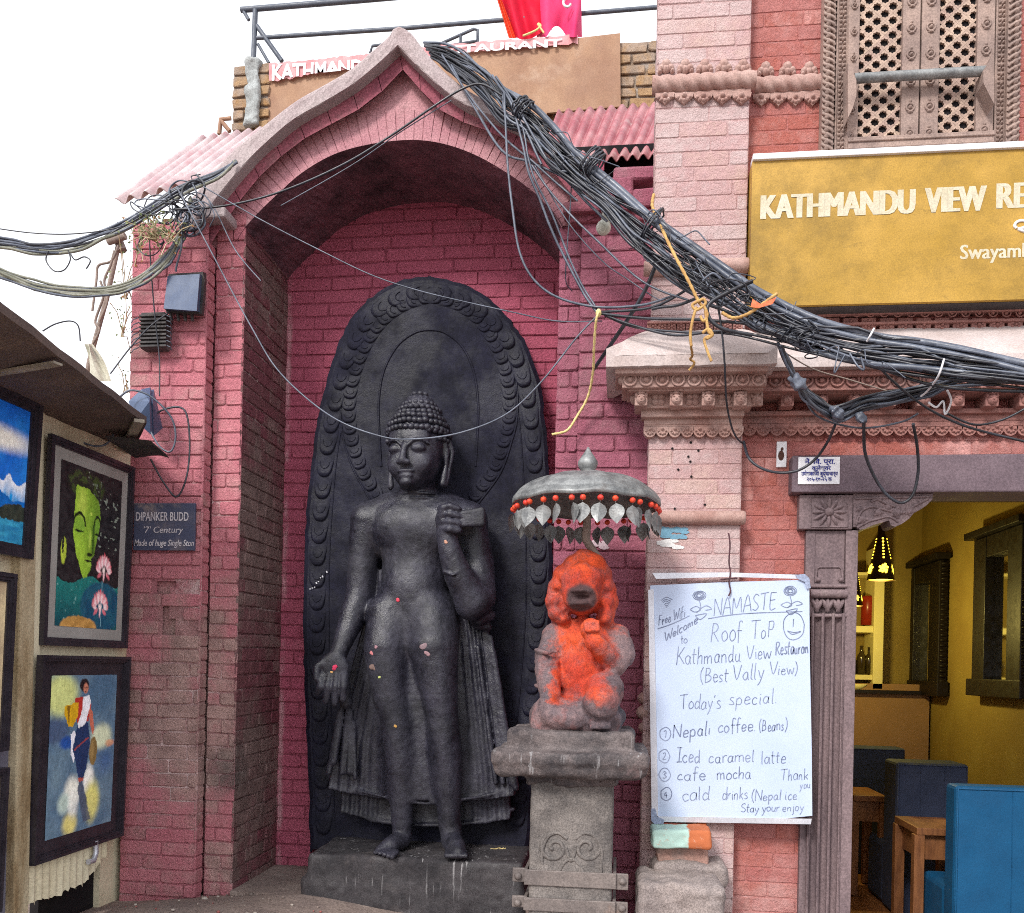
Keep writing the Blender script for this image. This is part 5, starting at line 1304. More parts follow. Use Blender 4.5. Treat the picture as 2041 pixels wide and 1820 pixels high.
# shelves with bottles
sh = thing('wall_shelf', 'ivory shelf unit holding bottles on the back counter of the room', 'shelf', (1.95, 3.85, .95))
YSf = 3.82
m = M()
def sb(u0, u1, va, vb, y0, y1): m.bbox(u0, va, u1, vb, y0, y1, .004)
sb(1742, 1762, 1090, 1374, 3.62, 3.9); sb(1600, 1742, 1247, 1260, 3.64, 3.9); sb(1600, 1742, 1344, 1354, 3.64, 3.9); sb(1600, 1742, 1140, 1146, 3.64, 3.9)
m.build('frame', MAT['ivory'], sh)
def lathe_thing(name, label, cat, mat, u, vb, Y, prof, group=None):
    p = P(u, vb, Y); s = mpp(p); m = M(); m.lathe(p, [(r0*s, z*s) for r0, z in prof], 14)
    o = m.build(name, mat, None); tag(o, label, cat, group); return o
bott = lambda w, h: [(0, 0), (w, 0), (w, h*.55), (w*.85, h*.66), (w*.36, h*.76), (w*.34, h*.96), (w*.42, h*.97), (w*.42, h), (0, h)]
dg = surf('dark_bottle_glass', srgb(46, 38, 24), srgb(58, 46, 26), 6, 3, .15, None, bump=0, spec=.6); rgm = surf('red_bottle', srgb(140, 40, 26), srgb(120, 34, 22), 6, 3, .3, None, bump=0)
GB = 'bottles on the shelf in the room'
lathe_thing('bottle', 'tall dark wine bottle, tallest on the middle shelf behind the doorway', 'bottle', dg, 1716, 1343, 3.72, bott(9, 56), GB)
lathe_thing('bottle', 'brown bottle next to the red bottle on the middle shelf', 'bottle', dg, 1731, 1343, 3.72, bott(7.5, 53), GB)
lathe_thing('bottle', 'red bottle at the upright end of the middle shelf', 'bottle', rgm, 1742-3, 1343, 3.76, bott(7, 54), GB)
lathe_thing('bottle', 'short dark bottle nearest the fluted column on the middle shelf', 'bottle', dg, 1700, 1343, 3.72, bott(7, 42), GB)
lathe_thing('canister', 'red brown tin canister on the top shelf behind the lamps', 'canister', rgm, 1729, 1246, 3.74, [(0, 0), (13, 0), (13, 54), (11, 58), (0, 58)])
lathe_thing('bowl', 'small pale bowl on the counter under the shelf', 'bowl', MAT['ivory'], 1708, 1376, 3.66, [(0, 0), (8, 0), (20, 12), (18, 13), (0, 6)])
# pendant lamps with pierced metal shades
def lamp(u, vb, Y, h, w, label, en=3.0):
    p = P(u, vb, Y); s = mpp(p)
    t = thing('pendant_lamp', label, 'lamp', p, 'pierced metal pendant lamps')
    m = M(); pr = [(w*s, 0), (w*.93*s, 4*s), (w*.72*s, h*.30*s), (w*.5*s, h*.55*s), (w*.34*s, h*.74*s), (w*.26*s, h*.82*s), (w*.24*s, h*s), (0, h*1.01*s)]
    m.lathe(p, pr, 20); m.lathe(p, [(w*.95*s, .002), (w*.65*s, h*.3*s), (w*.3*s, h*.6*s)], 20); m.build('shade', surf_cache('lamp_brass', lambda: surf('lamp_brass', srgb(70, 52, 30), srgb(52, 38, 24), 9, 4, .4, None, bump=0, metal=.5)), t)
    m = M(); m.tube([p+Vector((0, 0, h*s)), Vector((p.x, p.y, ZC))], .006, 6); m.build('cord', MAT['darkplastic'], t)
    m = M()
    def rad(z): return np.interp(z, [q[1] for q in pr], [q[0] for q in pr])
    for a0 in (-1.57, -.2, -2.94, .8, 2.2):
        for k in range(7):
            z = (h*.38+h*.055*k)*s; r0 = rad(z)+.0015; c = p+Vector((r0*math.cos(a0), r0*math.sin(a0), z)); n = Vector((math.cos(a0), math.sin(a0), .3)).normalized(); e = Vector((-math.sin(a0), math.cos(a0), 0))
            m.dome(c, e, n.cross(e), n, w*.075*s, w*.075*s, .002, 6, 1)
        z0 = h*.19*s
        for q in range(13):
            aa = q*2.4; rr = w*.34*s*math.sqrt(q/13); z = z0+rr*math.sin(aa); r0 = rad(z)+.0015; th = a0+rr*math.cos(aa)/r0
            c = p+Vector((r0*math.cos(th), r0*math.sin(th), z)); n = Vector((math.cos(th), math.sin(th), .3)).normalized(); e = Vector((-math.sin(th), math.cos(th), 0))
            m.dome(c, e, n.cross(e), n, w*.105*s, w*.105*s, .002, 6, 1)
    m.build('pierced_holes', MAT['glow'], t)
    m = M(); m.lathe(p+Vector((0, 0, .006)), [(0, 0), (w*.9*s, 0)], 18); m.build('bulb', MAT['glow'], t)
    l = bpy.data.lights.new('lamp_light', 'POINT'); l.energy = en; l.color = (1.0, .80, .22); l.shadow_soft_size = .05
    lo = bpy.data.objects.new('lamp_light', l); COL.objects.link(lo); lo.location = p-Vector((0, 0, .07))
_sc = {}
def surf_cache(k, f):
    if k not in _sc: _sc[k] = f()
    return _sc[k]
lamp(1755, 1157, 1.25, 116, 27, 'pierced metal pendant lamp hanging in the middle of the doorway')
lamp(1704, 1208, 2.7, 80, 15, 'smaller pierced pendant lamp half hidden behind the fluted column', 20.0)
# carved mirrors on the side wall
def wall_frame(L, label):
    XM = XR1-.012
    A = [P(u, v, None, XM) for u, v in L]           # far-top, near-top, near-bottom, far-bottom
    y0, y1 = A[0].y, A[1].y; z1 = (A[0].z+A[1].z)/2; z0 = (A[2].z+A[3].z)/2; dy = y1-y0
    t = thing('carved_mirror', label, 'mirror', (XM, (y0+y1)/2, (z0+z1)/2), 'carved dark mirrors on the room wall')
    m = M(); D = .07
    def bx(ya, yb, za, zb, d=D): m.box((XM-d/2, (ya+yb)/2, (za+zb)/2), (d, abs(yb-ya), zb-za), bev=.006)
    wz = abs(dy)*.27; sy = 1 if dy > 0 else -1
    bx(y0, y0+sy*wz, z0+.09, z1-.055); bx(y1-sy*wz, y1, z0+.09, z1-.055); bx(y0-sy*.05, y1+sy*.05, z0-.02, z0+.1, D+.02); bx(y0+sy*.002, y1-sy*.002, z1-.20, z1-.052, D-.006); bx(y0-sy*.06, y1+sy*.06, z1-.05, z1, D+.05)
    for k in range(24):
        for yy in (y0, y1): m.ball((XM-.035, yy, lerp(z0+.1, z1-.08, k/23)), (.03, .02, .016), 6, 4)
    m.build('frame', MAT['ebony'], t)
    m = M(); m.box((XM-.004, (y0+y1)/2, (z0+z1)/2), (.006, abs(dy)-.02, z1-z0-.12)); m.build('glass', MAT['mirror'], t)
wall_frame([(1822, 1130), (1892, 1098), (1888, 1381), (1820, 1380)], 'narrow dark carved mirror frame nearer the shelf on the ochre wall')
wall_frame([(1962, 1068), (2062, 1020), (2057, 1387), (1958, 1382)], 'large dark carved mirror frame at the right edge of the doorway')
# booths and tables
def booth(name, label, mat, u0, u1, vt, Y, th, wide_to=None, seat=True):
    x0_, x1_ = XP(u0, 1600, Y), (XP(u1, 1600, Y) if wide_to is None else wide_to); zt = ZP((u0+u1)/2, vt, Y); zb = -.41
    t = thing(name, label, 'booth seat', ((x0_+x1_)/2, Y+th/2, zb), 'upholstered booth seats in the room')
    m = M(); m.box(((x0_+x1_)/2, Y+th/2, (zt+zb)/2), (x1_-x0_, th, zt-zb), bev=.018); m.build('backrest', mat, t)
    m = M(); e = .012; q = [Vector((x0_+e, Y-.002, zb+.1)), Vector((x0_+e, Y-.002, zt-e)), Vector((x1_-e, Y-.002, zt-e))]; m.tube(q, .006, 6); m.build('piping', mat, t)
    m = M()
    for k in (1, 2): xx = lerp(x0_, x1_, k/3); m.tube([Vector((xx, Y-.001, zb+.1)), Vector((xx+.004, Y-.001, (zt+zb)/2)), Vector((xx, Y-.001, zt-.02))], .0025, 4)
    m.build('seam', mat, t)
    m = M(); m.box(((x0_+x1_)/2, Y+th+.18, zb+.2), (x1_-x0_-.01, .36, .4), bev=.03); m.build('seat', mat, t)
booth('booth_seat', 'bright blue booth back nearest the doorway', MAT['teal'], 1904, 2200, 1572, .62, .14, 2.55)
booth('booth_seat', 'dark navy booth back behind the bright blue one', MAT['navy'], 1786, 1930, 1522, 1.62, .26)
booth('booth_seat', 'far navy booth back against the beige half wall', MAT['navy'], 1600, 1803, 1489, 2.75, .2)
def table(label, u0, u1, vt, vb, Y, d):
    x0_, x1_ = XP(u0, vt, Y), XP(u1, vt, Y); zt = ZP(u0, vt, Y); zb = -.41
    t = thing('wooden_table', label, 'table', ((x0_+x1_)/2, Y+d/2, zb), 'wooden tables between the booths')
    m = M(); m.box(((x0_+x1_)/2, Y+d/2, zt-.02), (x1_-x0_, d, .04), bev=.004); m.build('tabletop', MAT['tablewood'], t)
    for (fx, fy) in ((.06, .08), (.94, .08), (.06, .92), (.94, .92)):
        m = M(); m.box((lerp(x0_, x1_, fx), lerp(Y, Y+d, fy), (zt-.04+zb)/2), (.055, .055, zt-.04-zb), bev=.003); m.build('leg', MAT['tablewood'], t)
    m = M(); m.box(((x0_+x1_)/2, Y+.05, zt-.11), (x1_-x0_-.06, .02, .14)); m.box((x0_+.04, Y+d/2, zt-.11), (.02, d-.06, .14)); m.build('apron', MAT['tablewood'], t)
table('brown wooden table beside the bright blue booth', 1828, 1935, 1650, 1820, .98, .4)
table('brown wooden table in front of the far navy booth', 1702, 1768, 1585, 1700, 2.05, .45)
# ------------------------------------------------------------------ gilded restaurant sign
YSG = -.27
sg = thing('restaurant_sign', 'large weathered golden sign board with white capital letters above the doorway', 'sign', (P(2000, 450, YSG).x, YSG, P(2000, 450, YSG).z))
xa = P(1497, 450, YSG).x; za, zb = P(1690, 606, YSG).z, P(1497, 322, YSG).z; xb = 3.9
m = M()
n = 40; rows = []
for k in range(13):
    rows.append([Vector((lerp(xa, xb, i/n), YSG+.0008*math.sin(i*.9+k*.4)*math.sin(k*.5), lerp(za, zb, k/12))) for i in range(n+1)])
m.grid(rows, True)
for rw in (rows[0], rows[-1]): m.strip(rw, [Vector((p.x, YW-.02, p.z)) for p in rw])
m.strip([r[0] for r in rows], [Vector((xa, YW-.02, r[0].z)) for r in rows])
m.build('sheet', MAT['gold'], sg)
m = M(); zc = P(1497, 310, YSG).z; m.box(((xa+xb)/2, YSG+.02, (zb+zc)/2), (xb-xa, .07, zc-zb), bev=.003); m.build('top_edge', MAT['white'], sg)
m = M(); m.box(((xa+xb)/2, -.19, za+.004), (xb-xa, .12, .012)); m.build('bottom_edge', MAT['darkplastic'], sg)
wl = surf('faded_sign_lettering', srgb(206, 198, 178), srgb(190, 180, 154), 9, 6, .6, srgb(186, 172, 140), .3, 7, .15, .1)
def bold_text(s_, u0, v0, h, u1, n=13, wd=7):
    m = M()
    for k in range(n): put_text(m, s_, u0+wd*k/(n-1), v0, h, u1-wd+wd*k/(n-1), Y=YSG, gap=.0012+.00009*k, ext=.0001)
    m.build('lettering', wl, sg)
bold_text('KATHMANDU', 1515, 437, 50, 1824); bold_text('VIEW', 1842, 424, 52, 1966); bold_text('RESTAURANT', 1985, 416, 53, 2350); bold_text('Swayambhu', 1913, 517, 30, 2092, 3, 2.2)
m = M(); L = spline([(2026, 455), (2022, 450), (2028, 442), (2040, 440), (2048, 447), (2040, 454), (2030, 457), (2050, 462), (2070, 450)], 6)
m.tube([P(u, v, YSG-.0015) for u, v in L], .006, 5); m.build('flourish', MAT['white'], sg)
# ------------------------------------------------------------------ small plates on the doorway
pl = thing('name_plate', 'small white plate with blue lettering on the dark lintel', 'sign', P(1634, 938, YDF-.04))
m = M(); m.bbox(1591, 911, 1674, 965, YDF-.036, YDF-.03, .001); m.build('plate', MAT['white'], pl)
m = M()
for s_, u0, u1, v, h in (('ने. वि. प्रा.', 1604, 1664, 925, 10), ('कुलेश्वर', 1618, 1656, 937, 8), ('उमेशकाजी बुद्धाचार्य', 1597, 1670, 948, 8), ('२०५-१७-२५ क', 1608, 1658, 959, 8)):
    s2 = s_.replace('वि', 'िव'); m = M()
    put_text(m, s2, u0, v, h, u1, Y=YDF-.036, bold=.02, gap=.0008, ext=.001); m.build('lettering', MAT['navyink'], pl)
o = M(); o.bbox(1548, 880, 1568, 931, YW-.012, YW, .002); sw = o.build('backing_plate', MAT['white'], None); tag(sw, 'narrow white metal plate with a rust hole on the red brick', 'plate')
m = M(); p = P(1557, 908, YW-.013); m.ball(p, (6*mpp(p), .003, 10*mpp(p)), 10, 6); m.ball(P(1559, 895, YW-.013), (.006, .003, .008), 8, 5); m.build('rust_spot', surf('rust', srgb(96, 66, 56), srgb(78, 54, 48), 30, 4, .9, None), sw)
# plaque on the left pier
YPQ = -.085
pq = thing('painted_plaque', 'worn dark blue plaque with white lettering on the left brick pier', 'sign', P(326, 1048, YPQ))
m = M(); m.bbox(266, 1003, 388, 1097, YPQ-.014, YPQ, .002)
t = NT('plaque_paint'); c = t.mix(t.rng(t.noise(16, 8, .75), .44, .60), srgb(84, 86, 104), srgb(150, 134, 130)); c = t.mix(t.rng(t.noise(3, 4), .3, .6), c, srgb(74, 78, 102))
m.build('plate', t.done(c, .7), pq)
wlt = surf('worn_white_lettering', srgb(214, 208, 214), srgb(186, 178, 186), 30, 4, .8, srgb(110, 104, 112), .28, 22, .2, 0)
m = M(); put_text(m, 'DIPANKER BUDD', 271, 1038, 18, 376, Y=YPQ-.014, bold=.012); m.build('lettering', wlt, pq); m = M(); put_text(m, "'7' Century", 285, 1062, 13, 364, Y=YPQ-.014, slant=.2); m.build('lettering', wlt, pq); m = M(); put_text(m, 'Made of huge Single Ston', 268, 1088, 13, 386, Y=YPQ-.014, slant=.15, bold=.01)
m.build('lettering', wlt, pq)

# ------------------------------------------------------------------ hand-written white board
YWB = -.255
wb = thing('whiteboard', 'hand-written whiteboard menu in a broken aluminium frame on the pink pilaster', 'whiteboard', P(1455, 1630, YWB))
def B(u, v, d=0.0): return P(u, v, YWB+.02*((1400-v)/240)*0-d)
BL = [(1296, 1167), (1455, 1160), (1600, 1156), (1613, 1165), (1614, 1300), (1618, 1500), (1619, 1626), (1560, 1632), (1430, 1632), (1312, 1629), (1306, 1500), (1300, 1300)]
m = M(); m.prism([B(u, v) for u, v in BL], [B(u, v, -.014) for u, v in BL]); m.build('panel', MAT['board'], wb)
m = M(); m.prism([B(u, v, .006) for u, v in [(1292, 1176), (1303, 1174), (1312, 1628), (1299, 1634)]], [B(u, v, -.02) for u, v in [(1292, 1176), (1303, 1174), (1312, 1628), (1299, 1634)]]); m.build('side_edge', MAT['alu'], wb)
m = M(); Q = [(1300, 1627), (1618, 1632), (1616, 1643), (1300, 1638)]; m.prism([B(u, v, .006) for u, v in Q], [B(u, v, -.02) for u, v in Q]); m.build('bottom_edge', MAT['alu'], wb)
m = M(); Q = [(1300, 1142), (1452, 1141), (1604, 1146), (1604, 1154), (1452, 1150), (1308, 1154)]; m.prism([B(u, v, .004) for u, v in Q], [B(u, v, -.02) for u, v in Q]); m.build('top_edge', MAT['alu'], wb)
cm = surf('grey_plastic_corner', srgb(150, 160, 184), srgb(134, 144, 170), 9, 4, .5, None, bump=0)
for Q in ([(1298, 1612), (1306, 1612), (1310, 1628), (1324, 1634), (1322, 1643), (1304, 1642), (1298, 1636)], [(1586, 1146), (1604, 1144), (1613, 1152), (1616, 1172), (1608, 1174), (1604, 1160), (1590, 1154)]):
    m = M(); m.prism([B(u, v, .010) for u, v in Q], [B(u, v, -.018) for u, v in Q]); m.build('corner_cap', cm, wb)
G = {}
def gl(c, w, *st): G[c] = (w, [[tuple(float(x) for x in p.split(',')) for p in s_.split()] for s_ in st])
gl('N', .75, '.05,0 .08,1', '.08,1 .62,.02', '.62,.02 .68,1'); gl('A', .7, '0,0 .32,1 .66,0', '.12,.38 .56,.4'); gl('M', .9, '.02,0 .12,1 .42,.3 .74,1 .86,0'); gl('S', .6, '.55,.88 .35,1 .1,.85 .14,.62 .42,.45 .54,.22 .34,.02 .04,.12')
gl('T', .75, '.02,.98 .74,1', '.38,1 .36,0'); gl('E', .6, '.08,1 .06,0 .56,.02', '.08,1 .56,1', '.08,.52 .48,.54'); gl('R', .7, '.08,0 .12,1', '.12,1 .45,1 .55,.8 .42,.58 .1,.5', '.25,.52 .62,0'); gl('P', .62, '.1,0 .12,1', '.12,1 .45,1 .55,.78 .4,.52 .12,.48')
gl('K', .68, '.08,-.05 .12,1', '.6,.95 .12,.42', '.2,.5 .64,0'); gl('V', .66, '0,1 .3,0 .62,1'); gl('B', .66, '.08,0 .1,1', '.1,1 .42,.98 .5,.78 .36,.55 .1,.52', '.36,.55 .58,.36 .5,.1 .1,0'); gl('I', .4, '.2,0 .2,1', '0,1 .4,1', '0,0 .4,0'); gl('F', .56, '.08,0 .1,1', '.1,1 .54,1', '.1,.52 .44,.54'); gl('W', .9, '0,1 .2,0 .44,.7 .66,0 .88,1')
gl('a', .5, '.42,.42 .25,.52 .06,.36 .06,.12 .2,0 .36,.1 .42,.42', '.42,.5 .42,.1 .5,0'); gl('b', .5, '.06,1 .06,.02', '.06,.32 .24,.5 .42,.36 .4,.1 .22,0 .06,.08'); gl('c', .44, '.4,.42 .24,.52 .06,.34 .08,.1 .24,0 .42,.08'); gl('d', .52, '.42,.4 .24,.5 .06,.32 .1,.06 .24,0 .42,.16', '.46,1 .44,.1 .52,0'); gl('e', .46, '.06,.26 .4,.3 .36,.46 .2,.52 .06,.34 .1,.06 .26,0 .44,.1')
gl('f', .38, '.36,.92 .24,1 .14,.85 .14,-.1', '0,.5 .34,.52'); gl('h', .5, '.06,1 .06,0', '.06,.3 .24,.5 .38,.42 .4,0'); gl('i', .2, '.1,.5 .1,.06 .16,0', '.1,.68 .11,.71'); gl('k', .48, '.06,1 .06,0', '.4,.5 .08,.22', '.18,.28 .44,0'); gl('l', .2, '.1,1 .08,.1 .16,0'); gl('m', .76, '.05,.5 .06,0', '.06,.34 .2,.5 .32,.4 .34,0', '.34,.34 .48,.5 .62,.4 .66,0'); gl('n', .5, '.05,.5 .06,0', '.06,.32 .24,.5 .38,.4 .42,0')
gl('o', .5, '.24,.52 .06,.36 .08,.1 .24,0 .42,.14 .42,.38 .24,.52'); gl('p', .5, '.06,.5 .06,-.42', '.06,.38 .24,.52 .42,.36 .38,.08 .22,0 .06,.1'); gl('r', .36, '.05,.5 .06,0', '.06,.3 .2,.48 .34,.46'); gl('s', .42, '.36,.46 .2,.52 .08,.4 .32,.2 .34,.06 .18,0 .04,.06'); gl('t', .36, '.16,.9 .15,.1 .28,0', '0,.55 .34,.57'); gl('u', .5, '.06,.5 .06,.14 .2,0 .38,.12', '.4,.5 .4,.1 .48,0'); gl('v', .44, '.02,.5 .2,0 .4,.5'); gl('w', .66, '.02,.5 .16,0 .32,.4 .48,0 .64,.5'); gl('y', .48, '.04,.5 .2,.06', '.44,.5 .2,-.2 .04,-.42'); gl('j', .26, '.18,.5 .16,-.3 .02,-.4', '.18,.68 .19,.71'); gl('z', .44, '.04,.5 .38,.48 .04,.02 .4,.02')
gl('.', .16, '.06,0 .09,.03'); gl("'", .16, '.1,1 .06,.8'); gl('(', .3, '.26,1.08 .08,.7 .08,.25 .26,-.15'); gl(')', .3, '.04,1.08 .22,.7 .22,.25 .04,-.15'); gl('1', .3, '.06,.8 .18,1 .18,0'); gl('2', .5, '.04,.8 .2,1 .4,.85 .34,.5 .04,.02 .46,.04'); gl('3', .5, '.04,.9 .26,1 .42,.8 .2,.54 .44,.3 .3,.02 .02,.08'); gl('4', .5, '.3,1 .04,.4 .44,.42', '.36,.65 .34,0')
ink = M(); g = random.Random(12)
def stroke(pts, r0=1.05):
    r0 *= .82; pts = [(u+g.uniform(-.7, .7), v+g.uniform(-.7, .7)) for u, v in pts]
    pts = spline(pts, 4) if len(pts) > 2 else [lerp(np.array(pts[0]), np.array(pts[-1]), k/4) for k in range(5)]
    q = [B(u, v, .0012) for u, v in pts]; rr = r0*mpp(q[0])
    vs = []
    for i, p in enumerate(q):
        d = (q[min(i+1, len(q)-1)]-q[max(i-1, 0)]).normalized(); nn = Vector((-d.z, 0, d.x))*rr
        vs += [p+nn, p-nn]
    ink.add(vs, [(2*i, 2*i+1, 2*i+3, 2*i+2) for i in range(len(q)-1)])
def hand(s_, u0, v0, u1, v1, h, r0=1.0):
    W = sum(G[c][0]+.08 if c != ' ' else .3 for c in s_); sx = math.hypot(u1-u0, v1-v0)/W
    dx, dy = (u1-u0)/math.hypot(u1-u0, v1-v0), (v1-v0)/math.hypot(u1-u0, v1-v0); x = 0
    for c in s_:
        if c == ' ': x += .3; continue
        w_, st_ = G[c]; jy = g.uniform(-.04, .04); js = g.uniform(.92, 1.1)
        for L in st_:
            stroke([(u0+(x+a*js)*sx*dx+(b*js+jy)*h*dy*.0+(b*js+jy)*h*(.06), v0+(x+a*js)*sx*dy-(b*js+jy)*h) for a, b in L], r0)
        x += w_+.08
def flush():
    global ink
    ink.build('handwriting', MAT['ink'], wb, fix=False); ink = M()
hand('NAMASTE', 1422, 1228, 1549, 1211, 33); hand('Roof', 1416, 1279, 1480, 1276, 39); hand('ToP', 1496, 1273, 1546, 1271, 35)
flush()
hand('Kathmandu', 1347, 1325, 1478, 1318, 33); hand('View', 1488, 1314, 1537, 1312, 28); hand('Restauran', 1545, 1306, 1612, 1302, 26, 1.3)
flush()
hand('(Best', 1395, 1361, 1453, 1359, 28); hand('Vally', 1461, 1355, 1524, 1352, 30); hand('View)', 1534, 1345, 1592, 1344, 24)
flush()
hand("Today's", 1353, 1415, 1438, 1411, 28); hand('special.', 1452, 1406, 1551, 1401, 28)
flush()
hand('Nepali', 1340, 1472, 1418, 1464, 27, 1.3); hand('coffee.', 1430, 1461, 1508, 1457, 26, 1.2); hand('(Beans)', 1512, 1458, 1570, 1455, 23)
flush()
hand('Iced', 1349, 1520, 1397, 1519, 28, 1.2); hand('caramel', 1412, 1521, 1505, 1517, 25, 1.1); hand('latte', 1516, 1522, 1568, 1521, 25)
flush()
hand('cafe', 1349, 1556, 1408, 1554, 24, 1.1); hand('mocha', 1428, 1554, 1498, 1552, 24, 1.1); hand('cald', 1359, 1596, 1416, 1594, 26); hand('drinks', 1439, 1595, 1492, 1592, 24); hand('(Nepal ice', 1497, 1596, 1590, 1593, 20)
flush()
hand('Stay your enjoy', 1476, 1619, 1603, 1616, 17, .9); hand('Thank', 1555, 1556, 1612, 1553, 22, .85); hand('you', 1594, 1572, 1616, 1571, 17, .85)
flush()
hand('Free Wifi', 1312, 1247, 1366, 1229, 20, .95); hand('Welcome', 1325, 1279, 1392, 1240, 18, 1.1); hand('to', 1356, 1283, 1371, 1281, 16)
flush()
stroke([(1311, 1254), (1340, 1244), (1374, 1228)]); stroke([(1411, 1233), (1480, 1224), (1600, 1219)])
flush()
for k, (u, v) in enumerate([(1326, 1463), (1324, 1507), (1325, 1544), (1328, 1583)]):
    stroke([(u+11*math.cos(a), v+13*math.sin(a)) for a in [2*math.pi*q/12 for q in range(13)]]); hand(str(k+1), u-4, v+7, u+4, v+7, 13)
stroke([(1582+21*math.cos(a), 1248+27*math.sin(a)) for a in [2*math.pi*q/14 for q in range(15)]]); stroke([(1570, 1258), (1580, 1265), (1596, 1259)]); stroke([(1570, 1258), (1583, 1261), (1596, 1259)]); stroke([(1582, 1234), (1581, 1249)])
flush()
for (fu, fv) in ((1394, 1187), (1575, 1178)):
    for k in range(5): stroke([(fu+(4+2.2*k)*math.cos(a+k), fv+(3+1.6*k)*math.sin(a+k)) for a in [2*math.pi*q/7 for q in range(8)]], .8)
    stroke([(fu, fv+10), (fu+2, fv+24), (fu-6, fv+34)]); stroke([(fu-18, fv+28), (fu-6, fv+22), (fu+3, fv+28), (fu-8, fv+33), (fu-18, fv+28)]); stroke([(fu+2, fv+26), (fu+14, fv+20), (fu+24, fv+26), (fu+12, fv+29)]); stroke([(fu-8, fv+40), (fu+14, fv+36), (fu+2, fv+48), (fu-8, fv+40)])
for k in range(6): stroke([(1318+k*2, 1196+k*3), (1328, 1190+k*4), (1340-k*2, 1196+k*3)], .8)
flush()
m = M(); m.tube([B(u, v, .012) for u, v in spline([(1452, 1062), (1455, 1085), (1453, 1120), (1456, 1142), (1453, 1160), (1456, 1178), (1452, 1188)], 4)], .0035, 5); m.tube([B(u, v, .012) for u, v in [(1436, 1155), (1470, 1152)]], .0035, 5)
o = m.build('string', surf('dark_red_string', srgb(92, 62, 70), srgb(70, 50, 56), 30, 3, .9, None, bump=0)); tag(o, 'dark string holding up the whiteboard from a nail in the pilaster', 'string')
# splashes of paint left on the pilaster
# ------------------------------------------------------------------ stones and loose bricks at the foot of the pilaster
def stone(name, label, cat, mat, Q, yf, yb, h=.007, amp=.006, rd=.012, seed=1, group=None, tilt=0.0):
    """an irregular block whose front fills the pixel rectangle Q = (u0, v0, u1, v1)"""
    u0, v0, u1, v1 = Q; a, b = P(u0, (v0+v1)/2, yf), P(u1, (v0+v1)/2, yf); zt, zb = P((u0+u1)/2, v0, yf).z, P((u0+u1)/2, v1, yf).z
    c = Vector(((a.x+b.x)/2, (yf+yb)/2, (zt+zb)/2)); hf = ((b.x-a.x)/2, (yb-yf)/2, (zt-zb)/2)
    s = SDF([c[i]-hf[i]-.05 for i in range(3)], [c[i]+hf[i]+.05 for i in range(3)], h)
    s.box(c, hf, rd, .01, False, Matrix.Rotation(tilt, 3, 'Y')); s.rough(amp, 18, seed); s.rough(amp*.5, 50, seed+1)
    o = s.mesh(name, mat)
    tag(o, label, cat, group); return o
stone('stone_block', 'big grey weathered stone block at the foot of the pilaster', 'stone block', MAT['greystone'], (1268, 1765, 1444, 2100), -.62, -.3, .009, .012, .03, 3)
stone('stone_block', 'grey stone ledge behind the big weathered block by the pilaster', 'stone block', MAT['greystone'], (1300, 1722, 1450, 1776), -.38, -.19, .008, .010, .03, 5)
stone('brick', 'plain worn brick under the mint green one', 'brick', MAT['roughbrick2'] if 'roughbrick2' in MAT else surf('dusty_brick', srgb(172, 138, 126), srgb(150, 116, 106), 8, 6, .9, srgb(134, 116, 110), .4, 6, .25, .6, 90, .004), (1310, 1685, 1412, 1732), -.34, -.2, .006, .005, .012, 7, 'loose bricks piled by the pilaster')
tb = NT('mint_painted_brick'); xs0 = P(1372, 1680, -.38).x
mk = tb.rng(tb.math('ADD', tb.z('X'), tb.math('MULTIPLY', tb.noise(30, 4), .03)), xs0+.01, xs0+.02)
tb.c = tb.mix(mk, srgb(176, 206, 196), srgb(184, 104, 66)); tb.c = tb.mix(tb.rng(tb.noise(40, 6, .8), .58, .64, 0, .8), tb.c, srgb(196, 150, 130))
stone('brick', 'mint green painted brick lying on top of the loose pile', 'brick', tb.done(tb.c, .8, tb.bump(tb.noise(90, 4), .4, .003)), (1299, 1655, 1418, 1694), -.40, -.21, .006, .005, .014, 11, 'loose bricks piled by the pilaster', R(-3))
stone('brick', 'broken red brick stub sticking out of the pilaster above the mint brick', 'brick', surf('broken_red_brick', srgb(176, 100, 84), srgb(156, 84, 74), 12, 6, .9, srgb(190, 130, 112), .35, 12, .2, .6, 90, .004), (1318, 1642, 1380, 1666), -.26, -.18, .005, .006, .008, 13, 'loose bricks piled by the pilaster')
# faded blue and white paint on the pilaster: thin flakes
def blot(mm, u0, v0, u1, v1, n, seed, Y):
    g = random.Random(seed)
    for k in range(n):
        u, v = g.uniform(u0, u1), g.uniform(v0, v1); r0 = g.uniform(2.5, 6); p = P(u, v, Y-.0006*k/n); s = mpp(p)
        pts = [p+Vector((r0*s*(1+.5*g.random())*math.cos(a)*1.5, 0, r0*s*(1+.5*g.random())*math.sin(a)*.7)) for a in [2*math.pi*q/8 for q in range(8)]]
        mm.add(pts, [tuple(range(8))])

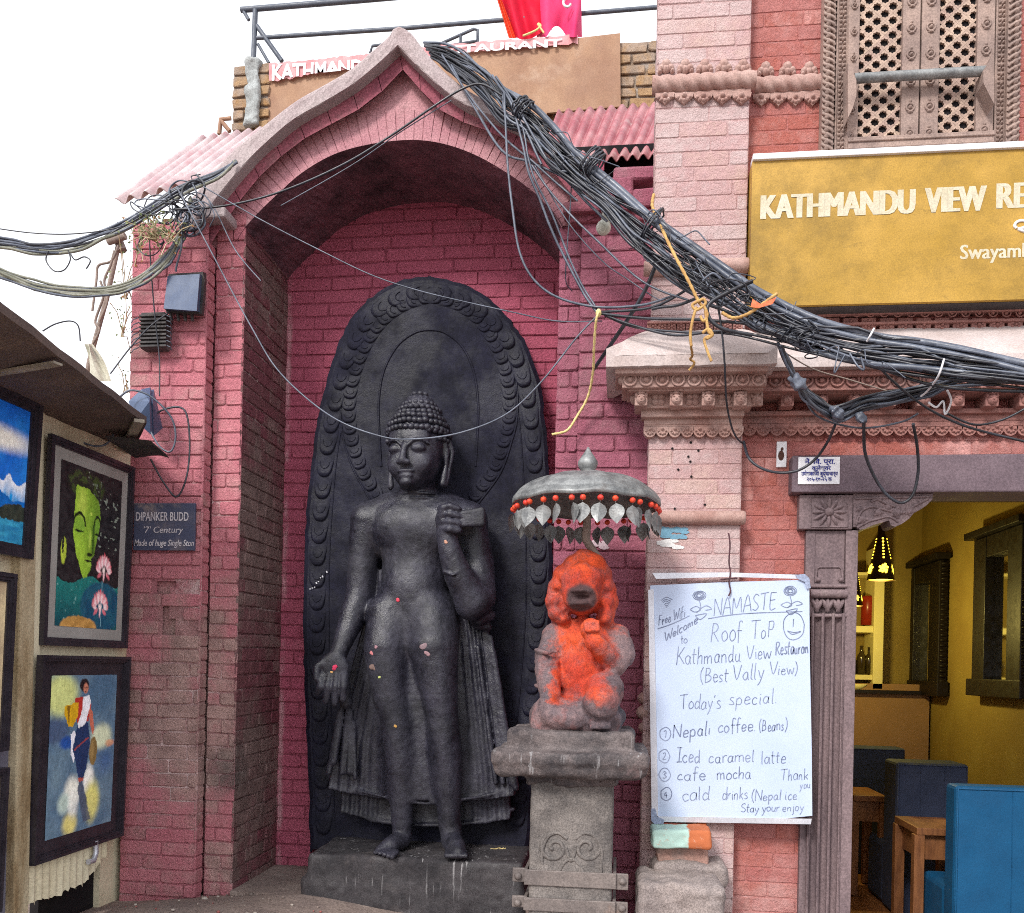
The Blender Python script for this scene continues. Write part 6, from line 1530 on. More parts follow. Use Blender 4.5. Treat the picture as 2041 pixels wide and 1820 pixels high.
pm = M(); pm.curc = srgb(112, 158, 182); blot(pm, 1318, 1052, 1366, 1072, 26, 1, YP-.003); pm.build('blue_paint_patch', MAT['vcol'], bd, fix=False)
pm = M(); pm.curc = srgb(226, 226, 226); blot(pm, 1312, 1078, 1362, 1092, 12, 2, YP-.003); pm.build('white_paint_patch', MAT['vcol'], bd, fix=False)
for k, (u, v) in enumerate([(1381, 866), (1377, 1032-150), (1340, 1044-150), (1372, 910), (1376, 920), (1352, 936), (1378, 950), (1392, 898), (1345, 1014), (1405, 1006)]):
    pm = M(); pm.dome(P(u, v, YP-.0035), EXv, EZv, NF, .0055, .0055, .001, 8, 1); pm.build('nail_hole_dot', MAT['gap_shade'], bd)  # raised near-black dots; the shade inside the holes is put into their colour
pm = M(); pm.curc = srgb(206, 184, 192); blot(pm, 1184, 1078, 1206, 1092, 9, 4, -.036); pm.build('chalk_mark', MAT['vcol'], shrine, fix=False)
pm = M(); pm.curc = srgb(206, 206, 214)
for k in range(14):
    t_ = k/13; u, v = lerp(620, 652, t_), lerp(1196, 1160, t_)-20
    if k % 4 != 3: pm.dome(P(u+(k*7 % 5)-2, v+(k*5 % 4)-2, YS-.013), EXv, EZv, NF, .0045, .003, .001, 6, 1)
pm.build('white_scratch', MAT['vcol'], st, fix=False)

# grit and crumbs of brick on the ground
gr = M(); g = random.Random(31)
for k in range(260):
    x, y = g.uniform(-2.2, .55), g.uniform(-.75, .30)
    if -1.42 < x < -.2 and y > -.16: continue
    z = ground_z(x, y)+.003+(.10*math.exp(-((x+1.98)/.34)**2-((y+.42)/.3)**2))+(.05*math.exp(-((x+1.45)/.3)**2-((y+.05)/.16)**2))+.018*math.sin(3.1*x+1.7*y)*math.sin(2.3*y-x)
    r0 = g.uniform(.003, .009) if k % 12 else g.uniform(.012, .02); gr.curc = g.choice([srgb(150, 134, 126), srgb(120, 108, 102), srgb(160, 96, 92), srgb(190, 178, 168)])
    gr.ball((x, y, z), (r0*g.uniform(.8, 1.4), r0, r0*.7), 6, 4)
tag(gr.build('gravel', MAT['vcol']), None, None, None, 'stuff')
# ------------------------------------------------------------------ house behind the shrine, its parapet, railing and tin roofs
YRB = 2.6
rh = thing('rear_house', 'bare brick house behind the shrine with brown plywood along its roof parapet', 'house', (0, YRB+.5, 0))
m = M(); xa, xb = P(462, 200, YRB).x, P(1335, 150, YRB).x; zt = P(1270, 82, YRB).z; zl = P(495, 262, YRB).z
bricks(m, (P(1228, 150, YRB).x, YRB, P(1270, 330, YRB).z), EXv, EZv, NF, xb-P(1228, 150, YRB).x+.4, zt-P(1270, 330, YRB).z, .085, .22, .016, .02, .006, None, 51, .01)
m.box(((xa+xb)/2, YRB+.6, zl/2-.1), (xb-xa-.02, 1.1, zl-.05)); m.box(((xa+xb)/2+.2, YRB+.15, (zl+zt)/2), (xb-xa-.5, .2, zt-zl-.02))
m.build('wall', MAT['roughbrick'], rh, fix=False)
m = M(); p0 = P(462, 262, YRB-.05); bricks(m, p0, EXv, EZv, NF, P(534, 262, YRB-.05).x-p0.x, P(495, 128, YRB-.05).z-p0.z, .088, .2, .018, .022, .007, None, 52, .008)
m.box(((p0.x+P(534, 262, YRB-.05).x)/2, YRB+.1, (p0.z+P(495, 128, YRB-.05).z)/2), (P(534, 262, YRB-.05).x-p0.x-.03, .24, P(495, 128, YRB-.05).z-p0.z-.02))
s = SDF((P(486, 200, YRB-.09).x-.08, YRB-.16, P(495, 270, YRB).z-.05), (P(520, 200, YRB-.09).x+.08, YRB+.02, P(495, 120, YRB).z+.05), .012)
s.box(((P(486, 200, YRB-.07).x+P(518, 200, YRB-.07).x)/2, YRB-.06, (P(495, 262, YRB).z+P(495, 130, YRB).z)/2), (.06, .03, (P(495, 130, YRB).z-P(495, 262, YRB).z)/2), .02); s.rough(.02, 12, 3); s.rough(.008, 40, 4)
pp = m.build('parapet_pier', MAT['roughbrick'], rh, fix=False)
s.mesh('cement_patch', surf('cement_render', srgb(168, 172, 172), srgb(146, 150, 150), 8, 6, .95, srgb(110, 110, 108), .34, 9, .25, .8, 60, .006), pp)
def sheet(name, Q, y, th, mat, parent, seed, jag=0.0):
    g = random.Random(seed); m = M(); m.prism([P(u+g.uniform(-jag, jag), v+g.uniform(-jag, jag), y) for u, v in Q], [Vector((P(u, v, y).x, y+th, P(u, v, y).z)) for u, v in Q]); return m.build(name, mat, parent)
sheet('plywood_panel', [(534, 160), (560, 158), (600, 148), (640, 140), (745, 128), (762, 128), (768, 330), (534, 330)], YRB-.03, .02, MAT['ply'], rh, 1)
sheet('plywood_panel', [(768, 126), (930, 104), (1150, 76), (1236, 66), (1237, 212), (1090, 225), (1080, 330), (770, 330)], YRB-.035, .02, MAT['ply'], rh, 2)
# torn banner over the plywood
bnr = thing('torn_banner', 'torn red banner strip with white capitals tacked along the parapet', 'banner', P(850, 110, YRB-.05))
ban = surf('faded_red_banner', srgb(206, 136, 140), srgb(216, 168, 170), 7, 5, .7, srgb(196, 168, 164), .25, 9, .12, .2)
g = random.Random(4)
def torn(u0, u1, top, bot):
    n = 40; A, Bq = [], []
    for i in range(n+1):
        t = i/n; u = lerp(u0, u1, t); y = YRB-.055+.006*math.sin(i*1.3)
        A.append(P(u, lerp(top[0], top[1], t)+g.uniform(-2, 2), y)); Bq.append(P(u, np.interp(t, [q[0] for q in bot], [q[1] for q in bot])+g.uniform(-2.5, 2.5), y))
    return A, Bq
m = M(); A, Bq = torn(536, 772, (127, 104), [(0, 163), (.1, 160), (.35, 148), (.6, 140), (1, 130)]); m.strip(A, Bq); A, Bq = torn(768, 1152, (100, 68), [(0, 130), (.35, 106), (.6, 98), (1, 86)]); m.strip(A, Bq)
m.build('sheet', ban, bnr)
m = M(); put_text(m, 'KATHMANDU', 542, 160, 31, 745, Y=YRB-.062, bold=.03)
zc0, zc1 = P(536, 163, YRB-.06).z, P(772, 132, YRB-.06).z; xx0, xx1 = P(536, 163, YRB-.06).x, P(772, 132, YRB-.06).x
m.v = [(x, y, max(z, np.interp(x, [xx0, xx0+.08*(xx1-xx0), xx0+.35*(xx1-xx0), xx1], [zc0, P(556, 160, YRB-.06).z, P(618, 148, YRB-.06).z, zc1]))) for x, y, z in m.v]
m.build('lettering', MAT['white'], bnr); m = M(); put_text(m, 'RESTAURANT', 858, 109, 15, 1120, Y=YRB-.064, bold=.03)
# the upright letters follow the rising edge of the sheet
m.build('lettering', MAT['white'], bnr)
# railing
YR_ = YRB+.05
rl = thing('roof_railing', 'blue grey steel pipe railing on the roof edge behind the gable', 'railing', P(505, 125, YR_))
def pipe(name, pts, r0, mat=MAT['rail'], par=rl):
    m = M(); q = [P(u, v, y) for u, v, y in pts]; m.tube(q, r0, 8); return m.build(name, mat, par)
pipe('post', [(505, 128, YR_), (509, 20, YR_)], .022); pipe('top_rail', [(480, 20, YR_), (700, 2, YR_), (1000, -24, YR_), (1330, -52, YR_)], .022)
pipe('middle_rail', [(512, 76, YR_), (800, 57, YR_), (1100, 32, YR_), (1318, 14, YR_)], .016)
pipe('brace', [(496, 40, YR_), (484, 20, YR_)], .014); pipe('brace', [(512, 52, YR_), (562, 122, YR_)], .018); pipe('brace', [(514, 88, YR_), (536, 126, YR_)], .012)
bf = thing('metal_frame', 'small dark metal frame standing on the roof behind the gable peak', 'frame', P(900, 92, YRB+.3))  # bars of a plain metal frame; use as a rack is invented
for L in ([(738, 106), (742, 92), (800, 84)], [(868, 92), (944, 58), (952, 60), (952, 88)], [(885, 98), (888, 82)], [(918, 92), (918, 72)], [(868, 96), (950, 82)]):
    m = M(); m.tube([P(u, v, YRB+.3) for u, v in L], .012, 6); m.build('bar', MAT['rail'], bf)
# cloth on the railing
cl = thing('red_cloth', 'bright red and pink cloth hung over the roof railing', 'cloth', P(1075, 70, YR_))
def hang(name, mat, uL, uR, vT, botf, y0, amp, fr, seed):
    g = random.Random(seed); m = M(); rows = []
    for i in range(15):
        t = i/14; row = []
        for j in range(41):
            s_ = j/40; u = lerp(lerp(uL[0], uL[1], t), lerp(uR[0], uR[1], t), s_); v = lerp(vT, botf(s_), t)
            row.append(P(u, v, y0+amp*math.sin(fr*s_+t*1.6)*(.3+t)+.02*math.sin(17*s_+3*t)))
        rows.append(row)
    m.grid(rows, True); return m.build(name, mat, cl, fix=False)
crim = surf('crimson_cloth', srgb(214, 20, 60), srgb(196, 10, 48), 4, 4, .8, None, speck=.1, bump=.2); pnk = surf('pink_cloth', srgb(226, 70, 120), srgb(214, 50, 104), 4, 4, .8, None, speck=.1, bump=.2); org = surf('orange_edge', srgb(240, 90, 50), srgb(230, 76, 40), 6, 4, .8, None, bump=.1)
hang('red_panel', crim, (984, 1022), (1075, 1100), -30, lambda s_: 70+10*math.sin(s_*5), YR_-.05, .05, 14, 1)
hang('pink_panel', pnk, (1062, 1070), (1158, 1160), -30, lambda s_: 74-22*max(0, math.sin(s_*7-1.5)), YR_-.07, .05, 12, 2)
hang('orange_edge', org, (982, 1014), (988, 1030), -30, lambda s_: 76, YR_-.04, .02, 6, 3)
m = M(); m.tube([P(u, v, YR_-.14) for u, v in spline([(1134, -4), (1124, 0), (1124, 10), (1132, 14), (1138, 8)], 4)], .010, 5); m.build('white_mark', MAT['white'], cl)
m = M(); m.tube([P(u, v, YR_-.13) for u, v in spline([(1042, 72), (1066, 62), (1078, 52), (1072, 48), (1084, 66)], 4)], .008, 5); m.build('tie', MAT['cord'], cl)
# corrugated roofs
def tin(name, label, A, B_, C_, D_, n, amp, mat='tin'):
    """ridges run from the edge A-B (upper) to C-D (eave)"""
    m = M(); rows = []
    nor = (B_-A).cross(C_-A).normalized(); nor = nor if nor.z > 0 else -nor
    for k in range(7):
        t = k/6; a, b = A+(C_-A)*t, B_+(D_-B_)*t
        rows.append([a+(b-a)*(i/(n*10))+nor*(amp*math.cos(2*math.pi*i/10)) for i in range(n*10+1)])
    m.grid(rows, True); o = m.build(name, MAT[mat], None, fix=False)
    md = o.modifiers.new('s', 'SOLIDIFY'); md.thickness = .006
    tag(o, label, 'roof'); return o
tin('corrugated_roof', 'sun faded corrugated tin roof sloping down beside the left end of the gable', P(405, 276, 1.9), P(590, 250, 1.9), P(232, 404, .75), P(470, 345, .75), 8, .02, 'tinfaded')
tin('corrugated_roof', 'red corrugated tin roof between the gable and the pink pilaster', P(1112, 224, 1.6), P(1392, 203, 1.6), P(1072, 330, .75), P(1346, 309, .75), 13, .014)
m = M(); m.box(((P(1130, 330, .9).x+P(1345, 330, .9).x)/2, 1.0, P(1200, 420, .9).z), (P(1345, 330, .9).x-P(1130, 330, .9).x, .3, P(1200, 322, .9).z-P(1200, 560, .9).z)); m.build('shed_wall', MAT['gap_shade'], rh)
m = M(); m.box(((P(262, 500, .9).x+P(500, 400, .9).x)/2+.2, 1.3, P(400, 400, .9).z/2-.1), (P(500, 400, .9).x-P(262, 400, .9).x, .8, P(400, 400, .9).z)); m.build('side_wall', MAT['roughbrick'], rh)
m = M()
for L in ([(437, 268), (440, 238), (460, 236)], [(440, 240), (458, 262)]): m.tube([P(u, v, 1.95) for u, v in L], .016, 6)
tag(m.build('roof_bracket', MAT['ply']), 'small rusty bracket at the top of the faded tin roof', 'bracket')
# ------------------------------------------------------------------ picture stall along the left side
XW = P(243, 1500, -.10).x
sp = thing('picture_stall', 'cream walled picture stall with grey dado and stained post on the left', 'stall', (XW, -.9, 0))
def W(u, v, d=0.0): return P(u, v, None, XW+d)
Y0, Y1 = -.10, -2.3
m = M()
def wbox(mm, ya, yb, za, zb, xf, xb, bev=0): mm.box(((xf+xb)/2, (ya+yb)/2, (za+zb)/2), (abs(xf-xb), abs(ya-yb), zb-za), bev=bev)
zw = 2.12; yd = W(52, 1500).y
zb_ = W(120, 1765).z
wbox(m, .4, yd, zb_+.16, zw, XW, XW-.06); wbox(m, .4, -.2, -.3, zb_+.2, XW-.04, XW-.09); wbox(m, yd, Y1, -.5, zw, XW-.02, XW-.08)
m.build('wall', MAT['cream'], sp)
m = M(); wbox(m, yd-.02, Y1, -.5, W(30, 1412).z, XW-.012, XW-.06); m.build('dado', MAT['greywall'], sp)
m = M(); n = 60; rows = []; g = random.Random(3)     # ragged sheet below the pictures
ya, yb = W(207, 1750).y, W(50, 1750).y
for k in range(2):
    rows.append([Vector((XW+.012+.008*math.sin(i*1.25), lerp(ya, yb, i/n), (zb_+.30) if k else (zb_-.03+.10*max(0, 1-i/18)+g.uniform(-.012, .012)))) for i in range(n+1)])
m.grid(rows, True); m.build('skirting_sheet', MAT['cream'], sp)
m = M(); q = [W(u, v, .012) for u, v in [(56, 845), (92, 842), (66, 1100), (50, 1400), (48, 1500)]]
y_a, y_b = W(76, 1000).y, W(44, 1500).y
pa_, pb_ = W(64, 1400, .02).y, W(34, 1400, .02).y
wbox(m, pa_, pb_, -.4, zw, XW+.025, XW-.04, .006); m.build('post', MAT['oldwood'], sp)
wbox2 = M(); wbox(wbox2, W(86, 1000, .01).y, W(66, 1000, .01).y, .5, zw, XW+.012, XW-.03, .004); wbox2.build('post', MAT['cream'], sp)
m = M(); m.box((XW-.09, -.35, .15), (.04, .5, .5)); m.build('shade_panel', MAT['gap_shade'], sp)  # solid near-black panel; the shade of the gap is put into its colour
m = M(); m.tube([W(190, 1676, .03), W(191, 1700, .03), W(186, 1716, .03), W(176, 1718, .03)], .013, 8); o = m.build('drain_pipe', MAT['alu']); tag(o, 'short bent grey drain pipe under the lower painting', 'pipe')
# pictures: painted canvases in mounts and frames
def canvas(fn, nx, ny): return [[fn(i/(nx-1), j/(ny-1)) for i in range(nx)] for j in range(ny)]
def picture(label, quad, fw, mount, fn, nx, ny, tilt=.03, part_label=None, depth=.03):
    """quad: outer frame corners in pixels TL, TR, BR, BL on the stall wall; fw, mount in metres"""
    A = [W(u, v, .03) for u, v in quad]
    yl, yr = (A[0].y+A[3].y)/2, (A[1].y+A[2].y)/2; zt, zb = (A[0].z+A[1].z)/2, (A[2].z+A[3].z)/2
    yl0, yl1 = A[3].y, A[0].y
    t = thing('framed_painting', label, 'painting', (XW, (yl+yr)/2, (zt+zb)/2), 'framed paintings on the stall wall')
    H_, W_ = zt-zb, yr-yl
    def pt(a, b, d):           # a along the wall, b up, d out of the wall; the top hangs forward a little
        return Vector((XW+.012+d+tilt*b/max(H_, .1), yl+a, zb+b))
    def slab(mm, a0, a1, b0, b1, d0, d1):
        f = [pt(a0, b0, d1), pt(a1, b0, d1), pt(a1, b1, d1), pt(a0, b1, d1)]; k = [pt(a0, b0, d0), pt(a1, b0, d0), pt(a1, b1, d0), pt(a0, b1, d0)]; mm.prism(f, k)
    m = M()
    for (i0, i1, d) in ((0, .45, depth), (.45, .8, depth*.8), (.8, 1.0, depth*.6)):
        o, q = fw*i0, fw*i1
        slab(m, o, q, o, H_-o, 0, d); slab(m, W_-q, W_-o, o, H_-o, 0, d); slab(m, q, W_-q, o, q, 0, d); slab(m, q, W_-q, H_-q, H_-o, 0, d)
    m.build('frame', MAT['frame'], t)
    if mount:
        m = M(); slab(m, fw, W_-fw, fw, H_-fw, 0, depth*.3); m.build('mount', MAT['mat'] if mount > 0 else MAT['frame'], t)
    mt = abs(mount); a0, a1, b0, b1 = fw+mt, W_-fw-mt, fw+mt, H_-fw-mt
    m = M(); vs, cs = [], []
    for j in range(ny):
        for i in range(nx):
            vs.append(pt(lerp(a0, a1, i/(nx-1)), lerp(b1, b0, j/(ny-1)), depth*.3+.002)); bx_, by_ = i/(nx-1), j/(ny-1); kb = .80+.24*vn(bx_*3+by_, by_-bx_, 26)+.16*vn(bx_, by_*2, 60); cs.append(tuple(float(q)*kb for q in fn(bx_+.012*(vn(bx_, by_*2, 34)-.5), by_+.010*(vn(bx_+5, by_*2, 34)-.5))))
    o_ = len(m.v); m.add(vs, [(j*nx+i, (j+1)*nx+i, (j+1)*nx+i+1, j*nx+i+1) for j in range(ny-1) for i in range(nx-1)]); m.co[o_:] = cs
    m.build('canvas', MAT['canvas'], t)
    return t
def sm(a, b, x): t = min(1, max(0, (x-a)/(b-a) if b != a else 0)); return t*t*(3-2*t)
def inel(x, y, cx, cy, rx, ry, soft=.25, rot=0.0):
    dx, dy = x-cx, y-cy; c, s_ = math.cos(rot), math.sin(rot); dx, dy = dx*c+dy*s_, -dx*s_+dy*c
    return 1-sm(1-soft, 1+soft*.2, math.hypot(dx/rx, dy/ry))
def poly_in(x, y, Pq):
    c = False; n = len(Pq)
    for i in range(n):
        x1, y1 = Pq[i]; x2, y2 = Pq[i-1]
        if (y1 > y) != (y2 > y) and x < (x2-x1)*(y-y1)/(y2-y1)+x1: c = not c
    return 1.0 if c else 0.0
def mixc(c, d, k): return tuple(c[i]+(d[i]-c[i])*k for i in range(3))
_vr = np.random.default_rng(5).random((64, 64))
def vn(x, y, s_):
    x, y = x*s_, y*s_; i, j = int(math.floor(x)), int(math.floor(y)); fx, fy = x-i, y-j; fx, fy = fx*fx*(3-2*fx), fy*fy*(3-2*fy)
    f = lambda a, b: _vr[a % 64, b % 64]
    return (f(i, j)*(1-fx)+f(i+1, j)*fx)*(1-fy)+(f(i, j+1)*(1-fx)+f(i+1, j+1)*fx)*fy
def face_pic(x, y):
    """green meditating face with pink lotus flowers on a dark ground"""
    c = mixc(srgb(22, 20, 24), srgb(46, 44, 46), vn(x, y*2, 22))
    if vn(x+3, y*2, 30) > .86 and x > .42 and y < .5: c = mixc(c, srgb(150, 164, 150), .7)
    hair = inel(x, y, .40, .11, .32, .10)
    c = mixc(c, srgb(70, 92, 40), hair*.6*(1 if vn(x, y*1.8, 26) > .55 else .2))
    FO = [(.24, .12), (.44, .125), (.62, .19), (.65, .30), (.62, .40), (.585, .47), (.565, .53), (.52, .56), (.53, .60), (.50, .645), (.45, .68), (.40, .69), (.345, .63), (.27, .54), (.215, .42), (.225, .28)]
    f = poly_in(x, y, FO)
    if f:
        sh_ = .35+.65*(1-sm(.28, .62, x))*(.75+.25*vn(x, y, 8)); g_ = mixc(srgb(56, 100, 30), srgb(158, 200, 62), sh_)
        g_ = mixc(g_, srgb(190, 214, 90), inel(x, y, .34, .22, .10, .12, .8)*.7)
        for (ex, ey, rx) in ((.31, .365, .095), (.60, .36, .055)):
            a = inel(x, y, ex, ey, rx, .062, .3); g_ = mixc(g_, srgb(110, 158, 54), a*.6)
            d = abs(math.hypot((x-ex)/rx, (y-ey)/.075)-1); g_ = mixc(g_, srgb(24, 34, 16), (1-sm(.06, .2, d))*(1 if y < ey else 0)); g_ = mixc(g_, srgb(20, 26, 14), inel(x, y, ex, ey+.036, rx*.95, .010, .5))
        g_ = mixc(g_, srgb(40, 70, 24), (1-sm(0, .035, abs(x-(.535+.03*(y-.3)))))*(.9 if .34 < y < .53 else 0))
        g_ = mixc(g_, srgb(180, 210, 86), inel(x, y, .485, .44, .022, .08, .7)*.8); g_ = mixc(g_, srgb(180, 210, 86), inel(x, y, .49, .275, .02, .013))
        g_ = mixc(g_, srgb(30, 42, 18), inel(x, y, .49, .535, .06, .014, .5)); g_ = mixc(g_, srgb(26, 36, 16), inel(x, y, .475, .577, .075, .008, .5)); g_ = mixc(g_, srgb(150, 190, 66), inel(x, y, .475, .598, .055, .014, .5))
        c = g_
    c = mixc(c, srgb(170, 190, 64), inel(x, y, .085, .54, .045, .09, .2)*(1 if inel(x, y, .075, .50, .016, .07) < .5 else 0))
    if y > .70+.03*math.sin(x*9) and not f:
        c = mixc(srgb(30, 112, 108), srgb(20, 74, 84), sm(.7, 1, y)+.2*vn(x, y, 9)-.1)
        if vn(x, y, 40) > .9: c = mixc(c, srgb(130, 180, 176), .6)
    lp = inel(x, y, .72, .86, .36, .17, .1); c = mixc(c, mixc(srgb(20, 66, 96), srgb(34, 92, 112), vn(x, y, 14)), lp if y > .66 else 0)
    c = mixc(c, srgb(150, 200, 210), (1-sm(0, .006, abs(x-.72)))*(.7 if .69 < y < .98 else 0))
    for (fx, fy, s_) in ((.74, .62, 1.0), (.70, .86, 1.05)):
        for k in range(11):
            a = -math.pi/2+(k-5)*.30; L = .085*s_ if k != 5 else .10*s_
            q = inel(x, y, fx+L*math.cos(a)*1.15, fy+L*.75*math.sin(a), .045*s_, .022*s_, .5, a*.9); d_ = math.hypot(x-fx, (y-fy)*1.3)
            c = mixc(c, mixc(mixc(srgb(240, 214, 216), srgb(222, 150, 160), .8*(k % 2)), srgb(200, 50, 72), sm(.085, .16, d_)), min(1, q*1.3))
        for sx in (-1, 0, 1):
            q = inel(x, y, fx+sx*.07, fy+.03, .045, .018, .5, sx*.5+(1.57 if sx == 0 else 0)); c = mixc(c, mixc(srgb(238, 200, 204), srgb(216, 110, 124), sm(.02, .09, abs(x-fx)+abs(y-fy)*.7)), q*.9)
        c = mixc(c, srgb(244, 224, 220), inel(x, y, fx, fy-.005, .03, .022, .6))
    rock = inel(x, y, .36, 1.0, .30, .075, .1); c = mixc(c, mixc(srgb(150, 112, 56), srgb(196, 150, 84), vn(x, y*2, 18)), rock)
    return c
def walker_pic(x, y):
    """a woman in red and blue carrying baskets across a washed light ground"""
    w1 = vn(x*1.0+.2*y, y*1.6, 4)*.6+vn(x, y*2, 9)*.4
    c = mixc(srgb(74, 102, 130), srgb(112, 136, 150), w1)
    c = mixc(c, srgb(206, 214, 132), inel(x, y, .14, .12, .30, .16, .5)*.9); c = mixc(c, srgb(60, 92, 122), inel(x, y, .75, .12, .30, .18, .5)*.7)
    c = mixc(c, srgb(54, 66, 104), inel(x, y, .08, .34, .24, .10, .5)*.7); c = mixc(c, srgb(22, 70, 150), inel(x, y, .25, .42, .12, .05, .5)*.9)
    c = mixc(c, srgb(216, 224, 188), inel(x, y, .78, .41, .20, .10, .5)*.9); c = mixc(c, srgb(224, 150, 100), inel(x, y, .92, .46, .09, .03, .5)*.7); c = mixc(c, srgb(40, 78, 140), inel(x, y, .86, .58, .2, .12, .9)*.6)
    for (a, b, rx, ry, cc) in ((.36, .74, .14, .12, srgb(238, 240, 226)), (.60, .68, .10, .12, srgb(244, 244, 236)), (.66, .82, .15, .16, srgb(214, 210, 120)), (.34, .94, .13, .09, srgb(216, 204, 124)), (.25, .80, .12, .08, srgb(180, 200, 190))):
        c = mixc(c, cc, inel(x, y, a, b, rx, ry, .6))
    c = mixc(c, srgb(74, 84, 104), poly_in(x, y, [(.45, .68), (.50, .68), (.62, .86), (.70, .95), (.54, .95), (.48, .82), (.44, .74)])*.85)
    for Pq, cc in (([(.30, .37), (.36, .35), (.42, .45), (.36, .55), (.32, .50)], srgb(232, 232, 240)), ([(.40, .31), (.56, .31), (.60, .44), (.56, .60), (.52, .66), (.44, .66), (.39, .55), (.34, .46)], srgb(34, 52, 92)), ([(.35, .145), (.52, .14), (.60, .19), (.56, .30), (.40, .31), (.34, .22)], srgb(176, 50, 44)), ([(.56, .20), (.62, .24), (.66, .36), (.65, .39), (.61, .36), (.57, .27)], srgb(188, 104, 84)), ([(.47, .14), (.56, .13), (.59, .18), (.52, .31), (.42, .34), (.40, .31), (.46, .22)], srgb(232, 234, 240)), ([(.20, .19), (.40, .17), (.40, .25), (.33, .325), (.26, .32), (.20, .24)], srgb(206, 160, 28)), ([(.23, .19), (.28, .19), (.27, .31)], srgb(128, 92, 20)), ([(.43, .66), (.53, .66), (.51, .685), (.45, .685)], srgb(170, 80, 70))):
        c = mixc(c, cc, poly_in(x, y, Pq))
    c = mixc(c, srgb(150, 66, 70), poly_in(x, y, [(.36, .468), (.57, .40), (.575, .41), (.37, .48)])); c = mixc(c, srgb(238, 240, 232), inel(x, y, .38, .80, .10, .13, .7)*(.55+.45*vn(x, y*2, 12))); c = mixc(c, srgb(214, 208, 128), inel(x, y, .66, .86, .09, .13, .7)*.7); c = mixc(c, srgb(74, 84, 104), poly_in(x, y, [(.45, .68), (.50, .68), (.60, .86), (.66, .95), (.56, .95), (.49, .82), (.44, .74)])*.8); c = mixc(c, srgb(34, 26, 30), inel(x, y, .48, .065, .075, .048, .2)); c = mixc(c, srgb(186, 120, 98), inel(x, y, .50, .085, .042, .036, .2)); c = mixc(c, srgb(60, 36, 34), max(inel(x, y, .487, .08, .010, .005), inel(x, y, .518, .08, .010, .005), inel(x, y, .503, .104, .014, .004))); c = mixc(c, srgb(128, 104, 62), inel(x, y, .655, .50, .065, .095, .1)); c = mixc(c, srgb(150, 124, 78), inel(x, y, .64, .49, .035, .07, .4))
    return c
def peaks_pic(x, y):
    """snow peaks above a blue lake"""
    c = mixc(srgb(14, 92, 200), srgb(40, 130, 220), vn(x, y, 6)); c = mixc(c, srgb(240, 242, 232), inel(x, y, .4, .26, .9, .11, .7))
    rid = .47+.06*abs(math.sin(x*9))+.05*vn(x, 0, 12)
    if y > rid: c = mixc(srgb(226, 234, 244), srgb(90, 158, 220), sm(0, .12, y-rid)*(.4+.9*vn(x*1.6, y*1.3, 16)))
    r2 = .62-.05*math.sin(x*5+.6)+.03*vn(x, 0, 9)
    if y > r2: c = mixc(srgb(20, 92, 170), srgb(14, 110, 200), vn(x, y, 8))
    tr = .76-.05*vn(x, 1, 9)-.04*sm(.5, 1, x)
    if y > tr: c = mixc(srgb(36, 44, 40), srgb(58, 64, 54), vn(x, y, 30))
    if y > .83: c = mixc(srgb(20, 96, 150), srgb(60, 160, 196), vn(x*.4, y*3, 12))
    return c
def plain_pic(x, y): return mixc(srgb(150, 132, 110), srgb(206, 190, 150), vn(x, y, 5))
picture('tall framed painting of a green face with pink lotus flowers', [(95, 865), (268, 935), (246, 1294), (84, 1284)], .035, .05, face_pic, 130, 230, .02, depth=.022)
picture('framed painting of a woman carrying baskets, hung below the green face', [(76, 1302), (252, 1312), (240, 1666), (60, 1728)], .03, -.055, walker_pic, 130, 230, .02)
picture('framed blue painting of snow peaks beyond the post at the left edge', [(-80, 745), (78, 802), (52, 1113), (-95, 1088)], .05, 0.0, peaks_pic, 100, 130, .03)
picture('black framed picture low on the cream wall under the blue peaks', [(-95, 1132), (25, 1140), (9, 1490), (-110, 1520)], .035, .0, plain_pic, 40, 60, .02)
picture('black framed picture at the grey dado, lowest of the stall', [(-110, 1530), (6, 1545), (-2, 1820), (-120, 1860)], .03, .0, plain_pic, 40, 60, .02)
# awning
aw = thing('stall_awning', 'dark board awning sloping out over the framed paintings', 'awning', (XW+.2, -.7, 2.1))
A = W(265, 900, .0); Bq = P(322, 893, None, XW+.27); Cq = P(290, 842, None, XW+.31)
far = -.16
zin, zout = 2.13, 2.02
def aw_pt(x, y, z): return Vector((x, y, z))
p_far_o = P(292, 846, None, XW+.32); p_near_o = P(-30, 596, None, XW+.50)
p_far_i = P(262, 903, None, XW-.02); p_near_i = P(-60, 770, None, XW-.02)
p_near_o = p_far_o+(p_near_o-p_far_o)*1.7; p_near_i = p_far_i+(p_near_i-p_far_i)*1.7
m = M(); n = 24
fr = [[p_far_i+(p_near_i-p_far_i)*(i/n)+(p_far_o+(p_near_o-p_far_o)*(i/n)-p_far_i-(p_near_i-p_far_i)*(i/n))*(j/8)+Vector((0, 0, .003*math.sin(i*1.7+j))) for j in range(9)] for i in range(n+1)]
m.grid(fr, True); up = [[q+Vector((0, 0, .03)) for q in r] for r in fr]; m.grid(up, True)
for a_, b_ in ((fr[0], up[0]), (fr[-1], up[-1]), ([r[0] for r in fr], [r[0] for r in up]), ([r[-1] for r in fr], [r[-1] for r in up])): m.strip(a_, b_)
m.build('board', MAT['awning'], aw)
def batten(pa, pb, w_, h_, mat, nm):
    m = M(); d = (pb-pa).normalized(); s_ = d.cross(Vector((0, 0, 1))).normalized()*w_/2; z_ = Vector((0, 0, h_))
    m.prism([pa-s_, pa+s_, pa+s_-z_, pa-s_-z_], [pb-s_, pb+s_, pb+s_-z_, pb-s_-z_]); m.build(nm, mat, aw)
lb = surf('pale_batten', srgb(168, 160, 146), srgb(140, 132, 120), 8, 5, .8, None, speck=.15, bump=.3)
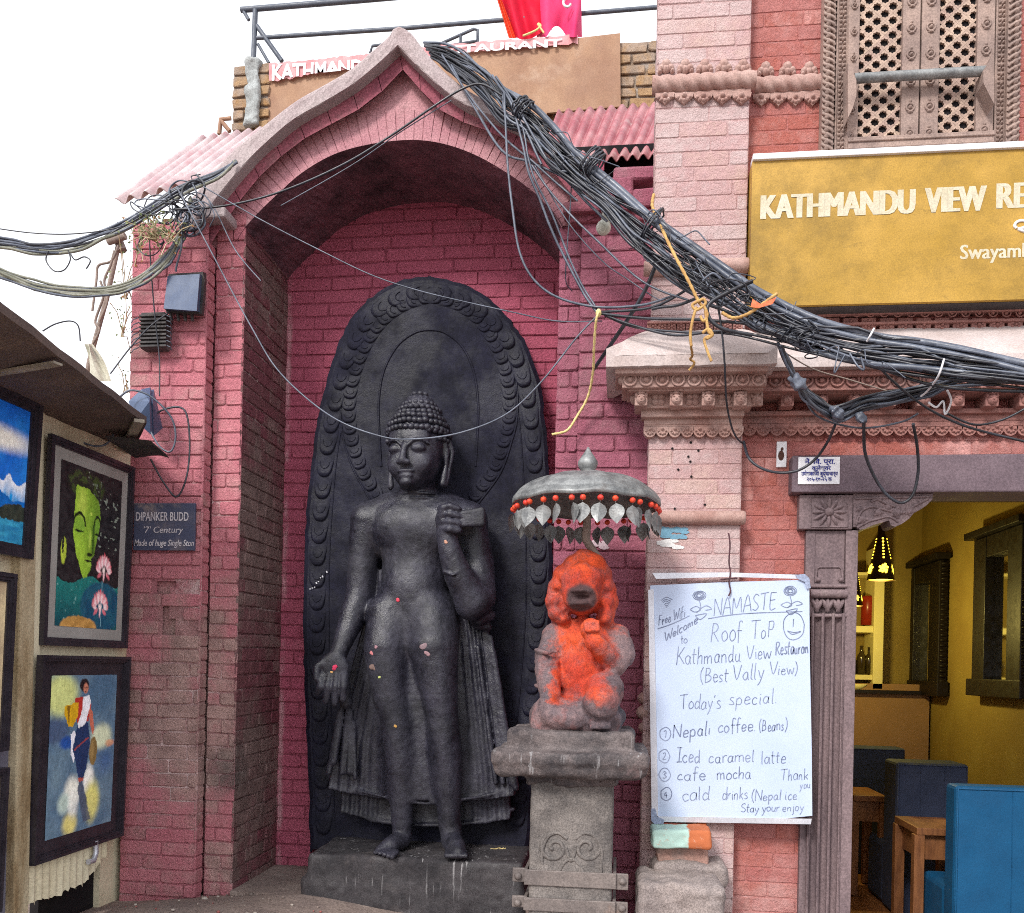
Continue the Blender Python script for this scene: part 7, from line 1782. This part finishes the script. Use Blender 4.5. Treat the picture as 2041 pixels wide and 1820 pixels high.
i_, o_ = fr[16], fr[16]
zq = fr[9][4].z-.006; batten(P(-40, 748, Z=zq), P(116, 722, Z=zq+.004), .035, .008, lb, 'batten')
batten(fr[1][0]-Vector((0, 0, .01)), fr[1][8]+(fr[1][8]-fr[1][0]).normalized()*.03-Vector((0, 0, .01)), .04, .014, lb, 'batten')
m = M(); q = [P(u, v, None, XW+d) for u, v, d in [(208, 868, .1), (300, 878, .3), (331, 905, .31), (318, 897, .28), (262, 905, .1)]]
m.prism(q, [p+Vector((0, .03, -.012)) for p in q]); m.build('torn_edge', MAT['darkplastic'], aw)
# ------------------------------------------------------------------ cables
def noise1(seed, n, sm_=3):
    g = np.random.default_rng(seed); k = g.normal(size=max(3, n//sm_+3)); return np.interp(np.linspace(0, len(k)-1, n), range(len(k)), k)
def path3(pts, n=8):
    q = [Vector(q) for q in spline([tuple(P(u, v, y)) for u, v, y in pts], n)]
    if pts[-1][0] >= 2055: q.append(q[-1]+(q[-1]-q[-2]).normalized()*1.2)      # the runs go on past the frame
    if pts[0][0] <= -35: q.insert(0, q[0]+(q[0]-q[1]).normalized()*1.0)
    return q
def bundle(name, label, lines, mats, rpx, seed, cat='cable bundle', wob=3.0, extra=None):
    t = thing(name, label, cat, path3(lines[0][:2], 1)[0], 'overhead cable bundles')
    g = random.Random(seed)
    for i, L in enumerate(lines):
        q = path3(L, 7); N = len(q); s = mpp(q[N//2])
        a, b, c = noise1(seed*31+i, N, 5)*wob*s, noise1(seed*57+i, N, 5)*wob*s, noise1(seed*91+i, N, 5)*wob*s*.8
        q = [p+Vector((a[k], c[k], b[k])) for k, p in enumerate(q)]
        r0 = g.choice(rpx) if isinstance(rpx, list) else rpx
        m = M(); m.tube(q, r0*s*.86, 6); m.build('strand', MAT[g.choice(mats)], t)
    return t
g = random.Random(77)
UP = [(845, 86, .02), (905, 96, -.10), (962, 138, -.2), (1010, 184, -.28), (1062, 214, -.33), (1110, 262, -.38), (1160, 315, -.42), (1225, 368, -.46), (1290, 424, -.5), (1352, 470, -.53), (1412, 512, -.56), (1480, 560, -.6), (1545, 600, -.62), (1620, 634, -.66), (1720, 664, -.7), (1820, 680, -.76), (1930, 700, -.84), (2060, 730, -.92)]
LO = [(862, 112, .0), (905, 150, -.10), (960, 196, -.2), (1006, 250, -.28), (1050, 286, -.33), (1092, 322, -.38), (1140, 366, -.42), (1195, 424, -.46), (1252, 484, -.5), (1318, 540, -.53), (1382, 586, -.56), (1450, 628, -.6), (1520, 662, -.62), (1600, 694, -.66), (1700, 716, -.7), (1800, 730, -.76), (1910, 748, -.84), (2060, 768, -.92)]
knots = {6: .55, 8: .6, 12: .7}
def cross(t0, seed):
    g = random.Random(seed); out = []; f = t0; df = 0
    for k, (a, b) in enumerate(zip(UP, LO)):
        df = df*.6+g.gauss(0, .10); f = min(1, max(0, t0+df)); 
        if k in (4, 7, 13): f = .5+(f-.5)*.62
        out.append((lerp(a[0], b[0], f), lerp(a[1], b[1], f), a[2]+g.uniform(-.03, .03)))
    return out
lines = [cross(i/35, 100+i) for i in range(36)]
bundle('cable_bundle', 'thick sagging bundle of black cables slanting from the gable peak across the facade', lines, ['cable', 'cable', 'cablegrey'], [2.6, 2.0, 3.3, 1.6, 2.8], 5, wob=2.8)
# the fattest sheathed cables of the bundle
pp = bundle('power_cable', 'fat grey power cable lying along the top of the slanting bundle', [[(u-2, v-2, y-.01) for u, v, y in UP[3:]], [(u+4, v+14, y-.02) for u, v, y in UP[6:]], [(1500, 640, -.62), (1600, 690, -.66), (1720, 722, -.72), (1900, 740, -.85), (2060, 752, -.92)]], ['cablegrey'], [7.5, 6.5], 6, wob=1.0)
lines = [[(1002, 170, -.30), (1010, 230, -.34), (1046, 262, -.36), (1080, 330, -.38)], [(980, 150, -.29), (1015, 200, -.34), (1040, 280, -.36), (1056, 350, -.36), (1090, 430, -.34), (1120, 500, -.32), (1160, 580, -.32), (1190, 622, -.34)], [(990, 152, -.29), (1022, 205, -.34), (1046, 280, -.36), (1064, 350, -.36), (1096, 420, -.34), (1128, 500, -.32), (1164, 575, -.32), (1194, 620, -.34)],
         [(900, 130, -.12), (950, 220, -.2), (1000, 300, -.28), (1060, 326, -.34), (1130, 362, -.38), (1210, 440, -.44)], [(880, 110, -.1), (940, 196, -.2), (1010, 280, -.3), (1070, 330, -.36), (1150, 400, -.4)],
         [(1060, 330, -.36), (1110, 400, -.38), (1180, 470, -.42), (1280, 560, -.46), (1370, 600, -.52)], [(1040, 230, -.37), (1100, 330, -.4), (1150, 350, -.42), (1230, 430, -.47), (1330, 540, -.52), (1440, 610, -.58)]]
bundle('cable_bundle', 'loose blue grey cable strands hanging below the gable in front of the arch', lines, ['cablegrey'], [2.4, 3.0], 7, wob=1.2)
# tangle of thin wire wound through the lower bundle
lines = []
for i in range(22):
    u, v = g.uniform(1390, 1640), 0; v = np.interp(u, [1390, 1480, 1560, 1650], [545, 610, 650, 690])+g.uniform(-26, 26); L = []
    a = g.uniform(0, 6); 
    for k in range(7):
        L.append((u+g.uniform(14, 26)*math.cos(a+k*1.15)+k*7, v+g.uniform(9, 18)*math.sin(a+k*1.15)+k*4, -.66+g.uniform(-.05, .03)))
    lines.append(L)
bundle('wire_tangle', 'tangle of thin black wire knotted into the bundle beside the golden sign', lines, ['cable'], [1.5, 1.9], 8, 'wire tangle', wob=.8)
for (u, v, y, n, wv, hv_, ang, lab) in ((1182, 322, -.45, 7, 24, 26, .7, 'black tape binding round the bundle near the tin roof'), (1040, 214, -.36, 6, 22, 20, .7, 'black tape binding on the bundle just below the gable peak'), (1300, 446, -.52, 3, 30, 34, .6, 'thin wire tie round the bundle beside the pink pilaster')):
    m = M(); c = P(u, v, y); s = mpp(c)
    ax = (P(u+40*math.cos(ang), v+40*math.sin(ang), y)-c).normalized(); e1 = ax.cross(Vector((0, 1, 0))).normalized(); e2 = Vector((0, 1, 0))
    q = [c+ax*((k/12-n/2)*(3.4+1.5*math.sin(k*.11))*s)+e1*(hv_*s*math.cos(2*math.pi*k/12+.2*math.sin(k*.37)))+e2*(wv*s*.7*math.sin(2*math.pi*k/12)) for k in range(12*n+1)]
    q = [p+Vector((g.gauss(0, 1.2)*s, g.gauss(0, 1.2)*s, g.gauss(0, 1.2)*s)) for p in q]
    m.tube(q, 2.0*s, 5); tag(m.build('cable_tie', MAT['cable']), lab, 'cable tie')
lines = []
for i in range(14):
    k0 = g.randrange(5, 15); f = g.random(); a_, b_ = UP[k0], LO[k0]; L = []
    u, v, y = lerp(a_[0], b_[0], f), lerp(a_[1], b_[1], f), a_[2]-.04
    for k in range(6): L.append((u+k*g.uniform(12, 26), v+k*g.uniform(4, 15)+14*math.sin(k*1.9+i), y-.02*k+g.uniform(-.03, .03)))
    lines.append(L)
bundle('wire_tangle', 'stray thin wires coiling over the long slanting bundle', lines, ['cable', 'cablegrey'], [1.2, 1.6, 1.0], 12, 'wire tangle', wob=1.4)
# run along the cornice to the right
lines = []
LOW = [[(1555, 690, -.64), (1578, 740, -.6), (1600, 780, -.56), (1640, 812, -.54), (1672, 826, -.52)], [(1672, 826, -.52), (1720, 806, -.54), (1780, 794, -.56), (1850, 776, -.6), (1900, 760, -.66), (1980, 752, -.76), (2060, 750, -.84)]]
for i in range(15):
    dv = (i-7)*2.3; lines.append([(u+g.uniform(-3, 3)+dv*.4, v+dv*(1 if k else .4)+g.uniform(-2, 2), y+g.uniform(-.02, .02)) for k, (u, v, y) in enumerate(LOW[0])]+[(u, v+dv*.8+g.uniform(-3, 3), y+g.uniform(-.02, .02)) for u, v, y in LOW[1][1:6]])
bundle('cable_bundle', 'dusty grey cable bundle looping down under the cornice above the lintel', lines, ['cablegrey', 'cablegrey', 'cable'], [3.0, 3.6, 2.6], 9, wob=1.6)
lines = [[(1190, 622, -.34), (1300, 612, -.45), (1400, 560, -.55)], [(1196, 624, -.36), (1290, 634, -.45), (1400, 638, -.55), (1520, 650, -.62), (1640, 690, -.66), (1760, 736, -.7), (1880, 770, -.8), (2060, 780, -.9)], [(1200, 626, -.36), (1260, 648, -.42), (1350, 668, -.5), (1450, 660, -.58), (1560, 680, -.64), (1700, 720, -.7), (1850, 752, -.8), (2060, 764, -.92)], [(1206, 630, -.36), (1270, 654, -.42), (1360, 662, -.5), (1460, 666, -.58), (1600, 700, -.66), (1800, 742, -.76), (2060, 776, -.9)], [(1300, 616, -.45), (1360, 606, -.5), (1420, 580, -.57)]]
bundle('cable_bundle', 'slack cables gathered by a cream knot in front of the right brick pier', lines, ['cable'], [2.8, 3.6, 3.2], 10, wob=.8)
# ---- single cables, each hung where the photograph shows it
def cable(label, pts, r0, mat='cable', name='cable', cat='cable', n=8):
    q = path3(pts, n); m = M(); m.tube(q, r0*mpp(q[len(q)//2]), 6); o = m.build(name, MAT[mat]); tag(o, label, cat, 'single loose cables'); return o
cable('long grey wire sagging in front of the statue forehead', [(352, 372, -.3), (420, 500, -.32), (500, 650, -.34), (560, 745, -.36), (660, 830, -.38), (760, 870, -.4), (830, 875, -.4), (920, 862, -.4), (1010, 825, -.38), (1080, 760, -.36), (1150, 672, -.35), (1194, 626, -.35)], 1.7, 'cablegrey')
cable('thin pale wire slanting across the dark vault to the right pier', [(405, 372, -.3), (520, 438, -.3), (640, 500, -.3), (740, 548, -.3), (830, 578, -.3), (920, 600, -.3), (1020, 622, -.3), (1110, 640, -.28), (1200, 640, -.3)], 1.2, 'cablegrey')
cable('dark cable rising from the left tangle to the taped bundle over the arch', [(345, 418, -.25), (450, 410, -.25), (560, 382, -.26), (680, 330, -.28), (780, 270, -.3), (860, 215, -.33), (920, 178, -.34), (960, 168, -.34), (1000, 190, -.34)], 2.2)
cable('second thin cable beside the dark one rising across the arch', [(560, 410, -.26), (700, 330, -.28), (800, 262, -.3), (900, 200, -.33)], 1.0, 'cablegrey')
cable('grey cable looping down in front of the arch to the cream knot', [(1005, 185, -.34), (1008, 250, -.34), (1012, 330, -.34), (1022, 420, -.34), (1035, 500, -.34), (1062, 555, -.34), (1110, 592, -.34), (1190, 612, -.35), (1280, 608, -.42), (1340, 590, -.48)], 2.4, 'cablegrey')
cable('thin wire hanging from the bundle down the right pier', [(1140, 345, -.4), (1136, 420, -.36), (1130, 500, -.3), (1128, 560, -.2), (1140, 580, -.1)], 1.3, 'cablegrey')
cable('thin wire running from the bundle down to the grey loop on the right pier', [(1066, 330, -.36), (1130, 440, -.36), (1200, 520, -.36), (1250, 556, -.38), (1300, 590, -.42), (1320, 600, -.45)], 1.2, 'cablegrey')
cable('thick black cable end slanting down the right pier left of the carved cap', [(1310, 520, -.48), (1290, 570, -.44), (1262, 620, -.38), (1222, 680, -.28), (1182, 738, -.14)], 4.2, 'cable')
cable('cable dropping from the bundle to a hole in the pink pilaster corner', [(1420, 560, -.58), (1436, 640, -.58), (1444, 720, -.54), (1448, 800, -.42), (1458, 850, -.34), (1470, 875, -.28), (1485, 886, -.21)], 2.0)
cable('black loop hanging from the corner hole across the white name plate', [(1482, 880, -.22), (1492, 912, -.28), (1515, 932, -.3), (1550, 942, -.3), (1590, 938, -.32), (1625, 915, -.34), (1650, 880, -.40), (1664, 848, -.5)], 3.0)
cable('black cable loop hanging low over the carved bracket', [(1722, 838, -.5), (1722, 880, -.42), (1726, 910, -.36), (1740, 945, -.32), (1758, 975, -.31), (1780, 996, -.31), (1800, 1002, -.31), (1820, 985, -.32), (1830, 940, -.34), (1828, 890, -.4), (1820, 845, -.5)], 3.2)
cable('thin grey cable under the cornice bundle right of the dusty splice', [(1600, 790, -.55), (1630, 830, -.5), (1690, 850, -.46), (1740, 852, -.46), (1800, 840, -.5), (1830, 824, -.54)], 2.2, 'cablegrey')
cable('black cable crossing the cornice down to the right edge', [(1724, 700, -.7), (1780, 760, -.66), (1840, 808, -.6), (1900, 840, -.58), (1960, 860, -.58), (2060, 884, -.6)], 2.4)
cable('second black cable curving up to the right edge below the cornice', [(1880, 820, -.58), (1940, 846, -.58), (2000, 836, -.6), (2060, 805, -.62)], 2.2)
cable('stiff black cable loop in the bundle over the pilaster cap', [(1500, 560, -.68), (1420, 600, -.68), (1412, 630, -.68), (1440, 655, -.68), (1500, 668, -.68)], 4.2, 'cable')
cable('brown wire hanging slack under the carved cornice', [(1560, 700, -.5), (1620, 735, -.4), (1690, 756, -.36), (1780, 782, -.36), (1840, 790, -.4)], 1.4, 'poledark')
# ropes and ties
def rope_o(label, pts, r0, mat='rope', nm='rope'):
    q = path3(pts, 10); m = M(); rr = [r0*mpp(p)*(1+.16*math.sin(i*2.1)) for i, p in enumerate(q)]; m.tube(q, rr, 7); return tag(m.build(nm, MAT[mat]), label, 'rope', 'ropes and cords on the cables')
rope_o('long yellow rope tied from the pilaster corner across the slanting bundle', [(1303, 388, -.3), (1300, 410, -.34), (1312, 440, -.5), (1340, 500, -.64), (1372, 560, -.7), (1392, 600, -.71), (1400, 610, -.71)], 3.2)
kn = M()
for L in ([(1392, 600), (1380, 608), (1388, 618), (1406, 606), (1402, 596), (1390, 602)], [(1402, 608), (1410, 628), (1402, 640), (1396, 630)], [(1388, 612), (1380, 640), (1376, 668), (1378, 690)], [(1406, 620), (1412, 660), (1420, 668), (1404, 676), (1410, 700), (1418, 720)], [(1400, 664), (1412, 656), (1420, 668), (1408, 676)]):
    q = path3([(u, v, -.72) for u, v in L], 6); kn.tube(q, 3.0*mpp(q[0]), 6)
tag(kn.build('rope_knot', MAT['rope']), 'yellow rope knot with frayed loose ends under the bundle', 'rope knot')
rope_o('frayed yellow rope end lying against the white cap roof', [(1377, 690, -.72), (1380, 708, -.60), (1376, 716, -.52), (1384, 724, -.5), (1374, 738, -.48)], 2.4)
rope_o('short yellow rope wound over the bundle left of the golden sign', [(1440, 624, -.7), (1462, 634, -.74), (1490, 626, -.76), (1520, 606, -.76), (1548, 586, -.72)], 3.4)
rope_o('cream cord hanging from the cable knot down the right brick pier', [(1194, 622, -.38), (1188, 640, -.38), (1184, 690, -.3), (1182, 740, -.2), (1172, 790, -.12), (1150, 830, -.10), (1130, 858, -.10), (1100, 866, -.10)], 2.6, 'cord', 'cord')
m = M(); q = P(1193, 624, -.37); m.ball(q, (.013, .013, .018), 8, 6); tag(m.build('cord_knot', MAT['cord']), 'small cream knot where the slack cables meet', 'knot')
for (L, lab) in (([(1742, 655, -.78), (1735, 668, -.8), (1728, 680, -.78)], 'white cable tie high on the bundle under the golden sign'), ([(1882, 715, -.88), (1870, 750, -.86), (1850, 778, -.72), (1836, 790, -.66)], 'long white tie strip dangling from the bundle at right'), ([(1888, 778, -.7), (1896, 800, -.68), (1884, 826, -.66), (1880, 800, -.66), (1866, 812, -.66), (1850, 802, -.66)], 'knotted white string on the dusty cornice bundle'), ([(1694, 705, -.76), (1710, 730, -.78), (1722, 736, -.78), (1716, 712, -.78)], 'thin grey loop of wire around the middle of the bundle'), ([(1400, 560, -.7), (1420, 545, -.7), (1436, 556, -.7)], 'short wire twist on the bundle over the pilaster')):
    q = path3(L, 6); m = M(); m.tube(q, 2.2*mpp(q[0]), 5); tag(m.build('white_tie' if 'white' in lab else 'wire_twist', MAT['white'] if 'white' in lab else MAT['cablegrey']), lab, 'tie')
def splice(u, v, y, r0, lab):
    p = P(u, v, y); s = mpp(p)*r0; sd = SDF([p[i]-s*1.7 for i in range(3)], [p[i]+s*1.7 for i in range(3)], s*.14); rt = Matrix.Rotation(R(38), 3, 'Y'); sd.ell(p, (s*1.25, s*.7, s*.62), .01, rt); sd.box(p, (s*.6, s*.6, s*.62), s*.1, .01, False, rt); sd.rough(s*.3, 1.6/s, 3)
    tag(sd.mesh('cable_splice', MAT['cablegrey']), lab, 'cable splice')
splice(1590, 762, -.6, 17, 'dusty taped splice on the bundle beside the pilaster cap'); splice(1668, 824, -.56, 15, 'dusty taped splice at the lowest point of the cornice bundle'); splice(1716, 834, -.54, 12, 'black connector hanging under the cornice bundle')
m = M(); Q = [(1500, 596), (1516, 606), (1530, 600), (1548, 592), (1540, 606), (1512, 614), (1496, 612)]; m.prism([P(u, v, -.78) for u, v in Q], [P(u, v, -.772) for u, v in Q]); tag(m.build('orange_scrap', surf('orange_plastic', srgb(224, 120, 80), srgb(214, 104, 70), 9, 4, .6, None, bump=.2)), 'torn orange plastic scrap caught in the bundle at the sign corner', 'scrap')
bl = thing('hanging_bulb', 'white wrapped bulb holder hanging under the bundle on the right pier', 'bulb', P(1205, 450, -.3))
m = M(); p = P(1203, 448, -.3); s = mpp(p); m.ball(p+Vector((0, 0, -6*s)), (15*s, 14*s, 15*s), 12, 8); m.ball(p+Vector((6*s, 0, 14*s)), (11*s, 10*s, 16*s), 10, 7); m.build('bulb', surf('dusty_white_glass', srgb(216, 216, 206), srgb(180, 180, 166), 20, 5, .5, srgb(120, 116, 106), .3, 20, .2, .3), bl)
m = M(); m.tube(path3([(1210, 430, -.3), (1206, 405, -.34), (1190, 370, -.4), (1180, 340, -.43)], 5), .004, 5); m.build('flex', MAT['cablegrey'], bl)
# ---- left side
lines = []
for i in range(8):
    o = (i-3.5)*3.0; lines.append([(-40, 476+o, -.5), (20, 488+o, -.45), (80, 496+o, -.4), (140, 492+o, -.35), (200, 472+o, -.3), (250, 450+o, -.26), (310, 412+o, -.24), (370, 376+o, -.22), (440, 345+o*.5, -.18), (470, 322, -.14)])
bundle('cable_bundle', 'upper bundle of grey cables coming in from the left to the pier top', lines, ['cableolive', 'cablegrey', 'cable'], [2.8, 3.4], 21, wob=1.6)
lines = []
for i in range(8):
    o = (i-3.5)*2.6; lines.append([(-40, 524+o, -.5), (20, 552+o, -.45), (90, 574+o, -.4), (160, 583+o, -.35), (230, 578+o, -.3), (280, 560+o*1.2, -.26), (318, 530+o*1.4, -.24), (350, 490+o*1.6, -.22), (372, 440+o*1.8, -.21), (380, 400+o, -.2)])
bundle('cable_bundle', 'lower bundle of grey cables drooping in from the left edge', lines, ['cableolive', 'cableolive', 'cablegrey'], [2.8, 3.6], 22, wob=1.6)
lines = []
for i in range(20):
    u, v = g.uniform(285, 400), 0; v = np.interp(u, [285, 340, 400], [430, 415, 385])+g.uniform(-30, 60); L = []; a = g.uniform(0, 6); rr = g.uniform(10, 30)
    for k in range(8): L.append((u+rr*math.cos(a+k*.9)+k*2, v+rr*1.0*math.sin(a+k*.9)+k*2, -.24+g.uniform(-.05, .04)))
    lines.append(L)
lines += [[(285, 420, -.24), (262, 404, -.26), (266, 418, -.28), (300, 428, -.28), (350, 420, -.27)], [(300, 420, -.3), (268, 406, -.3), (290, 396, -.28), (330, 400, -.26)], [(366, 440, -.24), (360, 500, -.24), (350, 540, -.2)], [(390, 380, -.22), (380, 352, -.22), (400, 348, -.22)]]
bundle('wire_tangle', 'tangle of wires coiled on the top of the left pier', lines, ['cablegrey', 'cable'], [1.8, 2.4, 1.4], 23, 'wire tangle', wob=.9)
cable('thin high wire entering at the left edge above the bundles', [(-40, 450, -.4), (60, 464, -.38), (150, 466, -.34), (240, 452, -.3), (300, 420, -.26)], 1.2, 'cable')
for L, lab in (([(96, 500, -.4), (92, 520, -.4), (108, 540, -.4), (128, 538, -.4), (140, 518, -.4), (136, 500, -.4)], 'round wire curl dangling under the upper left bundle'), ([(140, 505, -.38), (150, 518, -.38), (168, 512, -.38), (180, 520, -.38), (172, 536, -.38)], 'small crumpled wire curl under the upper left bundle'), ([(85, 660, -.5), (110, 646, -.46), (140, 640, -.42), (156, 650, -.4), (160, 680, -.38)], 'thin wire arching over the awning beside the pole'), ([(220, 745, -.3), (262, 690, -.25), (300, 650, -.2), (340, 620, -.16), (352, 606, -.15)], 'wire running from the terminal block down behind the awning'), ([(296, 430, -.25), (300, 520, -.22), (306, 600, -.2), (312, 660, -.17), (318, 720, -.15), (318, 790, -.14)], 'thin wire hanging straight down past the terminal block'), ([(240, 790, -.3), (262, 778, -.3), (300, 790, -.28), (340, 830, -.24), (350, 870, -.22), (340, 900, -.22), (318, 890, -.22), (300, 860, -.22)], 'pale cable loop below the grey metal shade'), ([(296, 836, -.2), (330, 815, -.18), (368, 818, -.16), (378, 880, -.15), (372, 950, -.15), (352, 990, -.15), (325, 960, -.16), (300, 915, -.2)], 'dark cable loop hanging above the blue plaque'), ([(100, 815, -.55), (130, 850, -.5), (170, 884, -.45), (210, 886, -.4), (236, 850, -.36)], 'doubled cable drooping under the awning over the green painting'), ([(405, 385, -.2), (430, 420, -.2), (470, 500, -.22), (520, 560, -.24)], 'pale wire slanting from the tangle past the ledge')):
    cable(lab, L, 2.0 if 'loop' in lab or 'doubled' in lab else 1.4, 'cablegrey' if 'pale' in lab or 'doubled' in lab else 'cable')
# junction boxes
jb = thing('junction_box', 'square blue grey plastic junction box on the left brick pier', 'junction box', P(365, 585, -.1))
m = M(); Q = [(330, 550), (396, 546), (404, 556), (396, 622), (326, 616)]; q0 = [P(u, v, -.20) for u, v in [(334, 550), (398, 546), (392, 620), (326, 615)]]; q1 = [P(u, v, -.09) for u, v in [(344, 556), (408, 552), (404, 624), (336, 622)]]
m.prism(q0, q1); m.build('cover', MAT['boxblue'], jb)
m = M(); q0 = [P(u, v, -.15) for u, v in [(336, 546), (404, 542), (408, 560), (402, 626), (330, 622)]]; q1 = [P(u, v, -.085) for u, v in [(346, 548), (410, 544), (412, 560), (406, 630), (336, 626)]]; m.prism(q0, q1); m.build('back_box', MAT['darkplastic'], jb)
m = M()
for k in range(4): m.tube([P(340+14*k, 622, -.13), P(342+14*k, 640, -.13)], .008, 6)
m.build('gland', MAT['darkplastic'], jb)
tb_ = thing('terminal_block', 'dark finned terminal block with short wire ends below the junction box', 'terminal block', P(302, 655, -.1))
m = M(); m.bbox(280, 622, 328, 694, -.14, -.085, .004)
for k in range(9): m.bbox(277, 626+k*7.6, 331, 630+k*7.6, -.155, -.14, .001)
m.build('body', MAT['darkplastic'], tb_)
m = M()
for k in range(14):
    u = 276 if k % 2 else 330; v = 628+k*5; m.tube([P(u, v, -.14), P(u+(-10 if k % 2 else 10), v+4, -.17), P(u+(-14 if k % 2 else 12), v+10, -.15)], .003, 4)
m.build('wire_ends', MAT['cablegrey'], tb_)
m = M(); q = [P(u, v, y) for u, v, y in [(256, 800, -.22), (282, 776, -.20), (300, 772, -.16), (318, 850, -.14), (300, 866, -.22), (270, 838, -.26)]]; ap = P(298, 800, -.30)
m.add(q+[ap], [(i, (i+1) % 6, 6) for i in range(6)]); m.add([p+Vector((0, .03, 0)) for p in q]+[ap+Vector((0, .03, 0))], [((i+1) % 6, i, 6) for i in range(6)])
tag(m.build('metal_lamp_shade', MAT['boxblue']), 'bent grey metal lamp shade behind the end of the awning', 'lampshade')  # bent metal sheet taken for a lamp shade
# leaning pole behind the pier, with a rag
pole = thing('utility_pole', 'thin leaning rusty pole behind the left brick pier', 'pole', P(170, 790, .4))
m = M(); m.tube([P(240, 470, .4), P(213, 594, .4), P(178, 720, .4), P(165, 800, .4), P(120, 960, .4)], .013, 10); m.build('shaft', MAT['poledark'], pole)
m = M(); m.tube([P(215, 482, .36), P(250, 470, .36)], .02, 8); m.tube([P(232, 470, .4), P(244, 500, .4)], .026, 8); m.build('clamp', MAT['poledark'], pole)
for k, L in enumerate([[(200, 560, .3), (206, 590, .3), (190, 640, .3), (198, 660, .3), (176, 700, .3)], [(228, 500, .3), (220, 530, .3), (208, 560, .3), (214, 600, .3), (198, 640, .3)], [(236, 490, .3), (222, 520, .3), (196, 530, .3), (192, 560, .3), (184, 620, .3)]]):
    cable(['looped wire hanging down the leaning pole', 'wire twisted round the upper part of the leaning pole', 'slack wire curving out left of the leaning pole'][k], L, 2.4, 'poledark')
m = M(); rows = []
for i in range(12):
    t = i/11; rows.append([P(lerp(168, 182, t)+j*lerp(3, 7, t)+4*math.sin(t*4+j), lerp(686, 760, t), .25+.03*math.sin(j*1.4+t*2)) for j in range(7)])
m.grid(rows, True); tag(m.build('white_rag', surf('pale_rag', srgb(206, 204, 190), srgb(176, 172, 156), 9, 5, .9, None, speck=.15, bump=.4)), 'pale rag tied to the leaning pole above the awning', 'rag')
# weeds on the pier and creeper at its edge
def weeds(label, spots, seed, cat='weeds', mat=None):
    g = random.Random(seed); t = thing('weeds', label, cat, spots[0][0]); m = M(); st_ = M()
    for (c, n, sx, sz) in spots:
        for k in range(n):
            p = c+Vector((g.gauss(0, sx), g.gauss(0, .04), g.gauss(0, sz))); a = g.uniform(0, 6.28); L = g.uniform(.008, .02); w_ = L*.35
            d = Vector((math.cos(a), g.uniform(-.6, .6), math.sin(a))).normalized()*L; s_ = d.cross(Vector((g.uniform(-1, 1), 1, g.uniform(-1, 1)))).normalized()*w_
            kk = g.random(); m.curc = mixc(srgb(84, 100, 66), srgb(128, 136, 92), kk) if kk > .2 else srgb(150, 104, 62)
            m.add([p, p+d*.5+s_, p+d, p+d*.5-s_], [(0, 1, 2, 3)])
            if k % 4 == 0: st_.tube([c+Vector((g.gauss(0, sx*.3), 0, -sz)), (p+c)/2, p], .0022, 4)
    m.build('leaves', mat or MAT['leafy'], t); st_.build('stems', MAT['oldwood'], t)
MAT['leafy'] = surf('weed_leaves', (1, 1, 1), (1, 1, 1), 9, 4, .8, None, speck=.2, bump=0, vcol=True)
weeds('clump of green weeds growing on the top of the left pier', [(P(305, 460, -.31), 170, .045, .04), (P(280, 480, -.08), 60, .03, .06), (P(340, 466, -.3), 50, .05, .035)], 1)
weeds('dry creeper twigs along the outer edge of the left pier', [(P(250, 560, .1), 40, .03, .09), (P(246, 640, .1), 26, .025, .08), (P(252, 760, .1), 20, .02, .06)], 2, 'creeper')
bpy.context.view_layer.update()
